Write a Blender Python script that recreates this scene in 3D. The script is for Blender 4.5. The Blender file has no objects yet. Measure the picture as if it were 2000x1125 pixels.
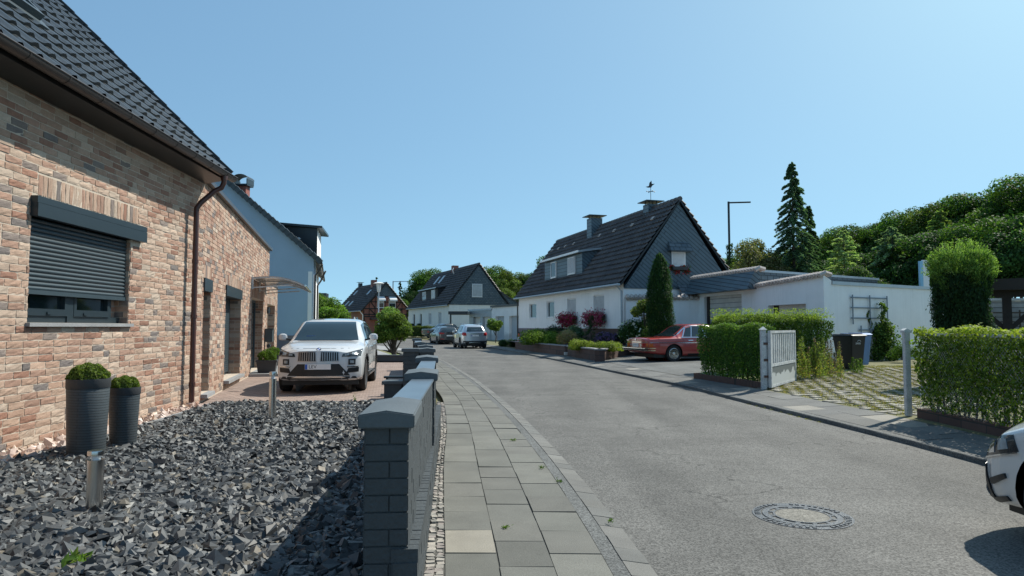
import bpy, bmesh, math, random
import numpy as np
from mathutils import Vector, Matrix
from mathutils.bvhtree import BVHTree
SC = bpy.context.scene
COL = SC.collection
R = math.radians
rng = np.random.default_rng(7)
random.seed(7)
# ---------------------------------------------------------------- camera, sky, sun, exposure
cd = bpy.data.cameras.new('camera'); cam = bpy.data.objects.new('camera', cd); COL.objects.link(cam)
cam.location = (0, 0, 1.45); cam.rotation_euler = (R(90 + 3.27), 0, 0)
cd.lens = 24.0; cd.sensor_width = 36; cd.clip_start = .05; cd.clip_end = 3000
SC.camera = cam
SUN_AZ, SUN_EL = 52.0, 48.0
W = bpy.data.worlds.new('World'); SC.world = W; W.use_nodes = True
nt = W.node_tree; bg = nt.nodes['Background']
sky = nt.nodes.new('ShaderNodeTexSky'); sky.sky_type = 'NISHITA'; sky.sun_disc = False
sky.sun_elevation = R(SUN_EL); sky.sun_rotation = R(SUN_AZ); sky.altitude = 100
sky.air_density = 1.0; sky.dust_density = .6; sky.ozone_density = 2.0
# look a little above the true direction so that the low sky stays a clear summer blue
wtc = nt.nodes.new('ShaderNodeTexCoord'); wsp = nt.nodes.new('ShaderNodeSeparateXYZ'); nt.links.new(wtc.outputs['Generated'], wsp.inputs[0])
wmr = nt.nodes.new('ShaderNodeMapRange'); nt.links.new(wsp.outputs[2], wmr.inputs[0]); wmr.inputs[1].default_value = 0; wmr.inputs[2].default_value = 1; wmr.inputs[3].default_value = .12; wmr.inputs[4].default_value = 1.75
wcb = nt.nodes.new('ShaderNodeCombineXYZ'); nt.links.new(wsp.outputs[0], wcb.inputs[0]); nt.links.new(wsp.outputs[1], wcb.inputs[1]); nt.links.new(wmr.outputs[0], wcb.inputs[2])
wnm = nt.nodes.new('ShaderNodeVectorMath'); wnm.operation = 'NORMALIZE'; nt.links.new(wcb.outputs[0], wnm.inputs[0]); nt.links.new(wnm.outputs[0], sky.inputs[0])
wti = nt.nodes.new('ShaderNodeVectorMath'); wti.operation = 'MULTIPLY'; nt.links.new(sky.outputs[0], wti.inputs[0]); wti.inputs[1].default_value = (.78, .90, .885); # soft shoulder: keeps the sky near the sun from washing out
wg = nt.nodes.new('ShaderNodeVectorMath'); wg.operation = 'MULTIPLY'; nt.links.new(wti.outputs[0], wg.inputs[0]); wg.inputs[1].default_value = (1.58, 1.67, 1.68)
wh = nt.nodes.new('ShaderNodeVectorMath'); wh.operation = 'MULTIPLY_ADD'; nt.links.new(wti.outputs[0], wh.inputs[0]); wh.inputs[1].default_value = (.40, .24, .20); wh.inputs[2].default_value = (1, 1, 1)
wd = nt.nodes.new('ShaderNodeVectorMath'); wd.operation = 'DIVIDE'; nt.links.new(wg.outputs[0], wd.inputs[0]); nt.links.new(wh.outputs[0], wd.inputs[1]); nt.links.new(wd.outputs[0], bg.inputs[0])
bg.inputs[1].default_value = .158
sd = bpy.data.lights.new('sun', 'SUN'); sd.energy = 4.6; sd.angle = R(.5); sd.color = (1, .955, .85)
sun = bpy.data.objects.new('sun', sd); COL.objects.link(sun)
_v = Vector((math.sin(R(SUN_AZ)) * math.cos(R(SUN_EL)), math.cos(R(SUN_AZ)) * math.cos(R(SUN_EL)), math.sin(R(SUN_EL))))
sun.rotation_euler = (-_v).to_track_quat('-Z', 'Y').to_euler(); sun.location = (20, 20, 30)
SC.view_settings.view_transform = 'Standard'; SC.view_settings.look = 'None'
SC.view_settings.exposure = 0.42; SC.view_settings.gamma = 1.0

# ---------------------------------------------------------------- materials
def _new(name):
    m = bpy.data.materials.new(name); m.use_nodes = True
    t = m.node_tree; b = t.nodes['Principled BSDF']
    return m, t, b
def _n(t, kind, **kw):
    n = t.nodes.new(kind)
    for k, v in kw.items():
        if k.startswith('i_'): n.inputs[k[2:].replace('_', ' ')].default_value = v
        else: setattr(n, k, v)
    return n
def c4(c, f=1.0): return (min(c[0] * f, 1), min(c[1] * f, 1), min(c[2] * f, 1), 1)
def pm(name, col, rough=.7, var=.12, scale=3.0, bump=0.0, bscale=60.0, metal=0.0, spec=.5, attr=False, coat=0.0, fine=0.0, dist=.01):
    """plain procedural: noise-varied colour (optionally over the mesh's own 'Col'), fine speckle and bump"""
    m, t, b = _new(name); L = t.links.new
    tc = _n(t, 'ShaderNodeTexCoord')
    no = _n(t, 'ShaderNodeTexNoise', i_Scale=scale, i_Detail=6.0, i_Roughness=.6); L(tc.outputs['Object'], no.inputs['Vector'])
    mr = _n(t, 'ShaderNodeMapRange'); mr.inputs[1].default_value = .3; mr.inputs[2].default_value = .7
    mr.inputs[3].default_value = 1 - var; mr.inputs[4].default_value = 1 + var; L(no.outputs[0], mr.inputs[0])
    val = mr.outputs[0]
    if fine:
        nf = _n(t, 'ShaderNodeTexNoise', i_Scale=bscale, i_Detail=3.0); L(tc.outputs['Object'], nf.inputs['Vector'])
        m2 = _n(t, 'ShaderNodeMapRange'); m2.inputs[1].default_value = .3; m2.inputs[2].default_value = .7
        m2.inputs[3].default_value = 1 - fine; m2.inputs[4].default_value = 1 + fine; L(nf.outputs[0], m2.inputs[0])
        mu = _n(t, 'ShaderNodeMath', operation='MULTIPLY'); L(val, mu.inputs[0]); L(m2.outputs[0], mu.inputs[1]); val = mu.outputs[0]
    vm = _n(t, 'ShaderNodeVectorMath', operation='SCALE')
    if attr:
        at = _n(t, 'ShaderNodeAttribute', attribute_name='Col'); L(at.outputs['Color'], vm.inputs[0])
    else: vm.inputs[0].default_value = col[:3]
    L(val, vm.inputs['Scale']); L(vm.outputs[0], b.inputs['Base Color'])
    b.inputs['Roughness'].default_value = rough; b.inputs['Metallic'].default_value = metal
    b.inputs['Specular IOR Level'].default_value = spec
    if coat: b.inputs['Coat Weight'].default_value = coat; b.inputs['Coat Roughness'].default_value = .04
    if bump:
        nb = _n(t, 'ShaderNodeTexNoise', i_Scale=bscale, i_Detail=4.0); L(tc.outputs['Object'], nb.inputs['Vector'])
        bu = _n(t, 'ShaderNodeBump', i_Strength=bump, i_Distance=dist); L(nb.outputs[0], bu.inputs['Height']); L(bu.outputs[0], b.inputs['Normal'])
    return m
def leafmat(name, trans=.42, rough=.6):
    m, t, b = _new(name); L = t.links.new
    at = _n(t, 'ShaderNodeAttribute', attribute_name='Col')
    L(at.outputs['Color'], b.inputs['Base Color']); b.inputs['Roughness'].default_value = rough; b.inputs['Specular IOR Level'].default_value = .18
    tr = _n(t, 'ShaderNodeBsdfTranslucent')
    g = _n(t, 'ShaderNodeVectorMath', operation='MULTIPLY'); g.inputs[1].default_value = (1.25, 1.35, .6); L(at.outputs['Color'], g.inputs[0]); L(g.outputs[0], tr.inputs[0])
    mx = _n(t, 'ShaderNodeMixShader'); mx.inputs[0].default_value = trans
    L(b.outputs[0], mx.inputs[1]); L(tr.outputs[0], mx.inputs[2]); L(mx.outputs[0], t.nodes['Material Output'].inputs['Surface'])
    return m
def brickmat(name, c1, c2, mortar, bw, bh, ms=.01, axes='xz', rot=0.0, rough=.7, bump=.5, off=.5, var=.15, spec=.4):
    """brick / slate / paver pattern over the object's own coordinates"""
    m, t, b = _new(name); L = t.links.new
    tc = _n(t, 'ShaderNodeTexCoord'); sp = _n(t, 'ShaderNodeSeparateXYZ'); L(tc.outputs['Object'], sp.inputs[0])
    cb = _n(t, 'ShaderNodeCombineXYZ'); ix = 'xyz'.index(axes[0]); iy = 'xyz'.index(axes[1])
    L(sp.outputs[ix], cb.inputs[0]); L(sp.outputs[iy], cb.inputs[1])
    mp = _n(t, 'ShaderNodeMapping'); mp.inputs['Rotation'].default_value = (0, 0, rot); L(cb.outputs[0], mp.inputs[0])
    br = _n(t, 'ShaderNodeTexBrick', offset=off); br.inputs['Scale'].default_value = 1
    br.inputs['Color1'].default_value = c4(c1); br.inputs['Color2'].default_value = c4(c2); br.inputs['Mortar'].default_value = c4(mortar)
    br.inputs['Mortar Size'].default_value = ms; br.inputs['Mortar Smooth'].default_value = .15; br.inputs['Bias'].default_value = 0
    br.inputs['Brick Width'].default_value = bw; br.inputs['Row Height'].default_value = bh; L(mp.outputs[0], br.inputs['Vector'])
    no = _n(t, 'ShaderNodeTexNoise', i_Scale=2.5, i_Detail=8.0, i_Roughness=.7); L(tc.outputs['Object'], no.inputs['Vector'])
    mr = _n(t, 'ShaderNodeMapRange'); mr.inputs[1].default_value = .3; mr.inputs[2].default_value = .7
    mr.inputs[3].default_value = 1 - var; mr.inputs[4].default_value = 1 + var; L(no.outputs[0], mr.inputs[0])
    vm = _n(t, 'ShaderNodeVectorMath', operation='SCALE'); L(br.outputs[0], vm.inputs[0]); L(mr.outputs[0], vm.inputs['Scale']); L(vm.outputs[0], b.inputs['Base Color'])
    b.inputs['Roughness'].default_value = rough; b.inputs['Specular IOR Level'].default_value = spec
    iv = _n(t, 'ShaderNodeMath', operation='SUBTRACT'); iv.inputs[0].default_value = 1; L(br.outputs['Fac'], iv.inputs[1])
    bu = _n(t, 'ShaderNodeBump', i_Strength=bump, i_Distance=.01); L(iv.outputs[0], bu.inputs['Height']); L(bu.outputs[0], b.inputs['Normal'])
    return m
def asphalt(name, base, cracks=True):
    m, t, b = _new(name); L = t.links.new
    tc = _n(t, 'ShaderNodeTexCoord'); O = tc.outputs['Object']
    vo = _n(t, 'ShaderNodeTexVoronoi', i_Scale=95.0); L(O, vo.inputs['Vector'])
    hs = _n(t, 'ShaderNodeSeparateColor'); L(vo.outputs['Color'], hs.inputs[0])
    r1 = _n(t, 'ShaderNodeMapRange'); r1.inputs[3].default_value = .5; r1.inputs[4].default_value = 1.55; L(hs.outputs[0], r1.inputs[0])
    n1 = _n(t, 'ShaderNodeTexNoise', i_Scale=.55, i_Detail=10.0, i_Roughness=.7); L(O, n1.inputs['Vector'])
    r2 = _n(t, 'ShaderNodeMapRange'); r2.inputs[1].default_value = .3; r2.inputs[2].default_value = .7; r2.inputs[3].default_value = .70; r2.inputs[4].default_value = 1.28; L(n1.outputs[0], r2.inputs[0])
    mp = _n(t, 'ShaderNodeMapping'); mp.inputs['Scale'].default_value = (1.0, .09, 1); mp.inputs['Rotation'].default_value = (0, 0, R(4)); L(O, mp.inputs[0])
    n2 = _n(t, 'ShaderNodeTexNoise', i_Scale=1.2, i_Detail=3.0); L(mp.outputs[0], n2.inputs['Vector'])
    r3 = _n(t, 'ShaderNodeMapRange'); r3.inputs[1].default_value = .3; r3.inputs[2].default_value = .7; r3.inputs[3].default_value = .80; r3.inputs[4].default_value = 1.14; L(n2.outputs[0], r3.inputs[0])
    a = _n(t, 'ShaderNodeMath', operation='MULTIPLY'); L(r1.outputs[0], a.inputs[0]); L(r2.outputs[0], a.inputs[1])
    a2 = _n(t, 'ShaderNodeMath', operation='MULTIPLY'); L(a.outputs[0], a2.inputs[0]); L(r3.outputs[0], a2.inputs[1]); val = a2.outputs[0]
    if cracks:
        nd = _n(t, 'ShaderNodeTexNoise', i_Scale=2.2, i_Detail=5.0); L(O, nd.inputs['Vector'])
        vd = _n(t, 'ShaderNodeVectorMath', operation='MULTIPLY_ADD'); L(nd.outputs['Color'], vd.inputs[0]); vd.inputs[1].default_value = (.7, .7, .7); L(O, vd.inputs[2])
        vc = _n(t, 'ShaderNodeTexVoronoi', i_Scale=.42, feature='DISTANCE_TO_EDGE'); L(vd.outputs[0], vc.inputs['Vector'])
        rc = _n(t, 'ShaderNodeMapRange'); rc.inputs[1].default_value = 0; rc.inputs[2].default_value = .006; rc.inputs[3].default_value = .40; rc.inputs[4].default_value = 1; L(vc.outputs[0], rc.inputs[0])
        nm = _n(t, 'ShaderNodeTexNoise', i_Scale=.55, i_Detail=3.0); L(O, nm.inputs['Vector'])
        rm = _n(t, 'ShaderNodeMapRange'); rm.inputs[1].default_value = .46; rm.inputs[2].default_value = .50; L(nm.outputs[0], rm.inputs[0])
        mxm = _n(t, 'ShaderNodeMix'); mxm.data_type = 'FLOAT'; L(rm.outputs[0], mxm.inputs[0]); mxm.inputs[2].default_value = 1; L(rc.outputs[0], mxm.inputs[3])
        a3 = _n(t, 'ShaderNodeMath', operation='MULTIPLY'); L(val, a3.inputs[0]); L(mxm.outputs[0], a3.inputs[1]); val = a3.outputs[0]
    vm = _n(t, 'ShaderNodeVectorMath', operation='SCALE'); vm.inputs[0].default_value = base; L(val, vm.inputs['Scale']); L(vm.outputs[0], b.inputs['Base Color'])
    b.inputs['Roughness'].default_value = .85; b.inputs['Specular IOR Level'].default_value = .35
    bu = _n(t, 'ShaderNodeBump', i_Strength=.5, i_Distance=.004); L(vo.outputs['Distance'], bu.inputs['Height']); L(bu.outputs[0], b.inputs['Normal'])
    return m
M = {}
M['leaf'] = leafmat('leaf_green'); M['leafdark'] = leafmat('leaf_conifer', .45, .6); M['petal'] = leafmat('petal', .25, .6)
M['brick'] = pm('brick_faces', (1, 1, 1), .85, .1, 9, .5, 70, attr=True, fine=.12, dist=.006)
M['mortar'] = pm('mortar', (.50, .42, .34), .9, .12, 4, .5, 120)
M['reveal'] = brickmat('brick_reveal', (.30, .15, .10), (.38, .26, .20), (.34, .28, .23), .25, .083, .01, 'yz')
M['anth'] = pm('anthracite_metal', (.018, .030, .038), .38, .06, 2, spec=.5)
M['anth2'] = pm('anthracite_slats', (.038, .058, .070), .42, .06, 2)
M['black'] = pm('black_soffit', (.008, .010, .012), .4, .2, 1.0)
M['blackp'] = pm('black_plastic', (.014, .015, .016), .5, .15, 6, .15, 200)
M['rubber'] = pm('tyre_rubber', (.018, .018, .018), .85, .2, 8, .3, 90)
M['glass'] = pm('window_glass', (.012, .020, .024), .04, .25, 1.5, spec=.8)
M['carglass'] = pm('car_glass', (.014, .026, .030), .03, .2, 2, spec=1.0); M['carglass'].node_tree.nodes['Principled BSDF'].inputs['IOR'].default_value = 1.5
def render_wall(name, col):
    m = pm(name, col, .9, .05, 1.2, .3, 70); t = m.node_tree; b = t.nodes['Principled BSDF']; L = t.links.new; src = b.inputs['Base Color'].links[0].from_socket
    tc = _n(t, 'ShaderNodeTexCoord'); mp = _n(t, 'ShaderNodeMapping'); mp.inputs['Scale'].default_value = (5, 5, .35); L(tc.outputs['Object'], mp.inputs[0]); no = _n(t, 'ShaderNodeTexNoise', i_Scale=1.3, i_Detail=6.0, i_Roughness=.7); L(mp.outputs[0], no.inputs['Vector'])
    r = _n(t, 'ShaderNodeMapRange'); r.inputs[1].default_value = .52; r.inputs[2].default_value = .75; r.inputs[3].default_value = 1; r.inputs[4].default_value = .90; L(no.outputs[0], r.inputs[0])
    sp = _n(t, 'ShaderNodeSeparateXYZ'); L(tc.outputs['Object'], sp.inputs[0]); n2 = _n(t, 'ShaderNodeTexNoise', i_Scale=4.0, i_Detail=6.0); L(tc.outputs['Object'], n2.inputs['Vector'])
    ad = _n(t, 'ShaderNodeMath', operation='MULTIPLY_ADD'); L(n2.outputs[0], ad.inputs[0]); ad.inputs[1].default_value = -.5; L(sp.outputs[2], ad.inputs[2]); r2 = _n(t, 'ShaderNodeMapRange'); r2.inputs[1].default_value = .1; r2.inputs[2].default_value = .45; r2.inputs[3].default_value = .68; r2.inputs[4].default_value = 1; L(ad.outputs[0], r2.inputs[0])
    mu = _n(t, 'ShaderNodeMath', operation='MULTIPLY'); L(r.outputs[0], mu.inputs[0]); L(r2.outputs[0], mu.inputs[1]); v = _n(t, 'ShaderNodeVectorMath', operation='SCALE'); L(src, v.inputs[0]); L(mu.outputs[0], v.inputs['Scale']); L(v.outputs[0], b.inputs['Base Color']); return m
M['white'] = render_wall('white_render', (.87, .87, .86))
M['cream'] = render_wall('cream_render', (.82, .79, .74))
M['bluer'] = pm('pale_blue_render', (.33, .44, .56), .9, .05, .8, .3, 110)
M['purple'] = pm('mauve_plinth', (.20, .17, .19), .9, .1, 2, .3, 80)
M['yellow'] = pm('yellow_render', (.72, .66, .36), .9, .05, 1)
M['wframe'] = pm('white_pvc', (.80, .80, .80), .35, .03, 3)
M['shut'] = brickmat('roller_shutter', (.50, .52, .54), (.47, .49, .51), (.22, .23, .25), 9.0, .055, .006, 'xz', rough=.5, bump=.6)
M['shutw'] = brickmat('roller_shutter_white', (.74, .74, .73), (.72, .72, .71), (.35, .35, .36), 9.0, .055, .006, 'xz', rough=.5, bump=.6)
M['gdoor'] = brickmat('garage_door_boards', (.62, .60, .55), (.58, .56, .52), (.16, .15, .14), 9.0, .21, .012, 'xz', rough=.5, bump=.7, off=0)
M['gdoor2'] = pm('grey_garage_door', (.42, .46, .50), .5, .06, 2)
M['tile1'] = pm('glazed_black_tile', (.032, .038, .042), .33, .3, 3.5, .2, 60, spec=.6)
M['tile2'] = pm('brown_black_tile', (.085, .075, .072), .5, .4, 1.8, .3, 30, fine=.25)
M['tilecap'] = pm('grey_cap_tile', (.46, .40, .36), .75, .25, 3, .2, 40)
M['slate'] = brickmat('slate_diagonal', (.082, .122, .150), (.096, .138, .165), (.016, .024, .030), 4.0, .17, .016, 'xz', R(38), .42, .9, spec=.5)
M['slate2'] = brickmat('slate_rows', (.075, .105, .130), (.12, .15, .17), (.022, .030, .036), .34, .20, .016, 'xz', 0, .5, .9)
M['zinc'] = pm('zinc', (.42, .46, .49), .42, .1, 3, metal=.35)
M['brownpipe'] = pm('brown_pipe', (.075, .030, .024), .35, .1, 2)
M['graygutter'] = pm('dark_gutter', (.040, .034, .032), .4, .15, 2)
M['conc'] = pm('concrete_grey', (.26, .265, .27), .85, .14, 3, .4, 60, fine=.1)
M['coping'] = pm('painted_coping', (.088, .104, .112), .6, .12, 3, .25, 50, fine=.06)
M['sheet'] = pm('coping_sheet', (.15, .19, .225), .35, .1, 3, metal=.4)
M['fbrick'] = pm('painted_block', (.046, .055, .060), .62, .14, 4, .5, 45, attr=False, fine=.08)
M['asph'] = asphalt('asphalt_road', (.116, .113, .105))
M['asph2'] = asphalt('asphalt_old', (.115, .118, .114), False)
M['slab'] = pm('pavement_slab', (1, 1, 1), .85, .14, 2.5, .5, 160, attr=True, fine=.22, dist=.004)
M['joint'] = pm('joint_dirt', (.085, .082, .072), .95, .3, 20, .5, 100)
M['paver'] = brickmat('red_pavers', (.27, .195, .165), (.35, .265, .225), (.12, .10, .085), .2, .1, .010, 'xy', R(8), .85, .6, var=.2)
M['soil'] = pm('soil', (.07, .055, .04), .95, .4, 4, .6, 30)
M['land'] = pm('ground_grass', (.13, .125, .055), .95, .35, .6, .5, 20, fine=.3)
M['lawn'] = pm('lawn', (.16, .21, .05), .95, .3, 1.5, .5, 60, fine=.3)
M['chip'] = pm('slate_chip', (1, 1, 1), .55, .15, 40, attr=True, spec=.45)
M['steel'] = pm('brushed_steel', (.60, .60, .59), .22, .06, 4, metal=1)
M['chrome'] = pm('chrome', (.75, .76, .78), .10, .03, 4, metal=1)
M['alloy'] = pm('alloy_rim', (.42, .42, .43), .3, .05, 4, metal=.8)
M['pot'] = brickmat('dark_wavy_pot', (.052, .064, .072), (.060, .072, .080), (.032, .040, .044), 3, .028, .004, 'xz', R(2), .5, .9)
M['potp'] = pm('planter_dark', (.035, .038, .042), .6, .1, 4, .2, 60)
M['wood'] = pm('dark_brown_beam', (.022, .014, .011), .6, .3, 5, .4, 40)
M['woodg'] = brickmat('grey_boards', (.30, .31, .31), (.38, .385, .38), (.03, .03, .03), 2.4, .14, .008, 'xz', 0, .8, .8, var=.3)
M['bark'] = pm('bark', (.075, .060, .048), .9, .35, 6, .8, 25)
M['gatew'] = pm('weathered_pale_paint', (.50, .52, .52), .75, .25, 6, .4, 50, fine=.2)
M['trellis'] = pm('grey_lath', (.20, .24, .28), .7, .15, 5)
M['redstone'] = brickmat('brown_kerb_brick', (.10, .062, .052), (.13, .08, .065), (.05, .045, .04), .5, .24, .01, 'xz', 0, .85, .5)
M['silverp'] = pm('silver_paint', (.56, .60, .64), .25, .02, 1, metal=.55, coat=1)
M['whitep'] = pm('white_paint', (.60, .61, .61), .25, .02, 1, coat=1)
M['redp'] = pm('maroon_paint', (.36, .040, .034), .28, .08, 1, coat=1)
M['darkp'] = pm('dark_paint', (.020, .026, .032), .2, .05, 1, coat=1)
M['gblackp'] = pm('grey_black_paint', (.045, .050, .055), .22, .05, 1, coat=1)
M['lens'] = pm('lamp_lens', (.30, .34, .36), .06, .4, 14, spec=.9)
M['lensdk'] = pm('lamp_lens_dark', (.035, .035, .035), .06, .4, 14, spec=.9)
M['lensred'] = pm('lamp_lens_red', (.38, .012, .014), .12, .3, 10, spec=.7)
M['lensor'] = pm('lamp_lens_orange', (.50, .10, .02), .15, .2, 10)
M['platew'] = pm('plate_white', (.78, .78, .76), .4, .03, 4)
M['ink'] = pm('lettering_black', (.01, .01, .012), .5, 0, 1)
M['blue'] = pm('plate_blue', (.02, .10, .45), .4, 0, 1)
M['binblack'] = pm('bin_black', (.012, .013, .015), .45, .2, 5, .2, 80)
M['binblue'] = pm('bin_blue', (.10, .22, .46), .5, .12, 5, .2, 80)
M['bintext'] = pm('bin_lettering', (.62, .66, .68), .5, 0, 1)
M['iron'] = pm('cast_iron', (.105, .11, .115), .45, .2, 12, .5, 80, metal=.3)
M['mconc'] = pm('lid_concrete', (.19, .18, .155), .9, .3, 20, .7, 90, fine=.4)
M['redbr'] = brickmat('red_infill_brick', (.27, .07, .05), (.34, .10, .07), (.24, .16, .13), .25, .083, .012, 'xz')
M['timber'] = pm('black_timber', (.014, .013, .013), .7, .2, 3)
M['orange'] = pm('red_stripe', (.55, .04, .03), .5, .1, 3)
M['brass'] = pm('brass_plate', (.34, .22, .10), .5, .2, 5)
M['acryl'] = pm('grey_acrylic', (.33, .32, .31), .15, .05, 2, spec=.7)
M['lampw'] = pm('opal_lamp', (.70, .72, .73), .35, .05, 2)
M['pool'] = pm('pale_blue_board', (.25, .50, .68), .4, .08, 2)

# ---------------------------------------------------------------- mesh helpers
def mk(name, V, F, mat=None, parent=None, smooth=False, colv=None):
    me = bpy.data.meshes.new(name)
    V = np.asarray(V, dtype=np.float32)
    if isinstance(F, np.ndarray) and F.ndim == 2:
        n, k = F.shape
        me.vertices.add(len(V)); me.vertices.foreach_set('co', V.ravel())
        me.loops.add(n * k); me.loops.foreach_set('vertex_index', F.astype(np.int32).ravel())
        me.polygons.add(n); me.polygons.foreach_set('loop_start', np.arange(0, n * k, k, dtype=np.int32))
        try: me.polygons.foreach_set('loop_total', np.full(n, k, dtype=np.int32))
        except Exception: pass
        me.update(calc_edges=True); me.validate()
    else:
        me.from_pydata([tuple(map(float, v)) for v in V], [], [list(map(int, f)) for f in F]); me.update()
    me.polygons.foreach_set('use_smooth', np.full(len(me.polygons), bool(smooth)))
    if colv is not None:
        a = me.attributes.new('Col', 'FLOAT_COLOR', 'POINT')
        c = np.ones((len(V), 4), dtype=np.float32); c[:, :3] = colv; a.data.foreach_set('color', c.ravel())
    if mat: me.materials.append(mat)
    o = bpy.data.objects.new(name, me); COL.objects.link(o)
    if parent: o.parent = parent
    return o
class MB:
    """collects shapes; build() links them as ONE mesh object"""
    def __init__(s): s.V = []; s.F = []; s.C = []; s.c = None
    def add(s, V, F, M4=None):
        b = len(s.V)
        for v in V:
            v = Vector(v)
            if M4 is not None: v = M4 @ v
            s.V.append(tuple(v)); s.C.append(s.c or (1, 1, 1))
        for f in F: s.F.append([i + b for i in f])
        return s
    def box(s, x0, x1, y0, y1, z0, z1, M4=None):
        V = [(x0, y0, z0), (x1, y0, z0), (x1, y1, z0), (x0, y1, z0), (x0, y0, z1), (x1, y0, z1), (x1, y1, z1), (x0, y1, z1)]
        return s.add(V, [(0, 3, 2, 1), (4, 5, 6, 7), (0, 1, 5, 4), (1, 2, 6, 5), (2, 3, 7, 6), (3, 0, 4, 7)], M4)
    def frus(s, b, t, z0, z1, M4=None):
        """box with different bottom (x0,x1,y0,y1) and top rectangles"""
        V = [(b[0], b[2], z0), (b[1], b[2], z0), (b[1], b[3], z0), (b[0], b[3], z0), (t[0], t[2], z1), (t[1], t[2], z1), (t[1], t[3], z1), (t[0], t[3], z1)]
        return s.add(V, [(0, 3, 2, 1), (4, 5, 6, 7), (0, 1, 5, 4), (1, 2, 6, 5), (2, 3, 7, 6), (3, 0, 4, 7)], M4)
    def bar(s, a, b, w, h=None, M4=None):
        """square bar from a to b"""
        a = Vector(a); b = Vector(b); h = h or w; d = (b - a).normalized()
        up = Vector((0, 0, 1)) if abs(d.z) < .95 else Vector((0, 1, 0))
        r = d.cross(up).normalized(); u = r.cross(d)
        V = [p + r * sx * w / 2 + u * sz * h / 2 for p in (a, b) for sx, sz in ((-1, -1), (1, -1), (1, 1), (-1, 1))]
        return s.add(V, [(0, 1, 2, 3), (7, 6, 5, 4), (0, 4, 5, 1), (1, 5, 6, 2), (2, 6, 7, 3), (3, 7, 4, 0)], M4)
    def tube(s, pts, r, n=8, M4=None, caps=True):
        pts = [Vector(p) for p in pts]; rs = r if hasattr(r, '__len__') else [r] * len(pts)
        V = []; F = []; pr = None
        for i, p in enumerate(pts):
            d = (pts[min(i + 1, len(pts) - 1)] - pts[max(i - 1, 0)]).normalized()
            if pr is None:
                up = Vector((0, 0, 1)) if abs(d.z) < .9 else Vector((1, 0, 0)); pr = d.cross(up).normalized()
            else: pr = (pr - d * pr.dot(d)).normalized()
            u = pr.cross(d)
            for k in range(n):
                a = 2 * math.pi * k / n; V.append(p + (pr * math.cos(a) + u * math.sin(a)) * rs[i])
        for i in range(len(pts) - 1):
            for k in range(n):
                k2 = (k + 1) % n; F.append((i * n + k, i * n + k2, (i + 1) * n + k2, (i + 1) * n + k))
        if caps: F.append(tuple(range(n))[::-1]); F.append(tuple(range((len(pts) - 1) * n, len(pts) * n)))
        return s.add(V, F, M4)
    def lathe(s, prof, n=24, M4=None):
        """profile of (r, z), turned about z"""
        V = []; F = []
        for r, z in prof:
            for k in range(n):
                a = 2 * math.pi * k / n; V.append((r * math.cos(a), r * math.sin(a), z))
        for i in range(len(prof) - 1):
            for k in range(n):
                k2 = (k + 1) % n; F.append((i * n + k, i * n + k2, (i + 1) * n + k2, (i + 1) * n + k))
        F.append(tuple(range(n))[::-1]); F.append(tuple(range((len(prof) - 1) * n, len(prof) * n)))
        return s.add(V, F, M4)
    def prism(s, poly, d, M4=None):
        """polygon in xz, extruded along y from d[0] to d[1]"""
        n = len(poly); V = [(x, d[0], z) for x, z in poly] + [(x, d[1], z) for x, z in poly]
        F = [tuple(range(n)), tuple(range(n, 2 * n))[::-1]] + [(i, i + n, (i + 1) % n + n, (i + 1) % n) for i in range(n)]
        return s.add(V, F, M4)
    def build(s, name, mat, parent=None, smooth=False, world=False, bevel=0):
        V = np.array(s.V, dtype=np.float32).reshape(-1, 3)
        if world and parent is not None:
            V = V - np.array(parent.location, dtype=np.float32)
        o = mk(name, V, s.F, mat, parent, smooth, np.array(s.C) if s.c else None)
        if smooth or bevel:
            bm = bmesh.new(); bm.from_mesh(o.data)
            if bevel:
                bmesh.ops.bevel(bm, geom=[e for e in bm.edges if len(e.link_faces) == 2 and e.calc_face_angle(0) > .6], offset=bevel, segments=2, affect='EDGES')
            bm.normal_update()
            for e in bm.edges:
                if len(e.link_faces) == 2 and e.calc_face_angle(0) > .7: e.smooth = False
            for f in bm.faces: f.smooth = True
            bm.to_mesh(o.data); bm.free()
        return o
def tag(o, label=None, cat=None, group=None, kind=None):
    if label: o['label'] = label
    if cat: o['category'] = cat
    if group: o['group'] = group
    if kind: o['kind'] = kind
    return o
def thing(name, label, cat, loc=(0, 0, 0), rz=0.0, group=None):
    o = bpy.data.objects.new(name, None); COL.objects.link(o); o.empty_display_size = .2
    o.location = loc; o.rotation_euler = (0, 0, rz)
    return tag(o, label, cat, group)
def struct(o): o['kind'] = 'structure'; return o
KIDS = {}
def copy_tree(o, loc=None, rz=None, scale=None, label=None, group=None, parent=None):
    c = o.copy(); COL.objects.link(c); c.parent = parent
    for ch in [x for x in SC.objects if x.parent == o]: copy_tree(ch, parent=c)
    if loc is not None: c.location = loc
    if rz is not None: c.rotation_euler = (0, 0, rz)
    if scale is not None: c.scale = scale if hasattr(scale, '__len__') else (scale,) * 3
    return tag(c, label, None, group)
def text_obj(name, s, size, mat, parent, M4, ext=.002):
    cu = bpy.data.curves.new(name, 'FONT'); cu.body = s; cu.size = size; cu.align_x = 'CENTER'; cu.align_y = 'CENTER'; cu.extrude = ext
    t = bpy.data.objects.new('tmp', cu); COL.objects.link(t)
    bpy.context.view_layer.update()
    me = bpy.data.meshes.new_from_object(t); bpy.data.objects.remove(t)
    me.transform(M4); me.materials.clear(); me.materials.append(mat)
    o = bpy.data.objects.new(name, me); COL.objects.link(o); o.parent = parent
    return o
def basis(o, x, y, z):
    m = Matrix.Identity(4)
    for i, v in enumerate((x, y, z)):
        v = Vector(v).normalized(); m[0][i], m[1][i], m[2][i] = v
    m.translation = Vector(o); return m

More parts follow.
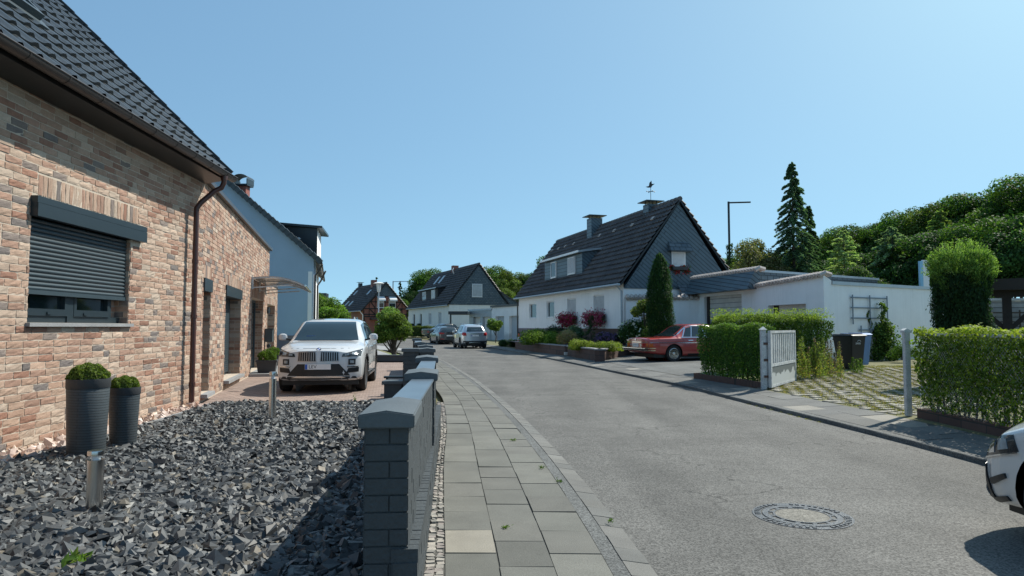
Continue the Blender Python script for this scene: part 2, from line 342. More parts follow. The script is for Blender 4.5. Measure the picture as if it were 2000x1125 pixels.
# ---------------------------------------------------------------- walls, openings, tiles
def panel(mb, o, u, n, Lw, z0, z1, holes=(), depth=.12):
    """wall face with rectangular holes (a0,a1,z0,z1) and their reveals. o: Vector at u=0,z=0"""
    o = Vector(o); u = Vector(u); n = Vector(n); Z = Vector((0, 0, 1))
    xs = sorted({0.0, Lw} | {h[i] for h in holes for i in (0, 1)}); zs = sorted({z0, z1} | {h[i] for h in holes for i in (2, 3)})
    P = lambda a, z, d=0: o + u * a + Z * z - n * d
    flip = u.cross(Z).dot(n) < 0
    def q(a, b, c, d):
        mb.add([a, b, c, d], [(0, 1, 2, 3) if not flip else (3, 2, 1, 0)])
    for i in range(len(xs) - 1):
        for j in range(len(zs) - 1):
            cx = (xs[i] + xs[i + 1]) / 2; cz = (zs[j] + zs[j + 1]) / 2
            if any(h[0] < cx < h[1] and h[2] < cz < h[3] for h in holes): continue
            q(P(xs[i], zs[j]), P(xs[i + 1], zs[j]), P(xs[i + 1], zs[j + 1]), P(xs[i], zs[j + 1]))
    for a0, a1, b0, b1 in [h[:4] for h in holes]:
        q(P(a0, b0), P(a1, b0), P(a1, b0, depth), P(a0, b0, depth)); q(P(a0, b1, depth), P(a1, b1, depth), P(a1, b1), P(a0, b1))
        q(P(a0, b0), P(a0, b0, depth), P(a0, b1, depth), P(a0, b1)); q(P(a1, b0, depth), P(a1, b0), P(a1, b1), P(a1, b1, depth))
    return mb
def window(root, o, u, n, a, z, w, h, kind='glass', depth=.1, mull=1, frame='wframe', sill='wframe', shut='shut'):
    """one window in its hole: frame > pane or shutter, sill"""
    o = Vector(o); u = Vector(u); n = Vector(n)
    B = basis(o + u * a + Vector((0, 0, z)) - n * depth, u, -n, (0, 0, 1))   # local x along wall, y inward
    f = MB(); fw = .055
    f.box(0, w, -.03, .03, 0, fw, B); f.box(0, w, -.03, .03, h - fw, h, B); f.box(0, fw, -.03, .03, fw, h - fw, B); f.box(w - fw, w, -.03, .03, fw, h - fw, B)
    for k in range(1, mull): f.box(w * k / mull - .03, w * k / mull + .03, -.028, .028, fw, h - fw, B)
    f.box(-.02, w + .02, .035, .06, -.02, h + .02, B)
    fo = f.build('window', M[frame], root)
    if kind == 'glass': MB().box(fw, w - fw, -.008, .008, fw, h - fw, B).build('pane', M['glass'], fo)
    elif kind == 'half':
        MB().box(fw, w - fw, -.008, .008, fw, h - fw, B).build('pane', M['glass'], fo); sh = MB(); sh.box(fw, w - fw, -.035, -.012, h * .45, h - fw); so = sh.build('shutter', M[shut], fo); so.matrix_local = B
    else:
        sh = MB(); sh.box(fw, w - fw, -.045, -.02, fw, h - fw); so = sh.build('shutter', M['shutw' if kind == 'shutw' else shut], fo); so.matrix_local = B
    if sill: MB().box(-.04, w + .04, -depth - .04, -.03, -.04, -.005, B).build('sill', M[sill], fo)
    return fo
def tiles(name, O, U, V, nu, nv, tw, tl, mat, parent, amp=.03, step=.035, su=7, clip=None):
    """pantile roof slope: nu x nv tiles, U along the eave, V up the slope, lifted along U x V"""
    O = np.array(O, float); U = np.array(U, float); U /= np.linalg.norm(U); V = np.array(V, float); V /= np.linalg.norm(V); Nn = np.cross(U, V)
    if Nn[2] < 0: Nn = -Nn
    us = []; hs = []
    for i in range(nu):
        for k in range(su):
            x = k / su; us.append((i + x) * tw); hs.append(amp * math.sin(math.pi * x / .42) if x < .42 else -.15 * amp * math.sin(math.pi * (x - .42) / .58))
    us.append(nu * tw); hs.append(0); us = np.array(us); hs = np.array(hs)
    rows = []; r2 = np.random.default_rng(nu * 31 + nv)
    for c in range(nv):
        j = r2.normal(0, .0025, nu); jj = np.append(np.repeat(j, su), 0)
        rows.append((c * tl, step + hs + jj)); rows.append(((c + 1) * tl, hs * .9 + jj))
    Vt = np.concatenate([O + np.outer(us, U) + v * V + np.outer(h, Nn) for v, h in rows]); n = len(us)
    i = np.arange(n - 1); F = []
    for r in range(len(rows) - 1): F.append(np.stack([r * n + i, r * n + i + 1, (r + 1) * n + i + 1, (r + 1) * n + i], 1))
    F = np.concatenate(F)
    if np.dot(np.cross(U, V), Nn) < 0: F = F[:, ::-1]
    if clip is not None:
        c = Vt[F].mean(1); F = F[~clip(c)]
    o = mk(name, Vt, F, mat, parent)
    bm = bmesh.new(); bm.from_mesh(o.data)
    for f in bm.faces: f.smooth = True
    for e in bm.edges:
        if len(e.link_faces) == 2 and e.calc_face_angle(0) > .75: e.smooth = False
    loose = [v for v in bm.verts if not v.link_faces]
    bmesh.ops.delete(bm, geom=loose, context='VERTS')
    bm.to_mesh(o.data); bm.free()
    return o

# ---------------------------------------------------------------- foliage
def leafmesh(name, P, N, size, cols, mat, parent, aspect=.6, jit=.3, axis=None):
    n = len(P); P = np.asarray(P, float); N = np.asarray(N, float); N /= np.linalg.norm(N, axis=1, keepdims=True) + 1e-9
    a = rng.normal(size=(n, 3)) if axis is None else np.asarray(axis, float) + rng.normal(0, .25, (n, 3))
    T = a - (a * N).sum(1, keepdims=True) * N; T /= np.linalg.norm(T, axis=1, keepdims=True) + 1e-9
    B = np.cross(N, T); s = (np.asarray(size) * (1 + jit * rng.uniform(-1, 1, n)))[:, None]
    V = np.stack([P - T * s * .5, P + B * s * aspect * .5 + N * s * .06, P + T * s * .5, P - B * s * aspect * .5 + N * s * .06], 1).reshape(-1, 3)
    F = np.arange(4 * n).reshape(-1, 4)
    return mk(name, V, F, mat, parent, False, np.repeat(cols, 4, axis=0))
def pal(n, cs, w=None, v=.15):
    cs = np.array(cs, float); k = rng.choice(len(cs), n, p=w); return np.clip(cs[k] * (1 + rng.normal(0, v, (n, 1))), .002, 1)
def rdir(n): d = rng.normal(size=(n, 3)); return d / np.linalg.norm(d, axis=1, keepdims=True)
def lobes(c, rad, k, lr, low=-.4):
    """k lobe centres spread over an ellipsoid"""
    d = rdir(k * 3); d = d[d[:, 2] > low][:k]; c = np.array(c); rad = np.array(rad)
    cen = c + d * rad * rng.uniform(.45, .85, (len(d), 1)); r = lr * rng.uniform(.7, 1.25, len(d))
    return cen, r
def lobepts(cen, r, n, shell=.35, flat=.8):
    w = r ** 2; k = rng.choice(len(cen), n, p=w / w.sum()); d = rdir(n)
    rr = r[k] * (1 - shell * rng.random(n) ** 1.5) * rng.uniform(.85, 1.12, n)
    P = cen[k] + d * rr[:, None] * np.array([1, 1, flat]); return P, d, k
def broadtree(name, label, loc, h, rad, trunk, nl, ls, cs, group=None, k=26, lr=None, trunk_r=.15, cat='tree', shape=(1, 1, 1), lobev=.22):
    t = thing(name, label, cat, loc, 0, group)
    cz = trunk + (h - trunk) * .5; R3 = (rad * shape[0], rad * shape[1], (h - trunk) * .5)
    cen, r = lobes((0, 0, cz), R3, k, lr or rad * .36)
    P, d, kk = lobepts(cen, r, nl)
    lv = 1 + rng.normal(0, lobev, len(cen)); col = pal(nl, cs) * np.clip(lv[kk], .5, 1.6)[:, None]
    N = d * .8 + rdir(nl) * .8 + np.array([0, 0, .35])
    leafmesh('crown', P, N, np.full(nl, ls), np.clip(col, .002, 1), M['leaf'], t)
    b = MB(); b.tube([(0, 0, -.1), (.05, .02, trunk * .6), (0, .05, cz)], [trunk_r * 1.3, trunk_r, trunk_r * .5], 9)
    for j in range(min(9, len(cen))): b.tube([(0, .02, trunk * .75), tuple((cen[j] + np.array([0, 0, trunk * .75])) / 2 + rng.normal(0, .1, 3) * rad * .2), tuple(cen[j])], [trunk_r * .5, trunk_r * .3, trunk_r * .1], 6)
    b.build('trunk', M['bark'], t, True)
    return t
def conifer(name, label, loc, h, rad, nb, per, ls, cs, group=None, droop=.5, z0=.4, power=.8, cat='tree', up=0.0, tr=.12):
    t = thing(name, label, cat, loc, 0, group)
    P = []; N = []; A = []; C = []; b = MB(); b.tube([(0, 0, -.1), (0, 0, h * .5), (0, 0, h * .98)], [tr, tr * .6, .02], 8)
    for i in range(nb):
        f = (i + rng.random()) / nb; z = z0 + (h - z0) * f; L_ = rad * ((1 - f) ** power) * rng.uniform(.65, 1.15) + .08
        a = rng.random() * 6.283; dx, dy = math.cos(a), math.sin(a); tt = np.sqrt(rng.random(per)) ; tt = .12 + .88 * tt
        zz = z + up * L_ * tt - droop * L_ * tt ** 1.6
        w = (rng.random(per) - .5) * L_ * .38 * (1 - tt * .75)
        P.append(np.stack([dx * L_ * tt - dy * w, dy * L_ * tt + dx * w, zz - np.abs(w) * .3 + rng.normal(0, .03, per)], 1))
        N.append(np.tile([0, 0, 1.0], (per, 1)) + rng.normal(0, .55, (per, 3))); A.append(np.tile([dx, dy, -droop * .6 + up], (per, 1)))
        C.append(pal(per, cs) * (1 + .55 * tt[:, None] ** 3 * .6) * rng.uniform(.75, 1.2))
        if i % 4 == 0: b.tube([(0, 0, z), (dx * L_ * .5, dy * L_ * .5, z + up * L_ * .5 - droop * L_ * .3)], [.02, .008], 4)
    P = np.concatenate(P); leafmesh('crown', P, np.concatenate(N), np.full(len(P), ls), np.clip(np.concatenate(C), .002, 1), M['leafdark'], t, aspect=.35, axis=np.concatenate(A))
    b.build('trunk', M['bark'], t, True)
    return t
def boxleaves(x0, x1, y0, y1, z0, z1, n, inner=.3, depth=.15, sides=(1, 1, 1, 1, 1)):
    """points on the shell of a box plus some inside; sides: -x,+x,-y,+y,top"""
    dx, dy, dz = x1 - x0, y1 - y0, z1 - z0; A = np.array([dy * dz, dy * dz, dx * dz, dx * dz, dx * dy]) * np.array(sides)
    ns = int(n * (1 - inner)); k = rng.choice(5, ns, p=A / A.sum()); u, v = rng.random(ns), rng.random(ns); e = rng.exponential(depth * .4, ns) - depth * .25 + rng.normal(0, .012, ns)
    P = np.empty((ns, 3)); N = np.zeros((ns, 3))
    P[:, 0] = np.select([k == 0, k == 1], [x0 + e, x1 - e], x0 + u * dx); P[:, 1] = np.select([k == 2, k == 3, k < 2], [y0 + e, y1 - e, y0 + u * dy], y0 + v * dy)
    P[:, 2] = np.where(k == 4, z1 - e, z0 + v * dz); P[k < 2, 1] = y0 + u[k < 2] * dy; P[k == 4, 1] = y0 + v[k == 4] * dy
    for i, nn in enumerate([(-1, 0, 0), (1, 0, 0), (0, -1, 0), (0, 1, 0), (0, 0, 1)]): N[k == i] = nn
    ni = n - ns; Pi = np.stack([rng.uniform(x0, x1, ni), rng.uniform(y0, y1, ni), rng.uniform(z0, z1, ni)], 1)
    return np.concatenate([P, Pi]), np.concatenate([N + rng.normal(0, .55, N.shape), rdir(ni)])
def lump(P, amp, sc):
    """push points about with smooth waves so clipped faces come out uneven"""
    q = P * sc; d = np.stack([np.sin(q[:, 1] * 1.7 + q[:, 2] * 2.3), np.sin(q[:, 0] * 2.1 + q[:, 2] * 1.3 + 1), np.sin(q[:, 0] * 1.9 + q[:, 1] * 1.6 + 2)], 1)
    return P + d * amp
def hedge(name, label, a, b, width, z0, z1, n, ls, cs, group=None, amp=.03, base=None, topc=None, stems=14, inner=.3, gap=0):
    """hedge from a to b (xy of its street face), growing to the right of a->b by width"""
    a = Vector((a[0], a[1], 0)); b = Vector((b[0], b[1], 0)); Lh = (b - a).length; ang = math.atan2(b.y - a.y, b.x - a.x)
    t = thing(name, label, 'hedge', (a.x, a.y, z0), ang, group); H = z1 - z0
    P, N = boxleaves(0, Lh, min(0, -width), max(0, -width), .06, H, n, inner); P = lump(P, amp, 2.6); keep = np.ones(len(P), bool)
    if gap: keep = rng.random(len(P)) < np.clip((P[:, 2] / H) * 2.2 * (1 - gap) + .30, 0, 1)
    P = P[keep]; N = N[keep]; col = pal(len(P), cs, v=.2)
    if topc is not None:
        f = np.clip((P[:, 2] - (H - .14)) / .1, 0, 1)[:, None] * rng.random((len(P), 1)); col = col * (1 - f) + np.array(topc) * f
    leafmesh('foliage', P, N + np.array([0, 0, .25]), np.full(len(P), ls), np.clip(col, .002, 1), M['leaf'], t)
    s = MB()
    for i in range(stems):
        x = Lh * (i + .5) / stems + rng.normal(0, .05); s.tube([(x, -width * .5, 0), (x + rng.normal(0, .08), -width * .5 + rng.normal(0, .05), H * .5), (x + rng.normal(0, .15), -width * .5 + rng.normal(0, .1), H * .85)], [.018, .014, .006], 5)
    s.build('stems', M['bark'], t)
    return t
GR = [(.06, .125, .022), (.085, .165, .028), (.04, .09, .018)]
DG = [(.030, .068, .024), (.042, .090, .030), (.020, .050, .018)]
LG = [(.14, .22, .035), (.10, .18, .03), (.18, .25, .05)]
OG = [(.07, .11, .025), (.10, .13, .035), (.05, .085, .02)]
# ================================================================ SETTING: ground, road, pavements
def interp(pts):
    ys = np.array([p[0] for p in pts]); xs = np.array([p[1] for p in pts])
    yy = np.linspace(ys[0], ys[-1], 400); xx = np.interp(yy, ys, xs); k = np.hanning(25); k /= k.sum()
    xs2 = np.convolve(np.pad(xx, 12, 'edge'), k, 'valid'); xs2[0] = xx[0]
    return lambda y: np.interp(y, yy, xs2)
Lk = interp([(-6, 1.05), (0, .98), (4, .87), (5.35, .77), (7.55, .59), (11.2, .17), (15, -.36), (19, -.98), (27.6, -2.55), (34.8, -4.1), (45, -7.2), (55, -11.5), (66, -19), (75, -30)])
Rk = interp([(-6, 5.1), (0, 5.1), (7.1, 4.96), (8.4, 4.92), (10.4, 4.73), (13.6, 4.4), (16, 4.22), (17.7, 3.96), (21.7, 3.26), (29.3, 1.98), (39.7, 0), (48, -1.7), (55, -3.6), (62, -6.8), (68, -12), (75, -24)])
WF = interp([(-6, .08), (0, -.20), (3.96, -.50), (6.2, -.70), (9.4, -.965), (13, -1.42), (14.3, -1.6), (17, -2.07), (22, -2.85), (30, -4.3), (40, -6.9)])      # street face of the low wall
PR = interp([(-6, 6.3), (4, 6.0), (8.1, 5.78), (10.3, 5.78), (14.7, 5.36), (17.8, 4.75), (26.3, 3.45), (31.7, 2.5), (41, 0.3), (50, -1.2), (60, -5)])  # property line on the right
def zfar(y): t = np.clip((np.asarray(y, float) - 52) / 24, 0, 1); return .5 * t * t * (3 - 2 * t)
def strip(name, A, B, ya, yb, n, zA, zB, mat):
    ys = np.linspace(ya, yb, n); V = []
    za = (lambda y: zA + zfar(y)) if not callable(zA) else zA; zb = (lambda y: zB + zfar(y)) if not callable(zB) else zB
    for y in ys: V.append((float(A(y)), y, float(za(y)))); V.append((float(B(y)), y, float(zb(y))))
    F = [(2 * i, 2 * i + 1, 2 * i + 3, 2 * i + 2) for i in range(n - 1)]
    return struct(mk(name, V, F, mat))
def grid_surface(name, xs, ys, zf, mat):
    X, Y = np.meshgrid(xs, ys, indexing='ij'); Z = zf(X, Y); V = np.stack([X.ravel(), Y.ravel(), Z.ravel()], 1); m = len(ys)
    i, j = np.meshgrid(np.arange(len(xs) - 1), np.arange(m - 1), indexing='ij'); a = (i * m + j).ravel()
    return struct(mk(name, V, np.stack([a, a + m, a + m + 1, a + 1], 1), mat, smooth=True))
def landz(X, Y):
    s = lambda t: np.clip(t, 0, 1) ** 2 * (3 - 2 * np.clip(t, 0, 1))
    z = -.06 + .5 * s((Y - 55) / 22)
    d = X * .75 + Y * .66; z = z + np.where(X > 14, 3.5 * s((d - 44) / 16), 0) * s((X - 14) / 6)
    return z
grid_surface('ground', np.concatenate([[-900, -400, -150, -70], np.linspace(-40, 60, 70), [90, 200, 500, 900]]), np.concatenate([[-60, -20], np.linspace(-6, 90, 70), [120, 200, 500, 1500]]), landz, M['land'])
strip('road', Lk, Rk, -6, 74, 160, 0.0, 0.0, M['asph'])
# gutter strip of concrete flags along the left kerb, slabs, cobble strip: each stone its own bit of one mesh
def paving(name, A, B, ya, yb, rows, cols, zA, zB, gap, cs, mat, w=None, jz=.003, stag=.5, light=(), under=True, jit=0.0):
    V = []; F = []; C = []; r = np.random.default_rng(len(name) * 7 + rows); fr = np.cumsum([0] + (w or [1 / cols] * cols)); ln = (yb - ya) / rows
    cs = np.array(cs)
    for j in range(cols):
        off = (j % 2) * stag * ln
        for i in range(-1, rows + 1):
            y0 = ya + i * ln + off; y1 = y0 + ln; y0 = max(y0, ya); y1 = min(y1, yb)
            if y1 - y0 < gap * 3: continue
            g = gap * .5 * r.uniform(.6, 1.5); c = cs[r.integers(len(cs))] * (1 + r.normal(0, .07))
            for (lc, lj, li) in light:
                if lj == j and li == i: c = np.array(lc)
            dz = r.normal(0, jz, 4) * .4 + r.normal(0, jz); q = []
            for (yy, f, sg) in ((y0 + g, fr[j], 1), (y0 + g, fr[j + 1], -1), (y1 - g, fr[j + 1], -1), (y1 - g, fr[j], 1)):
                a, b = float(A(yy)), float(B(yy)); x = a + (b - a) * f + sg * g * r.uniform(.6, 1.6) + r.normal(0, jit); z = (zA + (zB - zA) * f); q.append([x, yy + r.normal(0, jit), z])
            for k in range(4): q[k][2] += dz[k]
            base = len(V)
            for p in q: V.append(p)
            for p in q: V.append([p[0], p[1], p[2] - .03])
            F += [(base, base + 1, base + 2, base + 3)] + [(base + 4 + k, base + 4 + (k + 1) % 4, base + (k + 1) % 4, base + k) for k in range(4)]
            C += [c] * 8
    o = struct(mk(name, V, F, mat, None, False, np.array(C)))
    if under: strip('pavement_joint_bed', A, B, ya, yb, 60, zA - .008, zB - .008, M['joint'])
    return o
sg = [(.132, .131, .114), (.140, .138, .120), (.124, .123, .108), (.134, .131, .115)]
Ls = lambda y: Lk(y) - .27; Lg = lambda y: Lk(y) - .17
Wc = lambda y: WF(y) + .10 + .03 * np.sin(np.asarray(y) * .6)
paving('pavement', Wc, Ls, 1.0, 40, 81, 3, .035, .03, .007, sg, M['slab'], light=[((.25, .23, .19), 0, 7)], jz=.0025)
paving('kerb_channel', Lg, Lk, .5, 48, 190, 1, .030, .008, .006, [(.135, .132, .122), (.12, .12, .112), (.148, .145, .133)], M['slab'], jz=.001)
strip('kerb_infill', Ls, Lg, .5, 48, 120, .0285, .026, M['asph2'])
paving('cobble_strip', WF, Wc, .5, 13.0, 210, 2, .036, .034, .012, [(.27, .25, .22), (.20, .19, .17), (.33, .30, .26), (.24, .21, .19)], M['slab'], jz=.004, jit=.006)
# right: a real kerb step, then old dark slabs
Rk2 = lambda y: Rk(y) + .13
kv = []; kf = []; ys = np.linspace(-6, 62, 170)
for y in ys:
    x = float(Rk(y)); z = float(zfar(y)); w = .003 * math.sin(y * 9)
    kv += [(x + w, y, z - .02), (x + .008 + w, y, z + .052), (x + .018, y, z + .061), (x + .13, y, z + .064)]
for i in range(len(ys) - 1):
    for k in range(3): kf.append((4 * i + k, 4 * i + 4 + k, 4 * i + 5 + k, 4 * i + 1 + k))
struct(mk('kerb', kv, [f[::-1] for f in kf], M['asph2']))
dg = [(.115, .115, .108), (.125, .124, .116), (.135, .132, .122), (.108, .108, .103)]
li = [((.23, .215, .185), j, i) for j, i in ((1, 22), (1, 23), (0, 26), (1, 31), (0, 35), (1, 43), (0, 48), (1, 17))]
paving('pavement_far', Rk2, PR, -4, 60, 108, 2, .065, .12, .006, dg, M['slab'], light=li, jz=.002)
def side_ground(name, f, sgn, ya, yb, wd, zf, mat, n=40, m=14):
    V = []; F = []
    for i in range(n):
        y = ya + (yb - ya) * i / (n - 1)
        for j in range(m): x = float(f(y)) + sgn * wd * (j / (m - 1)) ** 1.5; V.append((x, y, zf(x, y) - (0 if j < m - 1 else .4)))
    for i in range(n - 1):
        for j in range(m - 1): k = i * m + j; F.append((k, k + 1, k + m + 1, k + m) if sgn > 0 else (k + 1, k, k + m, k + m + 1))
    return struct(mk(name, V, F, mat))
side_ground('garden_ground', PR, 1, -6, 60, 26, lambda x, y: .114 + .09 * max(0, min(1, (x - float(PR(y))) / 5)) * max(0, min(1, (y - 10) / 10)) + float(zfar(y)), M['land'], 80, 30)
side_ground('verge', lambda y: WF(y) - .1 if y < 30 else Lk(y) - 1.9, -1, 27.1, 72, 28, lambda x, y: .09 + float(zfar(y)), M['land'])
strip('pavement_left_far', lambda y: Lk(y) - 1.95, lambda y: Lk(y) - .02, 40, 72, 40, .10, .06, M['conc'])
# driveway of dark slabs with the old saloon on it, between planter and hedge
def sheet(name, poly, z, mat, zs=None):
    return struct(mk(name, [(p[0], p[1], (zs[i] if zs else z)) for i, p in enumerate(poly)], [tuple(range(len(poly)))], mat))
rc_ = interp([(18.05, 4.8), (18.8, 6.4), (24.5, 10.9), (28.4, 9.95), (33, 8.6)]); V_ = []; F_ = []
for i, y in enumerate(np.linspace(18.05, 33, 40)):
    for j in range(16): x = float(PR(y)) + (float(rc_(y)) - float(PR(y))) * j / 15; V_.append((x, y, .126 + .09 * max(0, min(1, (x - float(PR(y))) / 5)) * max(0, min(1, (y - 10) / 10))))
for i in range(39):
    for j in range(15): k = i * 16 + j; F_.append((k, k + 1, k + 17, k + 16))
struct(mk('driveway', V_, F_, M['asph2']))
# concrete lattice of the grass pavers, with tufts
gv = MB(); zR = lambda x, y: .114 + .09 * max(0, min(1, (x - float(PR(y))) / 5)) * max(0, min(1, (y - 10) / 10)) * (0 if False else 1)
gz = lambda x, y: zR(x, y) + .018
gv.c = (.38, .36, .31); u_ = Vector((.88, .47, 0)); v_ = Vector((-.47, .88, 0)); G0 = Vector((5.9, 10.6, 0))
def ing(x, y):
    return x > float(PR(y)) + .06 and y > 10.4 + (x - 5.8) * .30 and x < 5.6 + (y - 10) * 1.0 + 1.2 and not (y > 15.2 + (x - 5.3) * 1.55 - .25)
for i in range(-30, 50):
    for j in range(-30, 66):
        p = G0 + u_ * (i * .20) + v_ * (j * .20)
        if not ing(p.x, p.y) or p.y > 21: continue
        if (i + j) % 2 == 0 or random.random() < .12:
            s_ = .085 * random.uniform(.75, 1.15); dd = gz(p.x, p.y) + random.uniform(-.004, .006); c = random.uniform(.78, 1.12); gv.c = (.26 * c, .245 * c, .205 * c)
            q = [p + u_ * s_ * 1.25 + v_ * s_ * .9, p - u_ * s_ * 1.25 + v_ * s_ * .9, p - u_ * s_ * 1.25 - v_ * s_ * .9, p + u_ * s_ * 1.25 - v_ * s_ * .9]
            gv.add([(a.x, a.y, dd) for a in q] + [(a.x, a.y, dd - .05) for a in q], [(3, 2, 1, 0)] + [(k, (k + 1) % 4, 4 + (k + 1) % 4, 4 + k) for k in range(4)])
o = gv.build('paver_blocks', M['slab'], None); tag(o, kind='stuff')
def scatter_grass(name, inside, x0, x1, y0, y1, n, zf, h, cs, w=.012, kind='stuff', clump=0):
    P = np.stack([rng.uniform(x0, x1, n), rng.uniform(y0, y1, n)], 1)
    if clump:
        cc = np.stack([rng.uniform(x0, x1, clump), rng.uniform(y0, y1, clump)], 1); k = rng.integers(clump, size=n); P = cc[k] + rng.normal(0, .09, (n, 2))
    P = P[[inside(a, b) for a, b in P]]; n = len(P); Z = np.array([zf(a, b) for a, b in P]); hh = h * rng.uniform(.4, 1.3, n); a = rng.random(n) * 6.283; lean = rng.normal(0, .5, (n, 2)) * hh[:, None]
    dx = np.stack([np.cos(a), np.sin(a)], 1) * w * .5
    V = np.stack([np.c_[P - dx, Z], np.c_[P + dx, Z], np.c_[P + lean, Z + hh]], 1).reshape(-1, 3)
    o = mk(name, V, np.arange(3 * n).reshape(-1, 3), M['leaf'], None, False, np.repeat(pal(n, cs), 3, axis=0)); tag(o, kind=kind); return o
scatter_grass('grass', ing, 5.5, 16, 10.3, 22, 80000, lambda x, y: gz(x, y) - .02, .045, [(.16, .15, .05), (.24, .20, .08), (.12, .15, .035), (.30, .24, .11)], .014, clump=4200)
# driveway of red pavers in front of the brick house, lawn and paths further on
sheet('driveway_red_pavers', [(-5.75, 11.9), (-1.4, 11.9), (-1.75, 14.3), (-2.2, 17), (-3.05, 22), (-3.9, 27), (-10.4, 34.9), (-9.9, 28.5)], .065, M['paver'])
sheet('lawn', [(-10.0, 27.3), (-4.0, 27.3), (-5.6, 34), (-9.8, 42), (-13, 42)], .10, M['lawn'])
sheet('path', [(-5.6, 27.3), (-4.05, 27.3), (-8.5, 42), (-11.5, 42)], .106, M['conc'])
scatter_grass('lawn_grass', lambda x, y: y > 27.4 and x > -9.8 and x < -6.0, -10, -6, 27.3, 32, 9000, lambda x, y: .1, .06, [(.18, .24, .05), (.14, .20, .04)], .02)
# gravel bed: soil below, slate chips above, pink stones along the house wall
sheet('gravel_bed', [(-5.7, .8), (-.3, .8), (-.55, 4), (-1.0, 9), (-1.40, 12.3), (-5.8, 12.3)], .055, M['soil'])
def chips(name, n, inside, x0, x1, y0, y1, z, size, cs, flat=.36, kind='stuff', seed=3, w=None):
    r = np.random.default_rng(seed); P = np.stack([r.uniform(x0, x1, n), r.uniform(y0, y1, n)], 1)
    P = P[inside(P[:, 0], P[:, 1])]; n = len(P)
    base = np.array([[-.55, -.15, -.4], [.25, -.5, -.5], [.58, .2, -.4], [-.2, .5, -.5], [-.42, -.12, .5], [.18, -.40, .45], [.46, .14, .5], [-.15, .40, .42]])
    V = base[None] * (1 + r.normal(0, .16, (n, 8, 3))) + r.normal(0, .11, (n, 8, 3)); V[:, 4:, :2] *= r.uniform(.45, 1.05, (n, 1, 1)); V[:, 4:, 2] *= r.uniform(.2, 1.5, (n, 4))
    s = size * r.lognormal(0, .27, n); V = V * s[:, None, None] * np.stack([np.ones(n), r.uniform(.55, .95, n), r.uniform(flat * .55, flat * 1.5, n)], 1)[:, None]
    a, b, c = r.random(n) * 6.283, r.normal(0, .34, n), r.normal(0, .34, n)
    def rot(V, i, j, t): ci, si = np.cos(t)[:, None], np.sin(t)[:, None]; x = V[..., i] * ci - V[..., j] * si; y = V[..., i] * si + V[..., j] * ci; V = V.copy(); V[..., i] = x; V[..., j] = y; return V
    V = rot(rot(rot(V, 0, 2, b), 1, 2, c), 0, 1, a)
    V += np.stack([P[:, 0], P[:, 1], z + r.uniform(-.028, .028, n)], 1)[:, None]
    Fb = np.array([[0, 3, 2, 1], [4, 5, 6, 7], [0, 1, 5, 4], [1, 2, 6, 5], [2, 3, 7, 6], [3, 0, 4, 7]])
    Fb = np.concatenate([Fb[:, [0, 1, 2]], Fb[:, [0, 2, 3]]]); F = (Fb[None] + 8 * np.arange(n)[:, None, None]).reshape(-1, 3); k = r.choice(len(cs), n, p=w); col = np.array(cs)[k] * (1 + r.normal(0, .16, (n, 1)))
    o = mk(name, V.reshape(-1, 3), F, M['chip'], None, False, np.repeat(np.clip(col, .004, 1), 8, axis=0)); tag(o, kind=kind); return o
wallx = lambda y: -5.08 - .0435 * y
edge = lambda y: wallx(y) + .44 + .05 * np.sin(np.asarray(y) * .9)
lw = lambda y: WF(y) - .30
SC_ = [(.068, .072, .074), (.042, .045, .047), (.105, .110, .112), (.17, .172, .165), (.16, .14, .11)]
chips('slate_gravel', 34000, lambda x, y: (x > edge(y)) & (x < lw(y) + .03) & (x > -.80 * y - .35), -5.4, -.3, 2.3, 6.5, .105, .076, SC_, seed=3, w=[.38, .30, .20, .07, .05])
chips('slate_gravel', 27000, lambda x, y: (x > edge(y) - .02) & (x < lw(y) + .03), -5.5, -.7, 6.5, 12.3, .10, .074, SC_, seed=4, w=[.38, .28, .21, .08, .05])
chips('pink_stones', 2300, lambda x, y: (x > wallx(y) + .02) & (x < edge(y) - .03), -5.7, -4.8, 5.0, 11.75, .085, .085, [(.52, .40, .34), (.60, .50, .44), (.45, .33, .28), (.56, .43, .34)], flat=.7, seed=5)
e = MB(); ysx = np.linspace(4.5, 11.9, 40)
for i in range(39): e.bar((edge(ysx[i]) - .01, ysx[i], .085), (edge(ysx[i + 1]) - .01, ysx[i + 1], .085), .035, .10)
tag(e.build('bed_edging', M['slab']), kind='structure').data.attributes
for o in [x for x in SC.objects if x.name == 'bed_edging']: o.data.materials[0] = M['conc']

# ================================================================ manhole, weeds
mh = thing('manhole_cover', 'round cast iron manhole cover with concrete centre set in the asphalt', 'manhole', (2.23, 5.34, 0))
fr = MB(); fr.lathe([(.363, -.05), (.363, .004), (.300, .004), (.296, -.004), (.296, -.05)], 64)
for k in range(44):
    a = 6.283 * k / 44
    if k % 11 in (0, 1): continue
    fr.box(-.012, .012, .308, .345, .003, .010, Matrix.Rotation(a, 4, 'Z') @ Matrix.Rotation(.35, 4, 'X') if False else Matrix.Rotation(a, 4, 'Z'))
fr.build('frame_ring', M['iron'], mh)
lid = MB(); lid.lathe([(.288, -.05), (.288, .006), (.245, .006), (.243, -.012), (.212, -.012), (.210, .007), (.196, .007), (.194, 0), (.194, -.05)], 64); 
for k in range(12): lid.box(-.016, .016, .209, .246, -.01, .0055, Matrix.Rotation(6.283 * k / 12, 4, 'Z'))
lid.build('lid_ring', M['iron'], mh)
dv = MB(); dv.lathe([(.245, -.03), (.245, -.011), (.2, -.011), (.2, -.03)], 48); dv.build('vent_slots', M['black'], mh)
cc = MB(); cc.lathe([(.1945, -.05), (.1945, .004), (.12, .006), (.0, .0065)], 48); cc.build('lid_infill', M['mconc'], mh)
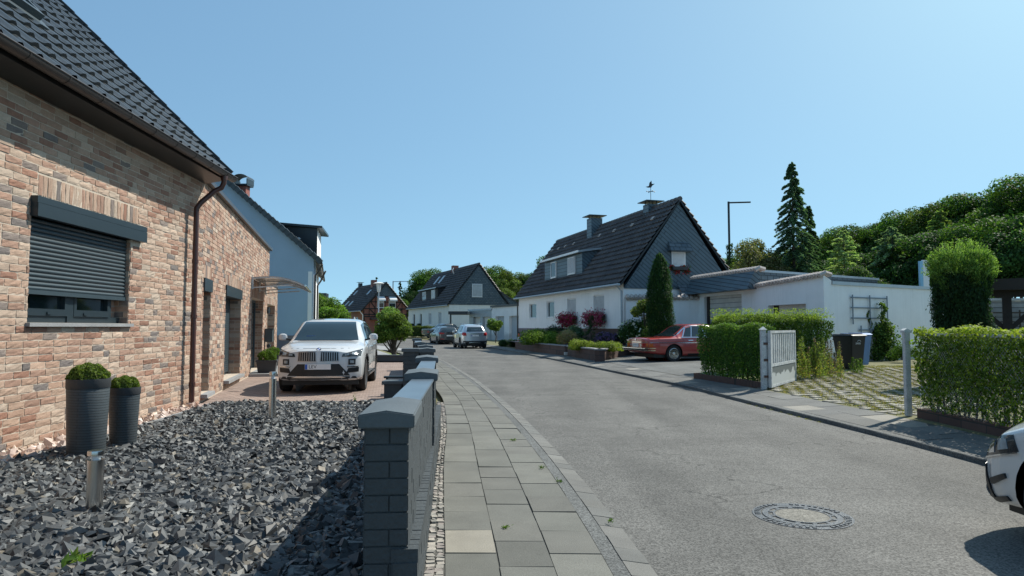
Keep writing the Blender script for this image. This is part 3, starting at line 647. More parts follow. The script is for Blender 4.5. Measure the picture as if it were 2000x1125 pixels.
def weed(name, label, cat, x, y, z, n, h, sp, cs, ls=.03, group=None):
    P = np.stack([rng.normal(0, sp * .55, n), rng.normal(0, sp * .55, n), np.abs(rng.normal(0, h * .4, n))], 1); N = rdir(n) + np.array([0, 0, .6])
    o = leafmesh(name, P, N, np.full(n, ls), pal(n, cs), M['leaf'], None, aspect=.4); o.location = (x, y, z); tag(o, label, cat, group)
    return o
for (x, y, lb) in ((.72, 5.05, 'small green weed in the kerb joint closest to the lower frame edge of the pavement'), (.42, 6.35, 'small green weed in the pavement joint beside the kerb channel'), (.30, 6.95, 'pale tuft of weed between slab and kerb channel'), (-.05, 4.9, 'tiny tuft of weed in the slab joint next to the pale slab'), (.02, 8.6, 'tiny weed tuft in the middle joint of the pavement')):
    weed('weed', lb, 'weed', x, y, .035, 26, .03, .030, LG + GR, .025, 'weeds in the pavement joints')
weed('weed', 'broad-leaved green weed growing out of the slate gravel at the lower left', 'weed', -2.45, 3.92, .12, 26, .05, .06, LG + GR, .09)
weed('weed', 'low green weed in the red pavers in front of the white car', 'weed', -2.62, 12.5, .065, 30, .10, .05, GR + LG, .035, 'weeds in front of the white car')
weed('weed', 'taller thin green weed in the red pavers under the white car bumper', 'weed', -2.95, 12.9, .065, 34, .17, .03, GR + LG, .035, 'weeds in front of the white car')
for i in range(9):
    y = 10.5 + i * .3; weed('weed', 'tufts of dry grass in the gutter of the far kerb', 'weed', float(Rk(y)) - .02, y, 0, 22, .02, .06, [(.16, .17, .06), (.22, .20, .09)], .03, 'dry tufts along the far kerb')

# ================================================================ front wall with piers, low plinth wall
def blockcourses(mb, x0, x1, y0, y1, z0, z1, ch=.083, bl=.24, axis='y', j=.008):
    """body of a painted block wall as separate blocks with recessed joints"""
    mb.box(x0 + j, x1 - j, y0 + j, y1 - j, z0, z1)
    nc = max(1, round((z1 - z0) / ch)); ch = (z1 - z0) / nc
    for c in range(nc):
        for ax in ('y', 'x'):
            a0, a1 = (y0, y1) if ax == 'y' else (x0, x1); st = (c % 2) * bl * .5; cuts = [a0] + [a0 + st + bl * k for k in range(0, 80) if a0 + .03 < a0 + st + bl * k < a1 - .03] + [a1]
            for p, q in zip(cuts[:-1], cuts[1:]):
                g = .004; zz0 = z0 + c * ch + g; zz1 = z0 + (c + 1) * ch - g; jj = [random.uniform(0, .003) for _ in range(2)]
                if ax == 'y':
                    mb.box(x1 - j * .9, x1 + jj[0], p + g, q - g, zz0, zz1); mb.box(x0 - jj[1], x0 + j * .9, p + g, q - g, zz0, zz1)
                else: mb.box(p + g, q - g, y0 - jj[0], y0 + j * .9, zz0, zz1); mb.box(p + g, q - g, y1 - j * .9, y1 + jj[1], zz0, zz1)
fw = thing('front_wall', 'dark grey painted block garden wall with seven capped piers between gravel bed and pavement', 'wall', (-.6, 3.3, 0))
piers = [(-.603, 3.3, .27, .66, 1.0), (-.817, 6.15, .30, .62, 1.0), (-1.15, 9.25, .31, .7, 1.0), (-1.61, 13.0, .32, .5, 1.0), (-1.81, 14.4, .30, .45, 1.02), (-2.27, 17.0, .31, .45, 1.03), (-3.05, 22.0, .31, .45, 1.04)]
def pier(cx, y, w, dp, z1, rot):
    M4 = Matrix.Translation((cx, y, 0)) @ Matrix.Rotation(rot, 4, 'Z')
    b = MB(); blockcourses(b, -w / 2 + .03, w / 2 - .03, .03, dp - .03, 0, z1 - .035); 
    for i, v in enumerate(b.V): b.V[i] = tuple(M4 @ Vector(v))
    po = b.build('pier', M['fbrick'], fw, world=True)
    c = MB(); c.prism([(-w / 2, z1 - .035), (w / 2, z1 - .035), (w / 2, z1 + .030), (0, z1 + .050), (-w / 2, z1 + .030)], (0, dp), M4)
    c.build('pier_cap', M['coping'], po, bevel=.006).matrix_parent_inverse = Matrix.Translation(-Vector(fw.location)); po.children[0].location = (0, 0, 0)
    return po
for i, (cx, y, w, dp, z1) in enumerate(piers):
    nx = piers[min(i + 1, 6)]; pv = piers[max(i - 1, 0)]; rot = -math.atan2(nx[0] - pv[0], nx[1] - pv[1])
    pier(cx, y, w, dp, z1, rot)
def wallseg(x0, y0, x1, y1, w, z0, z1, cop=.0, name='wall_panel', cmat='sheet'):
    rot = -math.atan2(x1 - x0, y1 - y0); L_ = math.hypot(x1 - x0, y1 - y0); M4 = Matrix.Translation((x0, y0, 0)) @ Matrix.Rotation(rot, 4, 'Z')
    b = MB(); blockcourses(b, -w / 2, w / 2, 0, L_, z0, z1)
    for i, v in enumerate(b.V): b.V[i] = tuple(M4 @ Vector(v))
    po = b.build(name, M['fbrick'], fw, world=True)
    if cop:
        c = MB(); c.box(-w / 2 - .015, w / 2 + .015, 0, L_, z1 + .001, z1 + cop, M4); c.build('coping', M[cmat], fw, world=True, bevel=.004)
    return po
wallseg(-.655, 3.94, -.80, 6.16, .17, 0, .965, .02)
wallseg(-.875, 6.76, -1.13, 9.27, .17, 0, .975, .02)
wallseg(-1.68, 13.5, -1.80, 14.4, .17, 0, .97, .02)
wallseg(-1.87, 14.8, -2.25, 17.0, .17, 0, .98, .02)
wallseg(-2.34, 17.4, -3.03, 22.0, .17, 0, .99, .02)
# the low plinth wall in front, with a rowlock course on top
yy = [3.32, 4.5, 6.2, 9.4]
for a, b_ in zip(yy[:-1], yy[1:]):
    wallseg(float(WF(a)) - .06, a, float(WF(b_)) - .06, b_, .12, 0, .33, 0, 'plinth_wall')
rl = MB(); y = 3.32
while y < 9.35:
    x = float(WF(y)); sl = float(WF(y + .3) - WF(y)) / .3; M4 = Matrix.Translation((x - .105, y, 0)) @ Matrix.Rotation(-math.atan(sl), 4, 'Z'); rl.box(-.02, .108, .003, .072, .325, .388 + random.uniform(0, .003), M4); y += .077
rl.build('rowlock_course', M['fbrick'], fw, world=True)
# corner pier cap turning to the left, and low cross wall beyond the driveway
M4 = Matrix.Translation((-1.93, 13.0, 0)); b = MB(); blockcourses(b, -.14, .16, .03, .45, .1, .975)
for i, v in enumerate(b.V): b.V[i] = tuple(M4 @ Vector(v))
b.build('pier', M['fbrick'], fw, world=True); c = MB(); c.box(-.17, .165, 0, .48, .976, 1.04, M4); c.build('pier_cap', M['coping'], fw, world=True, bevel=.005)
xw = thing('low_wall', 'low dark grey wall crossing behind the red paved driveway by the round tree', 'wall', (-5, 27.1, .1))
b = MB(); b.box(-6.2, -3.95, 27.0, 27.22, .1, .31); b.build('wall_body', M['fbrick'], xw, world=True); b = MB(); b.box(-6.22, -3.93, 26.97, 27.25, .311, .355); b.build('coping', M['coping'], xw, world=True)
lp = thing('low_pier', 'low dark grey block pier with flat cap beside the driveway', 'pier', (-2.28, 13.3, .06))
b = MB(); b.box(-.17, .17, -.15, .2, 0, .30); b.build('pier_body', M['fbrick'], lp, bevel=.006); b = MB(); b.box(-.21, .21, -.19, .24, .301, .355); b.build('cap', M['coping'], lp, bevel=.005)
b = MB(); b.box(-.30, .16, .5, .62, .36, .40); b.box(-.26, -.22, .53, .58, 0, .36); b.box(.1, .14, .53, .58, 0, .36); b.build('rail', M['anth'], lp)

# ================================================================ brick house (front left)
house = thing('brick_house', 'red and beige brick house with black tiled roof and grey shutters at the left edge', 'house', (-5.4, 8, 0))
BC = np.array([(.39, .265, .195), (.43, .32, .245), (.33, .20, .145), (.26, .135, .092), (.20, .16, .14), (.44, .345, .27), (.36, .23, .165), (.16, .135, .125)]); BW = [.24, .17, .18, .11, .06, .05, .15, .04]
def bricks(name, o, u, n, Lw, z0, z1, holes, parent, sold=(), rough=True, ch=.0833, bl=.27):
    """every brick of a facing wall modelled: o at u=0; holes (a0,a1,z0,z1); sold = soldier courses (a0,a1,z0,z1)"""
    o = np.array(o, float); u = np.array(u, float); n = np.array(n, float); V = []; F = []; C = []; r = np.random.default_rng(len(name) + int(Lw * 10)); g = .0065
    allh = list(holes) + [s[:4] for s in sold]
    def one(a0, a1, b0, b1):
        if a1 - a0 < .02: return
        c = BC[r.choice(8, p=BW)] * (1 + r.normal(0, .08)); d0 = .0065 + r.uniform(-.002, .004); base = len(V)
        if rough:
            na, nb = 4, 3; ia = np.linspace(a0, a1, na + 1); ib = np.linspace(b0, b1, nb + 1)
            for p in ia:
                for q in ib:
                    edge_ = p in (a0, a1) or q in (b0, b1); d = d0 + r.normal(0, .0022) - (.003 if edge_ else 0); jj = r.normal(0, .0012, 2); V.append(o + u * (p + jj[0]) + n * d + np.array([0, 0, q + jj[1]]))
            m = nb + 1
            for i in range(na):
                for j in range(nb): k = base + i * m + j; F.append((k, k + m, k + m + 1, k + 1))
            rim = [base + i * m for i in range(na + 1)] + [base + na * m + j for j in range(1, m)] + [base + i * m + nb for i in range(na - 1, -1, -1)] + [base + j for j in range(nb - 1, 0, -1)]
            b2 = len(V)
            for k in rim: V.append(np.array(V[k]) - n * .016)
            for i in range(len(rim)): i2 = (i + 1) % len(rim); F.append((rim[i], b2 + i, b2 + i2, rim[i2]))
        else:
            for dd in (d0, -.005):
                for p, q in ((a0, b0), (a1, b0), (a1, b1), (a0, b1)): V.append(o + u * p + n * (dd + (r.normal(0, .002) if dd > 0 else 0)) + np.array([0, 0, q]))
            F.append((base, base + 1, base + 2, base + 3)); F.extend([(base + k, base + 4 + k, base + 4 + (k + 1) % 4, base + (k + 1) % 4) for k in range(4)])
        C.extend([c] * (len(V) - base))
    nc = int(round((z1 - z0) / ch))
    for c in range(nc):
        b0 = z0 + c * ch + g; b1 = z0 + (c + 1) * ch - g; x = -(.5 * (c % 2) + r.choice([0, 0, 0, .25])) * bl; segs = []
        while x < Lw:
            w = bl if r.random() > .06 else bl * .5; a0, a1 = max(x + g, 0), min(x + w - g, Lw); x += w; segs.append((a0, a1))
        zc = (b0 + b1) / 2
        for a0, a1 in segs:
            parts = [(a0, a1)]
            for h in allh:
                if h[2] < zc < h[3]:
                    np_ = []
                    for p, q in parts:
                        if q <= h[0] or p >= h[1]: np_.append((p, q)); continue
                        if p < h[0] - .02: np_.append((p, h[0] - .002))
                        if q > h[1] + .02: np_.append((h[1] + .002, q))
                    parts = np_
            for p, q in parts: one(p, q, b0, b1)
    for s in sold:
        k = int((s[1] - s[0]) / ch); w = (s[1] - s[0]) / k
        for i in range(k): one(s[0] + i * w + g, s[0] + (i + 1) * w - g, s[2] + g, s[3] - g)
    V = np.array(V) - np.array(parent.location); 
    return mk(name, V, F, M['brick'], parent, False, np.array(C))
Y0 = 1.5; L1 = 12.35 - Y0
d1 = Vector((-.0435, 1, 0)).normalized(); n1 = Vector((d1.y, -d1.x, 0)); o1 = Vector((wallx(Y0), Y0, 0))
sN = lambda y: (y - Y0) / d1.y
h1 = [(sN(7.62), sN(9.80), 1.50, 2.70)]
s1 = [(sN(7.72), sN(10.0), 2.955, 3.20)]
bricks('brick_facing', o1 + Vector((0, 0, 0)), d1, n1, L1, .05, 4.13, h1 + [(sN(7.62), sN(10.12), 2.66, 2.95)], house, s1)
mb = MB(); panel(mb, o1, d1, n1, L1, -.1, 4.1, h1, .24); mb.build('wall', M['mortar'], house, world=True)
def face_reveal(o, u, n, h, parent, depth=.2):
    """brick courses returning into the far side of an opening (the side the street sees)"""
    a0, a1, z0, z1 = h
    return bricks('brick_reveal', Vector(o) + Vector(u) * (a1 - .002) , -Vector(n), -Vector(u), depth, z0, z1, [], parent, (), False)
face_reveal(o1, d1, n1, h1[0], house)
# the big window: frame, two casements, raised slatted shutter in its box, stone sill
B = basis(o1 + d1 * h1[0][0] - n1 * .16, d1, -n1, (0, 0, 1)); ww = h1[0][1] - h1[0][0]
f = MB(); f.box(0, ww, -.04, .04, 1.5, 1.58, B); f.box(0, .07, -.04, .04, 1.58, 2.7, B); f.box(ww - .30, ww - .23, -.04, .04, 1.58, 2.7, B); f.box(ww * .42, ww * .42 + .13, -.055, .04, 1.5, 2.7, B)
for a, b_ in ((.07, ww * .42), (ww * .42 + .13, ww - .30)):
    f.box(a + .003, b_ - .003, -.06, .02, 1.583, 1.665, B); f.box(a + .003, a + .06, -.06, .02, 1.665, 2.7, B); f.box(b_ - .06, b_ - .003, -.06, .02, 1.665, 2.7, B)
f.box(.5, .58, -.075, -.06, 1.60, 1.63, B); f.box(1.25, 1.33, -.075, -.06, 1.60, 1.63, B)
wo = f.build('window', M['anth'], house, world=True)
def sub(mbx, name, mat, par, root):
    o = mbx.build(name, mat, None, world=False); o.data.transform(Matrix.Translation(-Vector(root.location))); o.parent = par; return o
g = MB(); g.box(.07, ww - .3, -.012, .0, 1.6, 2.7, B); sub(g, 'pane', M['glass'], wo, house)
g = MB(); g.box(ww - .23, ww, .03, .05, 1.5, 2.7, B); sub(g, 'side_panel', M['reveal'], wo, house)
s = MB(); z = 1.87; s.box(0.01, ww - .01, -.125, -.095, z - .045, z + .005, B)
while z < 2.69:
    V = []; k = 5
    for i in range(k + 1): a = math.pi * i / k; V += [(0.012, -.10 - .016 * math.sin(a), z + .048 * i / k), (ww - .012, -.10 - .016 * math.sin(a), z + .048 * i / k)]
    s.add(V, [(2 * i, 2 * i + 1, 2 * i + 3, 2 * i + 2) for i in range(k)], B); z += .052
sub(s, 'shutter', M['anth2'], wo, house)
s = MB(); s.box(-.02, ww + .30, -.235, .02, 2.70, 2.93, B); s.box(-.02, ww + .30, -.25, -.236, 2.70, 2.85, B); s.box(-.02, ww + .30, -.243, -.236, 2.855, 2.93, B); sub(s, 'shutter_box', M['anth'], wo, house)
s = MB(); s.box(-.03, ww + .06, -.215, .05, 1.455, 1.498, B); sub(s, 'sill', M['conc'], wo, house)
# roof: eave along the street, verge at the far end
EX = lambda y: -4.93 - .0435 * y * .5      # gutter line
d2 = Vector((-.0405, 1, 0)).normalized(); ro = Vector((-4.72, 1.2, 4.23)); up45 = Vector((-d2.y, d2.x, 0)) + Vector((0, 0, 1.0)); up45.normalize()
nU = 37
tiles('roof_tiles', ro, d2, up45, nU, 19, .30, .345, M['tile1'], house, amp=.035, step=.045, su=9, clip=None).data.transform(Matrix.Translation(-Vector(house.location)))
s = MB(); nn = d2.cross(up45).normalized(); nn = nn if nn.z > 0 else -nn
rw = nU * .30; a = ro - nn * .10; V = [a, a + d2 * rw, a + d2 * rw + up45 * 6.5, a + up45 * 6.5]; s.add(V + [v + nn * .09 for v in V], [(0, 3, 2, 1), (4, 5, 6, 7), (0, 1, 5, 4), (1, 2, 6, 5), (2, 3, 7, 6), (3, 0, 4, 7)]); s.build('roof_deck', M['black'], house, world=True)
s = MB()
for i in range(19): p = ro + d2 * (rw + .0) + up45 * (i * .345); s.bar(p - up45 * .03 + nn * .02, p + up45 * .36 - nn * .01 + nn * .015, .05, .16)
s.build('verge_tiles', M['tile1'], house, world=True)
# gable end wall under the far verge
s = MB(); e2 = o1 + d1 * L1; s.add([(e2.x, e2.y, 0), (e2.x - 7, e2.y + .1, 0), (e2.x - 7, e2.y + .1, 10.2), (e2.x, e2.y, 4.05), (e2.x, e2.y - .3, 0), (e2.x - 7, e2.y - .2, 0), (e2.x - 7, e2.y - .2, 10.2), (e2.x, e2.y - .3, 4.05)], [(0, 3, 2, 1), (4, 5, 6, 7), (0, 1, 5, 4), (1, 2, 6, 5), (2, 3, 7, 6), (3, 0, 4, 7)]); s.build('gable_wall', M['reveal'], house, world=True)
s = MB(); q0 = Vector((wallx(1.2) + .02, 1.2, 0)); q1 = Vector((wallx(12.4) + .02, 12.4, 0)); g0 = ro; g1 = ro + d2 * (rw - .05)
s.add([(q0.x - .1, q0.y, 4.06), (q1.x - .1, q1.y, 4.06), (g1.x - .03, g1.y, 4.10), (g0.x - .03, g0.y, 4.10), (q0.x - .1, q0.y, 4.6), (q1.x - .1, q1.y, 4.6), (g1.x - .03, g1.y, 4.2), (g0.x - .03, g0.y, 4.2)], [(0, 3, 2, 1), (4, 5, 6, 7), (0, 1, 5, 4), (1, 2, 6, 5), (2, 3, 7, 6), (3, 0, 4, 7)]); s.build('soffit', M['black'], house, world=True)
s = MB(); gx = .075
def halfpipe(mb, a, b, r, n=8, th=.006):
    a = Vector(a); b = Vector(b); d = (b - a).normalized(); rt = d.cross(Vector((0, 0, 1))).normalized(); V = []
    for p in (a, b):
        for rr in (r, r - th):
            for i in range(n + 1): an = math.pi * i / n; V.append(p + rt * math.cos(an) * rr - Vector((0, 0, 1)) * math.sin(an) * rr)
    m = n + 1; F = []
    for i in range(n): F += [(i, i + 1, 2 * m + i + 1, 2 * m + i), (m + i + 1, m + i, 3 * m + i, 3 * m + i + 1), (i + 1, i, m + i, m + i + 1), (2 * m + i, 2 * m + i + 1, 3 * m + i + 1, 3 * m + i)]
    mb.add(V, F)
ga = ro + Vector((.055, 0, -.02)); gb = ro + d2 * (rw + .12) + Vector((.055, 0, -.05)); halfpipe(s, ga, gb, .078); s.tube([ga + Vector((.078, 0, 0)), gb + Vector((.078, 0, 0))], .011, 6)
for i in range(17): p = ga + (gb - ga) * (i + .3) / 17; halfpipe(s, p, p + d2 * .02, .083)
s.build('gutter', M['graygutter'], house, world=True, smooth=True)
s = MB(); px_ = Vector((-5.46, 11.72, 0)); t0 = gb - d2 * .45 - Vector((0, 0, .05))
s.tube([t0, t0 - Vector((0, 0, .13)), t0 + Vector((-.04, 0, -.22)), t0 + Vector((-.14, -.05, -.29)), Vector((px_.x + .05, px_.y + .03, 3.60)), Vector((px_.x, px_.y, 3.5)), Vector((px_.x, px_.y, 3.35)), Vector((px_.x, px_.y, .1))], .045, 12)
for z in (.45, 1.6, 2.55): s.lathe([(.054, z), (.054, z + .06)], 12, Matrix.Translation(px_))
s.lathe([(.052, -.05), (.06, .02), (.06, .06)], 12, Matrix.Translation(t0 - Vector((0, 0, .04))))
s.build('downpipe', M['brownpipe'], house, world=True, smooth=True)
# skylight on the roof
sp = ro + d2 * (7.45 - 1.2) + up45 * 1.62 + nn * .05; s = MB(); Bq = basis(sp, d2, up45, nn); s.box(0, .07, 0, 1.25, 0, .10, Bq); s.box(1.18, 1.25, 0, 1.25, 0, .10, Bq); s.box(.07, 1.18, 0, .08, 0, .10, Bq); s.box(.07, 1.18, 1.17, 1.25, 0, .10, Bq); s.box(-.09, 1.34, -.14, 1.3, -.06, .012, Bq)
so = s.build('skylight', M['anth2'], house, world=True); g = MB(); g.box(.07, 1.18, .08, 1.17, .07, .085, Bq); sub(g, 'pane', M['glass'], so, house)
# ---- second brick wing, set back and angled
wing = thing('brick_annex', 'angled brick annex with slatted windows, front door and curved glass canopy', 'house', (-7.5, 20, 0))
d3 = Vector((-.2425, .9701, 0)); n3 = Vector((d3.y, -d3.x, 0)); o3 = Vector((-5.66, 12.42, 0)); S3 = lambda y: (y - 12.42) / d3.y
hh = [(S3(12.58), S3(13.32), .22, 2.36), (S3(15.0), S3(17.35), .28, 2.38), (S3(19.4), S3(22.2), .14, 2.30), (S3(23.5), S3(26.2), .10, 2.25)]
hA = [h for h in hh]; sol = [(h[0] + .0, h[1] + .0, h[3] + .005, h[3] + .25) for h in hh]
LA, LB = S3(23.9), S3(27.2)
bricks('brick_facing', o3, d3, n3, LA, .1, 4.10, hA, wing, sol, False)
bricks('brick_facing', o3 + d3 * LA, d3, n3, LB - LA, .1, 2.95, [(max(h[0] - LA, -.1), h[1] - LA, h[2], h[3]) for h in hh[3:]], wing, [(.02, hh[3][1] - LA, hh[3][3] + .005, hh[3][3] + .25)], False)
mb = MB(); panel(mb, o3, d3, n3, LA, -.1, 4.12, [(h[0], min(h[1], LA), h[2], h[3]) for h in hh], .35); panel(mb, o3 + d3 * LA, d3, n3, LB - LA, -.1, 2.96, [(0, hh[3][1] - LA, .1, 2.25)], .35)
p0 = o3 + d3 * LA; p1 = p0 - n3 * 6; mb.add([(p0.x, p0.y, 2.9), (p1.x, p1.y, 2.9), (p1.x, p1.y, 4.1), (p0.x, p0.y, 4.1)], [(0, 1, 2, 3)]); p0 = o3 + d3 * LB; p1 = p0 - n3 * 6; mb.add([(p0.x, p0.y, 0), (p1.x, p1.y, 0), (p1.x, p1.y, 2.95), (p0.x, p0.y, 2.95)], [(0, 1, 2, 3)])
mb.build('wall', M['mortar'], wing, world=True)
for h in hh: face_reveal(o3, d3, n3, h, wing, .33)
s = MB(); Bw = basis(o3, d3, -n3, (0, 0, 1)); s.box(0, LA + .05, -.10, 6, 4.12, 4.20, Bw); s.box(LA + .051, LB + .05, -.02, 6, 2.965, 3.03, Bw); s.build('flat_roof', M['graygutter'], wing, world=True)
def shut3(h, slat0, frac=1.0):
    Bx = basis(o3 + d3 * h[0] - n3 * .30, d3, -n3, (0, 0, 1)); w = h[1] - h[0]; f = MB(); f.box(0, w, -.02, .04, h[2], h[2] + .06, Bx); f.box(0, .06, -.02, .04, h[2] + .06, h[3], Bx); f.box(w - .06, w, -.02, .04, h[2] + .06, h[3], Bx); f.box(.06, w - .06, .03, .04, h[2] + .06, h[3], Bx)
    fo = f.build('window', M['anth'], wing, world=True); s = MB(); z = h[2] + .07
    while z < h[3]: s.box(.05, w - .05, -.05, -.03, z, z + .043, Bx); s.box(.05, w - .05, -.035, -.028, z + .043, z + .052, Bx); z += .052
    sub(s, 'shutter', M['anth2'], fo, wing); s = MB(); s.box(-.02, w + .02, -.335, .02, h[3] - .24, h[3] - .004, Bx); sub(s, 'shutter_box', M['anth'], fo, wing)
    s = MB(); s.box(-.03, w + .03, -.42, .02, h[2] - .07, h[2] - .005, Bx); sub(s, 'sill', M['conc'], fo, wing)
shut3(hh[0], 0); shut3(hh[1], 0)
h = hh[2]; Bx = basis(o3 + d3 * h[0] - n3 * .26, d3, -n3, (0, 0, 1)); w = h[1] - h[0]; f = MB(); f.box(0, .07, -.04, .04, h[2], h[3], Bx); f.box(w - .07, w, -.04, .04, h[2], h[3], Bx); f.box(.07, w - .07, -.04, .04, h[3] - .07, h[3], Bx); f.box(.5, .58, -.04, .04, h[2], h[3] - .07, Bx); f.box(w - .9, w - .82, -.04, .04, h[2], h[3] - .07, Bx)
f.box(.585, w - .905, -.03, .02, h[2] + .02, h[3] - .075, Bx); do = f.build('door', M['anth2'], wing, world=True)
g = MB(); g.box(.08, .49, -.01, 0, h[2] + .05, h[3] - .08, Bx); g.box(w - .81, w - .08, -.01, 0, h[2] + .05, h[3] - .08, Bx); sub(g, 'pane', M['glass'], do, wing)
g = MB(); g.tube([(.80 + .10 * math.sin(3.0 * t / 10 * 2 - .6), -.09, h[2] + .25 + 1.7 * t / 10) for t in range(11)], .022, 6, Bx); sub(g, 'handle', M['steel'], do, wing)
s = MB(); s.box(h[0] - .35, hh[3][1] - .6, -.95, .02, .005, .145, Bw); s.build('door_step', M['conc'], wing, world=True)
# curved canopy
cn = thing('door_canopy', 'curved translucent grey canopy on brackets above the annex front door', 'canopy', tuple(o3 + d3 * S3(19.2) + n3 * .02 + Vector((0, 0, 2.78))), math.atan2(d3.y, d3.x))
Lc = S3(22.6) - S3(19.2); arc = [(1.45 * t / 10, .06 + .10 * math.sin(math.pi * (t / 10) * .62) - .30 * (t / 10) ** 2.4) for t in range(11)]
s = MB(); 
for (t0_, t1_) in zip(arc[:-1], arc[1:]): s.add([(x, -y, z + dz) for dz in (0, .012) for (y, z) in (t0_, t1_) for x in (0, Lc)], [(0, 1, 3, 2), (4, 6, 7, 5), (0, 4, 5, 1), (2, 3, 7, 6), (0, 2, 6, 4), (1, 5, 7, 3)])
s.build('canopy_sheet', M['acryl'], cn)
for x in (.02, Lc * .5, Lc - .02):
    s = MB(); s.tube([(x, -y, z - .025) for y, z in arc], .02, 6); s.bar((x, 0, -.22), (x, -1.1, -.13), .03); s.bar((x, -.02, -.26), (x, -.02, .08), .05); s.build('bracket', M['gatew'], cn)
s = MB(); s.tube([(-.03, -arc[-1][0], arc[-1][1]), (Lc + .03, -arc[-1][0], arc[-1][1])], .03, 8); s.build('front_rail', M['steel'], cn)
mbx = thing('mailbox', 'grey metal mailbox on the brick pillar beside the annex door', 'mailbox', tuple(o3 + d3 * S3(22.75) + n3 * .10 + Vector((0, 0, .95))), math.atan2(d3.y, d3.x))
s = MB(); s.box(0, .42, -.16, .08, 0, .42); s.prism([(0, .42), (.42, .42), (.42, .45), (0, .45)], (-.19, .08)); s.build('box_body', M['anth2'], mbx, bevel=.01); s = MB(); s.tube([(.06, -.03, -.13), (.36, -.03, -.13)], .06, 10); s.build('newspaper_tube', M['anth'], mbx)
wl = thing('wall_lamp', 'small grey cylinder wall lamp between door and porch opening', 'wall lamp', tuple(o3 + d3 * S3(22.9) + n3 * .1 + Vector((0, 0, 2.0)))); s = MB(); s.lathe([(.045, -.1), (.05, -.1), (.05, .12), (.04, .12)], 12); s.box(-.02, .02, -.1, 0, 0, .04); s.build('lamp_body', M['anth2'], wl)
# ---- pots, planters, bollards
def pot(label, x, y, z, h, rt, rb, ball, group=None, ang=0):
    t = thing('plant_pot', label, 'plant pot', (x, y, z), 0, group)
    s = MB(); s.lathe([(rb * .98, 0), (rb, .01), (rb + (rt - rb) * .85, h * .88), (rt * .97, h * .885), (rt, h * .89), (rt, h), (rt - .02, h), (rt - .025, h - .05), (0.0, h - .05)], 40); s.build('pot_body', M['pot'], t, True)
    s = MB(); s.lathe([(rt * 1.001, h * .885), (rt * 1.012, h * .89), (rt * 1.012, h + .005), (rt * .93, h + .005), (rt * .93, h - .04)], 40); s.build('pot_rim', M['potp'], t, True)
    n = 5200; d = rdir(n); d[:, 2] = np.abs(d[:, 2]) * 1.0 - .12; P = d * ball * (1 - .25 * rng.random((n, 1)) ** 2) * np.array([1, 1, .80]) + np.array([0, 0, h + ball * .12]); P = lump(P, .008, 25)
    leafmesh('foliage', P, d * .7 + rdir(n) * .8, np.full(n, .024), pal(n, [(.11, .16, .03), (.15, .21, .045), (.06, .10, .02), (.22, .27, .08)]), M['leaf'], t)
    return t
pot('taller nearer dark round pot with clipped box ball at the brick wall', -4.50, 7.30, .10, .80, .205, .178, .198, 'tall round pots at the brick wall')
pot('shorter dark round pot with clipped ball, half hidden behind the taller pot', -4.43, 7.86, .10, .66, .165, .135, .155, 'tall round pots at the brick wall')
def planter(label, x, y, z, w, h, ball, group, rz):
    t = thing('planter', label, 'planter', (x, y, z), rz, group); a = w / 2; s = MB(); s.frus((-a * .8, a * .8, -a * .8, a * .8), (-a, a, -a, a), 0, h * .9); s.box(-a - .02, a + .02, -a - .02, -a + .03, h * .9, h); s.box(-a - .02, a + .02, a - .03, a + .02, h * .9, h); s.box(-a - .02, -a + .03, -a + .03, a - .03, h * .9, h); s.box(a - .03, a + .02, -a + .03, a - .03, h * .9, h); s.build('planter_box', M['potp'], t)
    n = 4200; d = rdir(n); P = d * ball * (1 - .3 * rng.random((n, 1)) ** 2) * np.array([1, 1, .85]) + np.array([0, 0, h + ball * .3]); P[:, 2] = np.maximum(P[:, 2], h - .03)
    leafmesh('foliage', lump(P, .02, 14), d * .7 + rdir(n) * .8, np.full(n, .034), pal(n, [(.10, .17, .03), (.14, .23, .04), (.06, .11, .02)]), M['leaf'], t); return t
planter('square dark planter with box ball left of the front door, the larger of two', -7.05, 19.75, .065, .54, .44, .25, 'planters by the annex door', .25)
planter('smaller square dark planter with box ball on the doorstep beyond the larger one', -8.15, 23.4, .15, .46, .34, .24, 'planters by the annex door', .25)
def bollard(label, x, y, z, h, r):
    t = thing('bollard_light', label, 'bollard light', (x, y, z), 0, 'steel bollard lights in the gravel bed'); s = MB(); s.lathe([(r, 0), (r, h * .86), (r * .6, h * .865)], 32); s.build('post', M['steel'], t, True)
    s = MB(); s.lathe([(r * .55, h * .86), (r * .55, h * .93)], 24); s.build('lamp_glass', M['lampw'], t, True); s = MB(); s.lathe([(r * .6, h * .925), (r, h * .93), (r, h * .985), (r * .97, h), (0, h)], 32); s.build('cap', M['steel'], t, True)
bollard('brushed steel bollard light in the slate gravel near the camera, beside the tall pots', -3.04, 5.05, .08, .47, .055)
bollard('steel bollard light at the far edge of the gravel before the white car', -3.48, 10.0, .08, .72, .052)
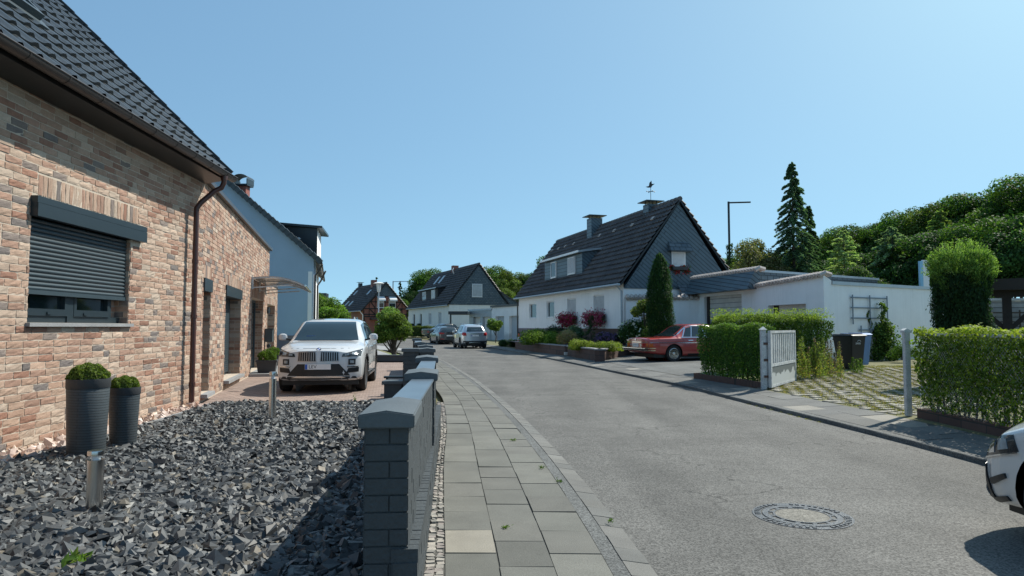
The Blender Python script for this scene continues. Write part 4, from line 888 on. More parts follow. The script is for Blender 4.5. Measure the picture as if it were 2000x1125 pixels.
# ================================================================ pitched-roof houses (local frame: x along the gable, y along the street front at x=0, outside = -x)
VX, VY, VZ = Vector((1, 0, 0)), Vector((0, 1, 0)), Vector((0, 0, 1))
def pitched(t, Wd, Lh, z0, ze, zr, wall, roofmat, front=(), gable=(), tw=.30, tl=.34, gmat='slate', gz=None, ov=.35, gov=.18, plinth=None, right=None, gut='zinc', amp=.04, step=.05):
    """front: openings in the x=0 wall (a,w,z,h,kind); gable: openings in the y=0 wall"""
    mb = MB()
    fh = [(a, a + w, z, z + h) for a, w, z, h, k in front]; gh = [(a, a + w, z, z + h) for a, w, z, h, k in gable if z < ze - .2]
    panel(mb, (0, 0, 0), VY, -VX, Lh, z0, ze, fh, .14); gt = gz or ze
    panel(mb, (0, 0, 0), VX, -VY, Wd, z0, gt, gh, .14)
    panel(mb, (Wd, 0, 0), VY, VX, Lh, z0, ze); panel(mb, (0, Lh, 0), VX, VY, Wd, z0, ze)
    mb.add([(0, Lh, ze), (Wd, Lh, ze), (Wd / 2, Lh, zr - .1)], [(2, 1, 0)])
    wo = mb.build('wall', wall, t)
    for a, w, z, h, k in front: window(t, (0, 0, 0), VY, -VX, a, z, w, h, k, .12)
    gb = MB(); e = (zr - ze) / (Wd / 2); gz_ = gt
    x0 = max(0, (gz_ - ze) / e)
    gb.prism([(x0 - .0, gz_ + .003), (Wd - x0, gz_ + .003), (Wd / 2, zr - .12)], (-.05, .25)); 
    if gz_ <= ze: pass
    go = gb.build('gable', M[gmat] if isinstance(gmat, str) else gmat, t)
    for a, w, z, h, k in gable: window(t, (0, 0, 0), VX, -VY, a, z, w, h, k, .12 if z < ze - .2 else -.08)
    sl = math.hypot(Wd / 2, zr - ze); Vu = Vector((Wd / 2, 0, zr - ze)).normalized(); ext = ov
    nu = int(round((Lh + 2 * gov) / tw)); nv = int(round((sl + ext) / tl)); tl2 = (sl + ext) / nv; tw2 = (Lh + 2 * gov) / nu
    nrm = Vector((-Vu.z, 0, Vu.x)); O = Vector((0, -gov, ze)) - Vu * ext + nrm * .06
    ro = tiles('roof', O, VY, Vu, nu, nv, tw2, tl2, roofmat, t, amp, step, 6)
    Vu2 = Vector((-Wd / 2, 0, zr - ze)).normalized(); nr2 = Vector((Vu2.z, 0, -Vu2.x)); O2 = Vector((Wd, -gov, ze)) - Vu2 * ext + nr2 * .06
    tiles('roof', O2, VY, Vu2, nu, nv, tw2, tl2, roofmat, t, amp, step, 6)
    dk = MB()
    for O_, V_, n_ in ((O, Vu, nrm), (O2, Vu2, nr2)):
        a = O_ - n_ * .10; b = a + V_ * (sl + ext - .02); Lr = VY * (Lh + 2 * gov - .02); q = [a, a + Lr, b + Lr, b]; dk.add(q + [v + n_ * .085 for v in q], [(0, 3, 2, 1), (4, 5, 6, 7), (0, 1, 5, 4), (1, 2, 6, 5), (2, 3, 7, 6), (3, 0, 4, 7)])
    dk.build('roof_deck', M['black'], t)
    rg = MB()
    for i in range(int((Lh + 2 * gov) / .38)): rg.tube([(Wd / 2, -gov + i * .38, zr + .09), (Wd / 2, -gov + i * .38 + .40, zr + .075)], [.13, .115], 8)
    rg.build('ridge_tiles', roofmat, t)
    g = MB(); g.tube([(-.30 - .02 + (.35 - ov), -gov, ze - .36 * e * ov / .35 * .6), (-.30 - .02 + (.35 - ov), Lh + gov, ze - .36 * e * ov / .35 * .6)], .065, 8); g.build('gutter', M[gut], t, True)
    if plinth: p = MB(); p.box(-.04, .10, -.04, Lh * plinth[2], z0, plinth[0]); p.box(.101, Wd + .03, -.04, .1, z0, plinth[0]); p.build('plinth', M[plinth[1]], t)
    return ro, O, Vu, nrm
def shed_dormer(t, y0, y1, x_face, zb, zt, Wd, ze, zr, wins, mat, roof_mat, fasc='wframe'):
    e = (zr - ze) / (Wd / 2); xr = (zt + .25 - ze) / e
    b = MB(); b.add([(x_face, y0, zb), (x_face, y1, zb), (x_face, y1, zt), (x_face, y0, zt), (xr, y0, zt + .2), (xr, y1, zt + .2)], [(0, 3, 2, 1), (0, 4, 3), (1, 2, 5), (3, 4, 5, 2)])
    d = b.build('dormer', M[mat], t)
    r = MB(); r.add([(x_face - .28, y0 - .15, zt - .02), (x_face - .28, y1 + .15, zt - .02), (xr + .1, y1 + .15, zt + .24), (xr + .1, y0 - .15, zt + .24), (x_face - .28, y0 - .15, zt + .10), (x_face - .28, y1 + .15, zt + .10), (xr + .1, y1 + .15, zt + .34), (xr + .1, y0 - .15, zt + .34)], [(0, 3, 2, 1), (4, 5, 6, 7), (0, 1, 5, 4), (1, 2, 6, 5), (2, 3, 7, 6), (3, 0, 4, 7)]); r.build('dormer_roof', M[roof_mat], d)
    r = MB(); r.box(x_face - .31, x_face - .283, y0 - .17, y1 + .17, zt - .01, zt + .11); r.build('fascia', M[fasc], d)
    for a, w, z, h, k in wins: window(d, (x_face, 0, 0), VY, -VX, a, z, w, h, k, -.04)
    return d
def chimney(ro, x, y, zb, zt, w, mat, cap=True, d=None):
    d = d or w; b = MB(); b.box(x - w / 2, x + w / 2, y - d / 2, y + d / 2, zb, zt); c = b.build('chimney', M[mat], ro)
    if cap:
        k = MB(); k.box(x - w / 2 - .22, x + w / 2 + .22, y - d / 2 - .22, y + d / 2 + .22, zt + .13, zt + .17); 
        for sx in (-1, 1):
            for sy in (-1, 1): k.box(x + sx * w * .35 - .02, x + sx * w * .35 + .02, y + sy * d * .35 - .02, y + sy * d * .35 + .02, zt + .001, zt + .13)
        k.build('chimney_cover', M['anth'], c)
    return c
def flowerbox(label, x, y, z, L_, rz, cs, n=2600, r=.26, drop=.3):
    t = thing('flower_box', label, 'flower box', (x, y, z), rz, 'window flower boxes'); b = MB(); b.frus((-.08, .08, .03, L_ - .03), (-.10, .10, 0, L_), 0, .16); b.build('trough', M['potp'], t)
    P = np.stack([rng.normal(-.10, r * .5, n), rng.uniform(-.15, L_ + .15, n), .12 + rng.normal(0, r * .45, n) - drop * rng.random(n) ** 2], 1); P = lump(P, .07, 6); P = P[P[:, 0] < .10]; k = len(P)
    m = rng.random(k) < .60; leafmesh('flowers', P[m] - [.05, 0, 0], rdir(m.sum()) + [-.8, 0, .3], np.full(m.sum(), .075), pal(m.sum(), cs), M['petal'], t, aspect=.9)
    leafmesh('leaves', P[~m], rdir((~m).sum()), np.full((~m).sum(), .07), pal((~m).sum(), GR), M['leaf'], t)
    return t
# ---- H1: the big white house
a1 = math.atan2(.28, .96); c1, s1_ = math.cos(a1), math.sin(a1); H1O = Vector((5.4, 33, 0))
w1 = lambda x, y: (H1O.x + c1 * x - s1_ * y, H1O.y + s1_ * x + c1 * y)
hA = thing('white_house', 'large white house with slate gable, shed dormer and two chimneys across the road', 'house', H1O, a1)
fr1 = [(2.3, 1.4, 1.85, 1.27, 'shutter'), (6.25, 1.38, 1.85, 1.26, 'shutter'), (9.9, 1.45, 2.05, 1.02, 'glass'), (13.45, 1.55, 2.05, 1.0, 'glass')]
ro, O_, Vu_, nr_ = pitched(hA, 6.1, 17.5, .15, 3.78, 7.75, M['white'], M['tile2'], fr1, [(2.58, .76, 4.48, .68, 'shutw')], gz=3.32, plinth=(1.37, 'redstone', .50), tw=.32, tl=.36, amp=.065, step=.085)
p = MB(); p.box(-.035, .1, 17.5 * .501, 17.55, .15, 1.37); p.build('plinth', M['purple'], hA)
shed_dormer(hA, 6.3, 12.9, .42, 4.42, 5.75, 6.1, 3.78, 7.75, [(7.35, 1.15, 4.62, 1.0, 'shutter'), (10.6, .95, 4.62, 1.0, 'glass')], 'slate', 'zinc')
chimney(ro, 2.75, 9.9, 7.0, 8.35, .75, 'slate'); ch = chimney(ro, 3.05, 2.9, 7.5, 8.05, .62, 'slate')
k = MB(); k.tube([(3.05, 2.9, 8.19), (3.05, 2.9, 9.25)], .014, 6); k.bar((2.82, 2.9, 8.78), (3.28, 2.9, 8.78), .02); k.bar((3.05, 2.68, 8.78), (3.05, 3.12, 8.78), .02)
for q in ((2.82, 2.9), (3.28, 2.9), (3.05, 2.68), (3.05, 3.12)): k.lathe([(0, -.04), (.04, 0), (0, .04)], 8, Matrix.Translation((q[0], q[1], 8.78)))
k.prism([(2.75, 9.02), (2.95, 9.08), (2.98, 9.25), (3.10, 9.38), (3.12, 9.2), (3.3, 9.22), (3.14, 9.1), (3.08, 9.0), (2.9, 8.98)], (2.89, 2.91)); k.build('weather_vane', M['black'], ch)
k = MB(); k.box(2.37, 3.62, -.42, -.05, 5.17, 5.22); k.add([(2.37, -.42, 5.22), (3.62, -.42, 5.22), (3.54, -.06, 5.68), (2.43, -.06, 5.68)], [(0, 1, 2, 3)]); k.add([(2.37, -.42, 5.22), (2.43, -.06, 5.68), (2.37, -.06, 5.22)], [(0, 1, 2)]); k.add([(3.62, -.42, 5.22), (3.62, -.06, 5.22), (3.54, -.06, 5.68)], [(0, 1, 2)]); k.build('window_canopy', M['slate2'], hA)
k = MB(); k.frus((-.1, 6.3, -.62, 0), (.3, 5.9, -.1, 0), 3.30, 3.78) if False else k.box(2.9, 5.2, -.5, -.05, 3.02, 3.10); k.add([(2.9, -.5, 3.10), (5.2, -.5, 3.10), (5.2, -.06, 3.52), (2.9, -.06, 3.52)], [(0, 1, 2, 3)]); k.build('porch_roof', M['slate2'], hA); k = MB(); k.box(2.88, 5.22, -.53, -.50, 3.03, 3.11); k.build('porch_fascia', M['wframe'], hA); k = MB(); k.box(3.0, 4.9, -.1, -.02, 2.6, 3.01); k.build('porch_lintel', M['wood'], hA)
k = MB(); k.tube([(-.28, .35, 3.55), (-.06, .15, 3.2), (-.06, .12, 1.3), (-.06, .12, .6)], .045, 8); k.build('downpipe', M['zinc'], hA, True); k = MB(); k.tube([(-.28, 17.3, 3.5), (-.08, 17.55, 3.2), (-.08, 17.55, .6)], .05, 8); k.build('downpipe', M['graygutter'], hA, True)
# vent tiles: pale bent tiles in two rows below the ridge
for y in (1.5, 3.9, 6.2, 8.3, 12.6, 14.2, 15.6, 16.9): k = MB(); pz = O_ + Vu_ * 4.35 + VY * y + nr_ * .07; k.box(-.13, .13, -.10, .10, 0, .05, basis(pz, VY, Vu_, nr_)); k.build('vent_tile', M['tilecap'], ro)
flowerbox('red geranium box under the gable window with the slate canopy', *w1(2.55, -.16), 4.27, .85, a1 - math.pi / 2, [(.55, .03, .05), (.40, .02, .04), (.62, .10, .12)], 1500, .14, .22)
flowerbox('dark crimson flower box under the shuttered window nearest the gable', *w1(-.14, 2.05), 1.90, 2.0, a1, [(.36, .03, .09), (.46, .06, .16), (.24, .015, .06), (.55, .18, .30)], 3600, .30, .42)
flowerbox('dark crimson flower box under the second shuttered window from the gable', *w1(-.14, 6.0), 1.88, 1.9, a1, [(.34, .025, .08), (.42, .05, .13), (.22, .015, .05)], 3400, .30, .42)
# ---- walled gateway between house and garage
gw = thing('garden_gate_wall', 'white garden wall with tile coping and arched iron gate beside the slate gable', 'wall', (5.5, 32.9, 0))
ga_, gb_ = Vector((5.47, 32.85, 0)), Vector((8.95, 32.5, 0)); gu = (gb_ - ga_).normalized(); gn = Vector((gu.y, -gu.x, 0)); gl = (gb_ - ga_).length
mb = MB(); panel(mb, ga_, gu, gn, gl, .2, 2.78, [(.72, 1.55, .25, 2.05)], .22); mb.box(0, gl, .22, .24, .2, 2.78, basis(ga_, gu, -gn, VZ)) if False else None
Bg = basis(ga_, gu, -gn, VZ); mb.box(0, .72, .2205, .25, .2, 2.78, Bg); mb.box(1.55, gl, .2205, .25, .2, 2.78, Bg); mb.build('wall_body', M['white'], gw, world=True)
k = MB(); i = 0
while i * .2 < gl: k.tube([Bg @ Vector((.1 + i * .2, -.12, 2.80)), Bg @ Vector((.1 + i * .2, .12, 2.95)), Bg @ Vector((.1 + i * .2, .36, 2.80))], .10, 6); i += 1
k.build('coping_tiles', M['tilecap'], gw, world=True)
k = MB(); B2 = basis(ga_ + gu * .72, gu, -gn, VZ)
for i in range(8): k.bar(B2 @ Vector((.06 + i * .10, .1, .3)), B2 @ Vector((.06 + i * .10, .1, 1.9 + .1 * math.sin(i * .45))), .02)
for z in (.4, 1.2, 1.85): k.bar(B2 @ Vector((0, .1, z)), B2 @ Vector((.83, .1, z)), .03)
for i in range(4):
    for z in (.8, 1.5): k.tube([B2 @ Vector((.15 + i * .18 + .06 * math.cos(a * .7), .1, z + .14 * math.sin(a * .7))) for a in range(9)], .009, 4)
k.build('gate', M['black'], gw, world=True); k = MB(); k.box(1.84, 2.20, -.03, -.001, 1.28, 1.60, Bg); k.build('mail_slot_plate', M['brass'], gw, world=True)
# ---- front garden: planter wall with pale coping, planting
pw = thing('planter_wall', 'low brown stone retaining wall with pale coping round the white house front garden', 'wall', (3.4, 26.4, .1))
pp = [(.2, 41.6), (1.0, 38.0), (1.75, 34.9), (2.45, 31.9), None, (2.55, 31.45), (3.40, 26.5), (4.4, 29.0), (6.0, 33.0)]
pb = MB(); pc = MB()
for a, b in zip(pp[:-1], pp[1:]):
    if a is None or b is None: continue
    A, Bv = Vector((*a, 0)), Vector((*b, 0)); d = (Bv - A).normalized(); n_ = Vector((-d.y, d.x, 0)); n_ = n_ if (n_.dot(Vector((4.5, 36, 0)) - A) > 0) else -n_
    Bx = basis(A, d, n_, VZ); L_ = (Bv - A).length; hgt = .55; pb.box(0, L_, 0, .2, .08, hgt, Bx); pc.box(-.03, L_ + .03, -.04, .24, hgt + .002, hgt + .05, Bx)
pb.build('wall_body', M['redstone'], pw, world=True); pc.build('coping', M['conc'], pw, world=True)
k = MB(); k.box(2.42, 2.9, 31.5, 31.9, .15, .28); k.box(2.6, 3.1, 31.5, 31.9, .28, .42); k.build('garden_step', M['cream'], pw, world=True)
sheet('garden_bed', [(.4, 41.5), (2.65, 31.7), (3.55, 26.8), (5.9, 33.0), (.9, 49.6), (-.6, 48)], .50, M['soil'])
def bush(name, label, cat, x, y, z, rx, ry, rz, n, ls, cs, group=None, k=12, lr=None, mat='leaf', low=-.2, fl=None, fls=.1, fn=.1):
    t = thing(name, label, cat, (x, y, z), 0, group); cen, r = lobes((0, 0, rz * .5), (rx, ry, rz * .5), k, lr or min(rx, rz) * .5, low); P, d, kk = lobepts(cen, r, n, .4, .9); P[:, 2] = np.abs(P[:, 2])
    col = pal(n, cs) * np.clip(1 + rng.normal(0, .15, len(cen)), .6, 1.4)[kk][:, None]; leafmesh('foliage', P, d * .8 + rdir(n) * .7 + [0, 0, .3], np.full(n, ls), np.clip(col, .002, 1), M[mat], t)
    if fl is not None:
        m = int(n * fn); P2, d2_, _ = lobepts(cen, r * 1.06, m, .06, .9); P2[:, 2] = np.abs(P2[:, 2]); leafmesh('flowers', P2, d2_ + rdir(m) * .3, np.full(m, fls), pal(m, fl), M['petal'], t, aspect=.95)
    b = MB(); b.tube([(0, 0, 0), (0, 0, rz * .5)], .03, 5); b.build('stem', M['bark'], t)
    return t
YG = [(.20, .26, .04), (.15, .21, .03), (.26, .30, .06)]
bush('juniper', 'bright green spreading juniper at the far end of the raised front garden', 'shrub', 1.55, 37.2, .5, 1.1, 2.8, .58, 15000, .07, [(.12, .20, .03), (.17, .26, .04), (.08, .14, .02)], None, 30, .42)
bush('low_shrub', 'dark low shrub along the grey plinth behind the juniper', 'shrub', 2.9, 41.5, .5, .8, 3.2, 1.0, 7000, .08, [(.02, .05, .015), (.03, .06, .03)], None, 22, .4)
bush('heather', 'pinkish dry flower spikes beside the garden step', 'plant', 2.75, 33.2, .5, .5, .9, .75, 3500, .05, [(.30, .24, .12), (.35, .22, .16), (.20, .22, .08)], None, 10, .28)
bush('ground_shrub', 'yellow green low planting along the coping right of the step', 'shrub', 3.05, 30.2, .46, .55, 1.9, .30, 9000, .05, YG, None, 20, .25)
bush('ground_shrub', 'yellow green low planting at the garden corner beside the red saloon', 'shrub', 3.95, 28.6, .46, .75, 1.5, .24, 9000, .05, YG + [(.10, .15, .03)], None, 20, .24)
bush('hydrangea', 'grey-green round-leaved bush below the second flower box', 'shrub', 3.2, 35.2, .5, .6, .75, .95, 5000, .09, [(.10, .17, .10), (.14, .22, .14), (.07, .12, .07)], None, 12, .34)
conifer('dwarf_conifer', 'small dark cone-shaped conifer under the nearest crimson flower box', (3.85, 33.3, .5), 1.5, .55, 60, 60, .06, DG, None, .2, .05, .8, 'shrub', 0, .03)
bush('hydrangea', 'faded purple hydrangea in front of the dark plinth near the house corner', 'shrub', 4.45, 31.7, .45, .52, .65, .66, 5000, .07, [(.03, .06, .03), (.04, .05, .04)], None, 12, .34, fl=[(.10, .06, .15), (.14, .09, .18), (.07, .05, .10)], fls=.10, fn=.35)
bush('hydrangea', 'white flowering hydrangea between house corner and red saloon', 'shrub', 5.7, 31.2, .3, .85, .8, 1.45, 8000, .08, [(.05, .11, .025), (.03, .07, .02), (.07, .13, .03)], None, 14, .4, fl=[(.75, .76, .66), (.6, .66, .45)], fls=.15, fn=.02)
bush('shrub', 'dark green shrub below the iron garden gate', 'shrub', 6.6, 31.9, .3, .8, .5, 1.5, 5000, .09, DG + GR, None, 12, .4)
broadtree('small_tree', 'small yellow-green climbing tree leaning over the garden gate', (5.98, 30.9, .3), 2.45, .62, 1.3, 4200, .09, [(.20, .24, .05), (.12, .17, .04), (.06, .11, .03), (.28, .30, .08)], None, 12, .27, .035)
# columnar thuja in front of the gate wall
def column(name, label, x, y, z, h, r, n, ls, cs, prof, cat='tree', tips=None, rag=.13):
    t = thing(name, label, cat, (x, y, z)); u = rng.random(n); a = rng.random(n) * 6.283; rr = r * np.interp(u, [p[0] for p in prof], [p[1] for p in prof]) * (1 + .10 * np.sin(a * 3 + u * 9) + .07 * np.sin(a * 7 - u * 23)) * (1 - .22 * rng.random(n) ** 2)
    P = np.stack([np.cos(a) * rr, np.sin(a) * rr, u * h + rng.normal(0, .02, n)], 1); P += rng.normal(0, rag * .3, (n, 3)); D = np.stack([np.cos(a), np.sin(a), np.full(n, .5)], 1)
    col = pal(n, cs)
    if tips: P2 = P[u > .6]; 
    leafmesh('foliage', P, D + rng.normal(0, .5, (n, 3)), np.full(n, ls), col, M['leaf'], t, aspect=.45, axis=np.tile([0, 0, 1.0], (n, 1)))
    b = MB(); b.tube([(0, 0, -.1), (0, 0, h * .8)], [.08, .02], 7); b.build('trunk', M['bark'], t); return t
column('thuja', 'dark green columnar conifer in front of the white gate wall', 6.05, 27.9, .2, 4.2, .50, 30000, .075, [(.028, .075, .018), (.045, .105, .022), (.018, .05, .014)], [(0, .9), (.3, 1), (.6, .95), (.8, .75), (.93, .42), (1, .04)])
# ---- garages on the right
G1 = thing('garage', 'white double garage with slate fascia and pale panelled door behind the long hedge', 'garage', (9.98, 28, 0)); A_, B_ = Vector((8.83, 32.7, 0)), Vector((9.98, 28.0, 0)); gd = (B_ - A_).normalized(); gnn = Vector((-gd.y, gd.x, 0)); gnn = gnn if gnn.dot(Vector((-1, 0, 0))) > 0 else -gnn
def gframe(A, Bp): d = (Bp - A).normalized(); n_ = Vector((d.y, -d.x, 0)); n_ = n_ if n_.dot(-A) > 0 else -n_; return d, n_
gd, gnn = gframe(A_, B_); gL = (B_ - A_).length; mb = MB(); panel(mb, A_, gd, gnn, gL, .1, 3.0, [(.75, 3.85, .3, 2.86)], .22)
sd_ = Vector((.835, .55, 0)).normalized(); sdn = Vector((sd_.y, -sd_.x, 0)); panel(mb, B_, sd_, sdn, 9.5, .1, 3.3); mb.build('wall', M['white'], G1, world=True)
Bx = basis(A_ + gd * .75 - gnn * .18, gd, -gnn, VZ); k = MB(); k.box(.24, 3.1, -.02, .02, .3, 2.86); k2 = k.build('garage_door', M['gdoor'], G1); k2.matrix_local = Matrix.Translation(-G1.location) @ Bx
k = MB(); k.box(0, .24, -.05, .06, .3, 2.86, Bx); k.build('door_post', M['wood'], G1, world=True)
k = MB(); Bf = basis(A_, gd, -gnn, VZ)
def qbox(mb, pts, th): # quad slab from 4 points, thickness along their normal
    n_ = (pts[1] - pts[0]).cross(pts[3] - pts[0]).normalized(); mb.add([*pts] + [p + n_ * th for p in pts], [(0, 3, 2, 1), (4, 5, 6, 7), (0, 1, 5, 4), (1, 2, 6, 5), (2, 3, 7, 6), (3, 0, 4, 7)])
k.add([Bf @ Vector(v) for v in ((-.25, -.5, 3.0), (gL + .2, -.5, 3.0), (gL + .2, -.12, 3.78), (-.25, -.12, 3.78), (-.25, .1, 3.0), (gL + .2, .1, 3.0), (gL + .2, .1, 3.78), (-.25, .1, 3.78))], [(0, 1, 2, 3), (1, 5, 6, 2), (0, 3, 7, 4), (0, 4, 5, 1), (3, 2, 6, 7)]); fa = k.build('slate_fascia', M['slate'], G1, world=True)
k = MB(); i = 0
while i * .22 < gL + .45: k.tube([Bf @ Vector((-.2 + i * .22, -.16, 3.76)), Bf @ Vector((-.2 + i * .22, .05, 3.86)), Bf @ Vector((-.2 + i * .22, .3, 3.80))], .10, 6); i += 1
k.build('coping_tiles', M['tilecap'], G1, world=True)
Bs = basis(B_, sd_, -sdn, VZ); k = MB(); k.box(.15, 9.3, -.02, .4, 3.302, 3.72, Bs); k.build('slate_side_fascia', M['slate2'], G1, world=True); k = MB(); k.box(.1, 9.4, -.06, .5, 3.722, 3.82, Bs); k.build('zinc_edge', M['zinc'], G1, world=True)
k = MB(); k.add([(A_.x, A_.y, 3.7), (B_.x, B_.y, 3.7), tuple(B_ + sd_ * 9.2 + VZ * 3.7), tuple(A_ + sd_ * 9.2 + VZ * 3.7)], [(0, 1, 2, 3)]); k.build('flat_roof', M['conc'], G1, world=True)
G2 = thing('garage', 'nearer white garage with tiled parapet and recessed boarded door left of the trellis wall', 'garage', (10.98, 23.9, 0)); C_ = Vector((10.98, 23.9, 0)); g2d, g2n = gframe(B_, C_); L2 = (C_ - B_).length; E_ = B_ + g2n * .06
mb = MB(); panel(mb, E_, g2d, g2n, L2, .1, 3.10, [(.95, 3.25, .3, 2.30)], .35); wd = Vector((6.45, 3.95, 0)).normalized(); wn = Vector((wd.y, -wd.x, 0)); C2 = E_ + g2d * L2
panel(mb, C2, wd, wn, 8.2, .1, 2.95); mb.add([tuple(C2 + VZ * 2.95), tuple(C2 + wd * .05 + VZ * 2.95), tuple(C2 + wd * .45 + VZ * 2.95), tuple(C2 + wd * .45 + VZ * 3.1), tuple(C2 + VZ * 3.28)], [(0, 1, 2, 3, 4)]); mb.add([tuple(E_ + VZ * 3.10), tuple(C2 + VZ * 3.10), tuple(C2 + VZ * 3.27)], [(0, 1, 2)]); mb.build('wall', M['white'], G2, world=True)
Bx = basis(E_ + g2d * .95 - g2n * .30, g2d, -g2n, VZ); k = MB(); k.box(.32, 2.3, -.02, .02, .3, 2.3); k2 = k.build('garage_door', M['gdoor'], G2); k2.matrix_local = Matrix.Translation(-G2.location) @ Bx; k = MB(); k.box(0, .32, -.03, .06, .3, 2.3, Bx); k.build('door_post', M['wood'], G2, world=True)
Bf = basis(E_, g2d, -g2n, VZ); k = MB(); i = 0
while i * .19 < L2 + .05: zz = 3.12 + .17 * i * .19 / L2; k.tube([Bf @ Vector((i * .19, -.14, zz - .03)), Bf @ Vector((i * .19, .1, zz + .07)), Bf @ Vector((i * .19, .34, zz))], .085, 6); i += 1
k.build('coping_tiles', M['tilecap'], G2, world=True)
Bs = basis(C2, wd, -wn, VZ); k = MB(); k.box(.46, 8.2, -.05, .35, 2.952, 3.07, Bs); k.build('zinc_coping', M['zinc'], G2, world=True)
k = MB(); k.add([tuple(E_ + VZ * 2.9), tuple(C2 + VZ * 2.9), tuple(C2 + wd * 8.2 + VZ * 2.9), tuple(E_ + wd * 8.2 + VZ * 2.9)], [(0, 1, 2, 3)]); k.build('flat_roof', M['conc'], G2, world=True)
# trellis on the wall and climber
tr = thing('trellis', 'grey wooden lath trellis in two panels on the white garage wall', 'trellis', tuple(C2 + wd * 1.55 - wn * -.05)); Bt = basis(C2 + wd * 1.55 + wn * .04, wd, -wn, VZ); k = MB()
for z in (1.75, 2.13, 2.5): k.box(-.05, 2.30, -.02, .0, z, z + .045, Bt)
for x in (0, 1.08, 2.2): k.box(x, x + .05, -.045, -.021, 1.55, 2.62, Bt)
k.build('upper_panel', M['trellis'], tr, world=True); k = MB(); k.box(.42, 1.9, -.02, 0, 1.32, 1.365, Bt); k.box(.48, .53, -.045, -.021, .75, 1.5, Bt); k.box(1.08, 1.13, -.045, -.021, .75, 1.545, Bt); k.box(1.72, 1.77, -.045, -.021, .75, 1.5, Bt); k.build('lower_panel', M['trellis'], tr, world=True)
cl = thing('climbing_plant', 'leafy climber growing up the lower trellis panel on the white wall', 'plant', tuple(C2 + wd * 3.15 + wn * .25 + VZ * .3)); n = 5000
u = rng.random(n); P = np.stack([rng.normal(0, .32, n) * (1.1 - .6 * u), rng.normal(0, .12, n), u ** 1.2 * 1.25], 1); P = np.concatenate([P, np.stack([.02 + .06 * np.sin(np.arange(500) * .03), rng.normal(0, .03, 500), rng.uniform(.9, 2.0, 500)], 1) + rng.normal(0, .03, (500, 3)), np.stack([-.55 + .03 * rng.normal(size=300), rng.normal(0, .03, 300), rng.uniform(1.0, 1.75, 300)], 1)])
leafmesh('foliage', lump(P, .08, 5), rdir(len(P)) + [0, -.8, .4], np.full(len(P), .075), pal(len(P), [(.05, .11, .02), (.10, .18, .035), (.18, .25, .06), (.03, .07, .015)]), M['leaf'], cl, aspect=.8); b = MB(); b.tube([(0, 0, 0), (.05, .1, 1.0), (.02, .1, 2.0)], .012, 5); b.build('stem', M['bark'], cl)
bush('low_shrub', 'low dark plants at the foot of the white wall right of the climber', 'plant', 13.6, 23.9, .3, .5, .35, .5, 1500, .06, GR, None, 8, .2)
# ---- hedges
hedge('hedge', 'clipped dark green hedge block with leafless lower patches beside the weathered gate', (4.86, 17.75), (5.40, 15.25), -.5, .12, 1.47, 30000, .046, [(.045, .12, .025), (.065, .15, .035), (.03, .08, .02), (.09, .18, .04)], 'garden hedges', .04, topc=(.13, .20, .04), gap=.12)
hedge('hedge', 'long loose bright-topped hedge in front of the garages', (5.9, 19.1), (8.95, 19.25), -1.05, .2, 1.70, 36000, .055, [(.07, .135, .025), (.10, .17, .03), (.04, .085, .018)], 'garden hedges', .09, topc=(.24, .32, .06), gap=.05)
sp = thing('hedge_shoots', 'ragged bright shoots along the top of the long hedge', 'shoots', (5.9, 19.6, 1.69)); n = 3600; xs = rng.uniform(-.1, 3.1, n); hh_ = rng.random(n) ** 2 * .28
leafmesh('foliage', np.stack([xs + .04 * np.sin(hh_ * 20), rng.uniform(-.5, .5, n), hh_ + .03 * np.sin(xs * 9)], 1), rdir(n), np.full(n, .05), pal(n, [(.24, .33, .06), (.17, .26, .04), (.32, .38, .10)]), M['leaf'], sp, aspect=.4)
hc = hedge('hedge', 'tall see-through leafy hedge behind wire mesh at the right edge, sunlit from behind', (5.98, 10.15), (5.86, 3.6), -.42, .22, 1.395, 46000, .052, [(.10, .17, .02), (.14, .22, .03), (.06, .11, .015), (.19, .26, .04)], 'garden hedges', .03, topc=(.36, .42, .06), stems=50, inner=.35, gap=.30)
k = MB(); k.box(-.02, 6.6, .0, .16, -.14, .03); k.build('kerb_bricks', M['redstone'], hc)
k = MB()
for i in range(250):
    x = i * .028; 
    for sg_ in (-1, 1):
        x0 = x if sg_ > 0 else x; a, b = (x, .04), (x + sg_ * 1.05, 1.09)
        if b[0] < 0: b = (0, a[1] + a[0]); 
        if b[0] > 6.5 or a[0] > 6.5: continue
        if i % 2: continue
        k.bar((a[0], .045, a[1]), (b[0], .045, b[1]), .0035)
for i in range(2, 44, 2):
    z = i * .0245; k.bar((0, .045, z), (1.09 - z, .045, 1.09), .0035)
k.build('wire_mesh', M['zinc'], hc); k = MB(); k.box(0, 6.5, .03, .06, 1.10, 1.14); k.build('top_rail', M['gatew'], hc)
ps = thing('fence_post', 'weathered white fence post with sloped cap at the left end of the wire mesh hedge', 'post', (5.93, 10.3, .12)); k = MB(); k.box(-.04, .04, -.04, .04, 0, 1.28); k.build('post_body', M['gatew'], ps, bevel=.006); k = MB(); k.prism([(-.055, 1.242), (.06, 1.242), (.06, 1.27), (-.01, 1.31), (-.055, 1.28)], (-.05, .05)); k.build('cap', M['gatew'], ps)
pk = thing('hedge_kerb', 'low brown kerb of upright bricks at the foot of the hedge beside the gate', 'kerb', (4.9, 17.8, .1)); k = MB(); a = Vector((4.72, 17.85, .06)); b = Vector((5.40, 14.72, .06)); d = (b - a).normalized(); L_ = (b - a).length; x = 0
while x < L_: q = basis(a + d * x, d, Vector((-d.y, d.x, 0)), VZ); k.box(.004, .115, 0, .07, 0, .20 + random.uniform(-.01, .01), q); x += .12
x = 0; d2_ = Vector((.93, .36, 0)); 
k.build('kerb_body', M['redstone'], pk, world=True)
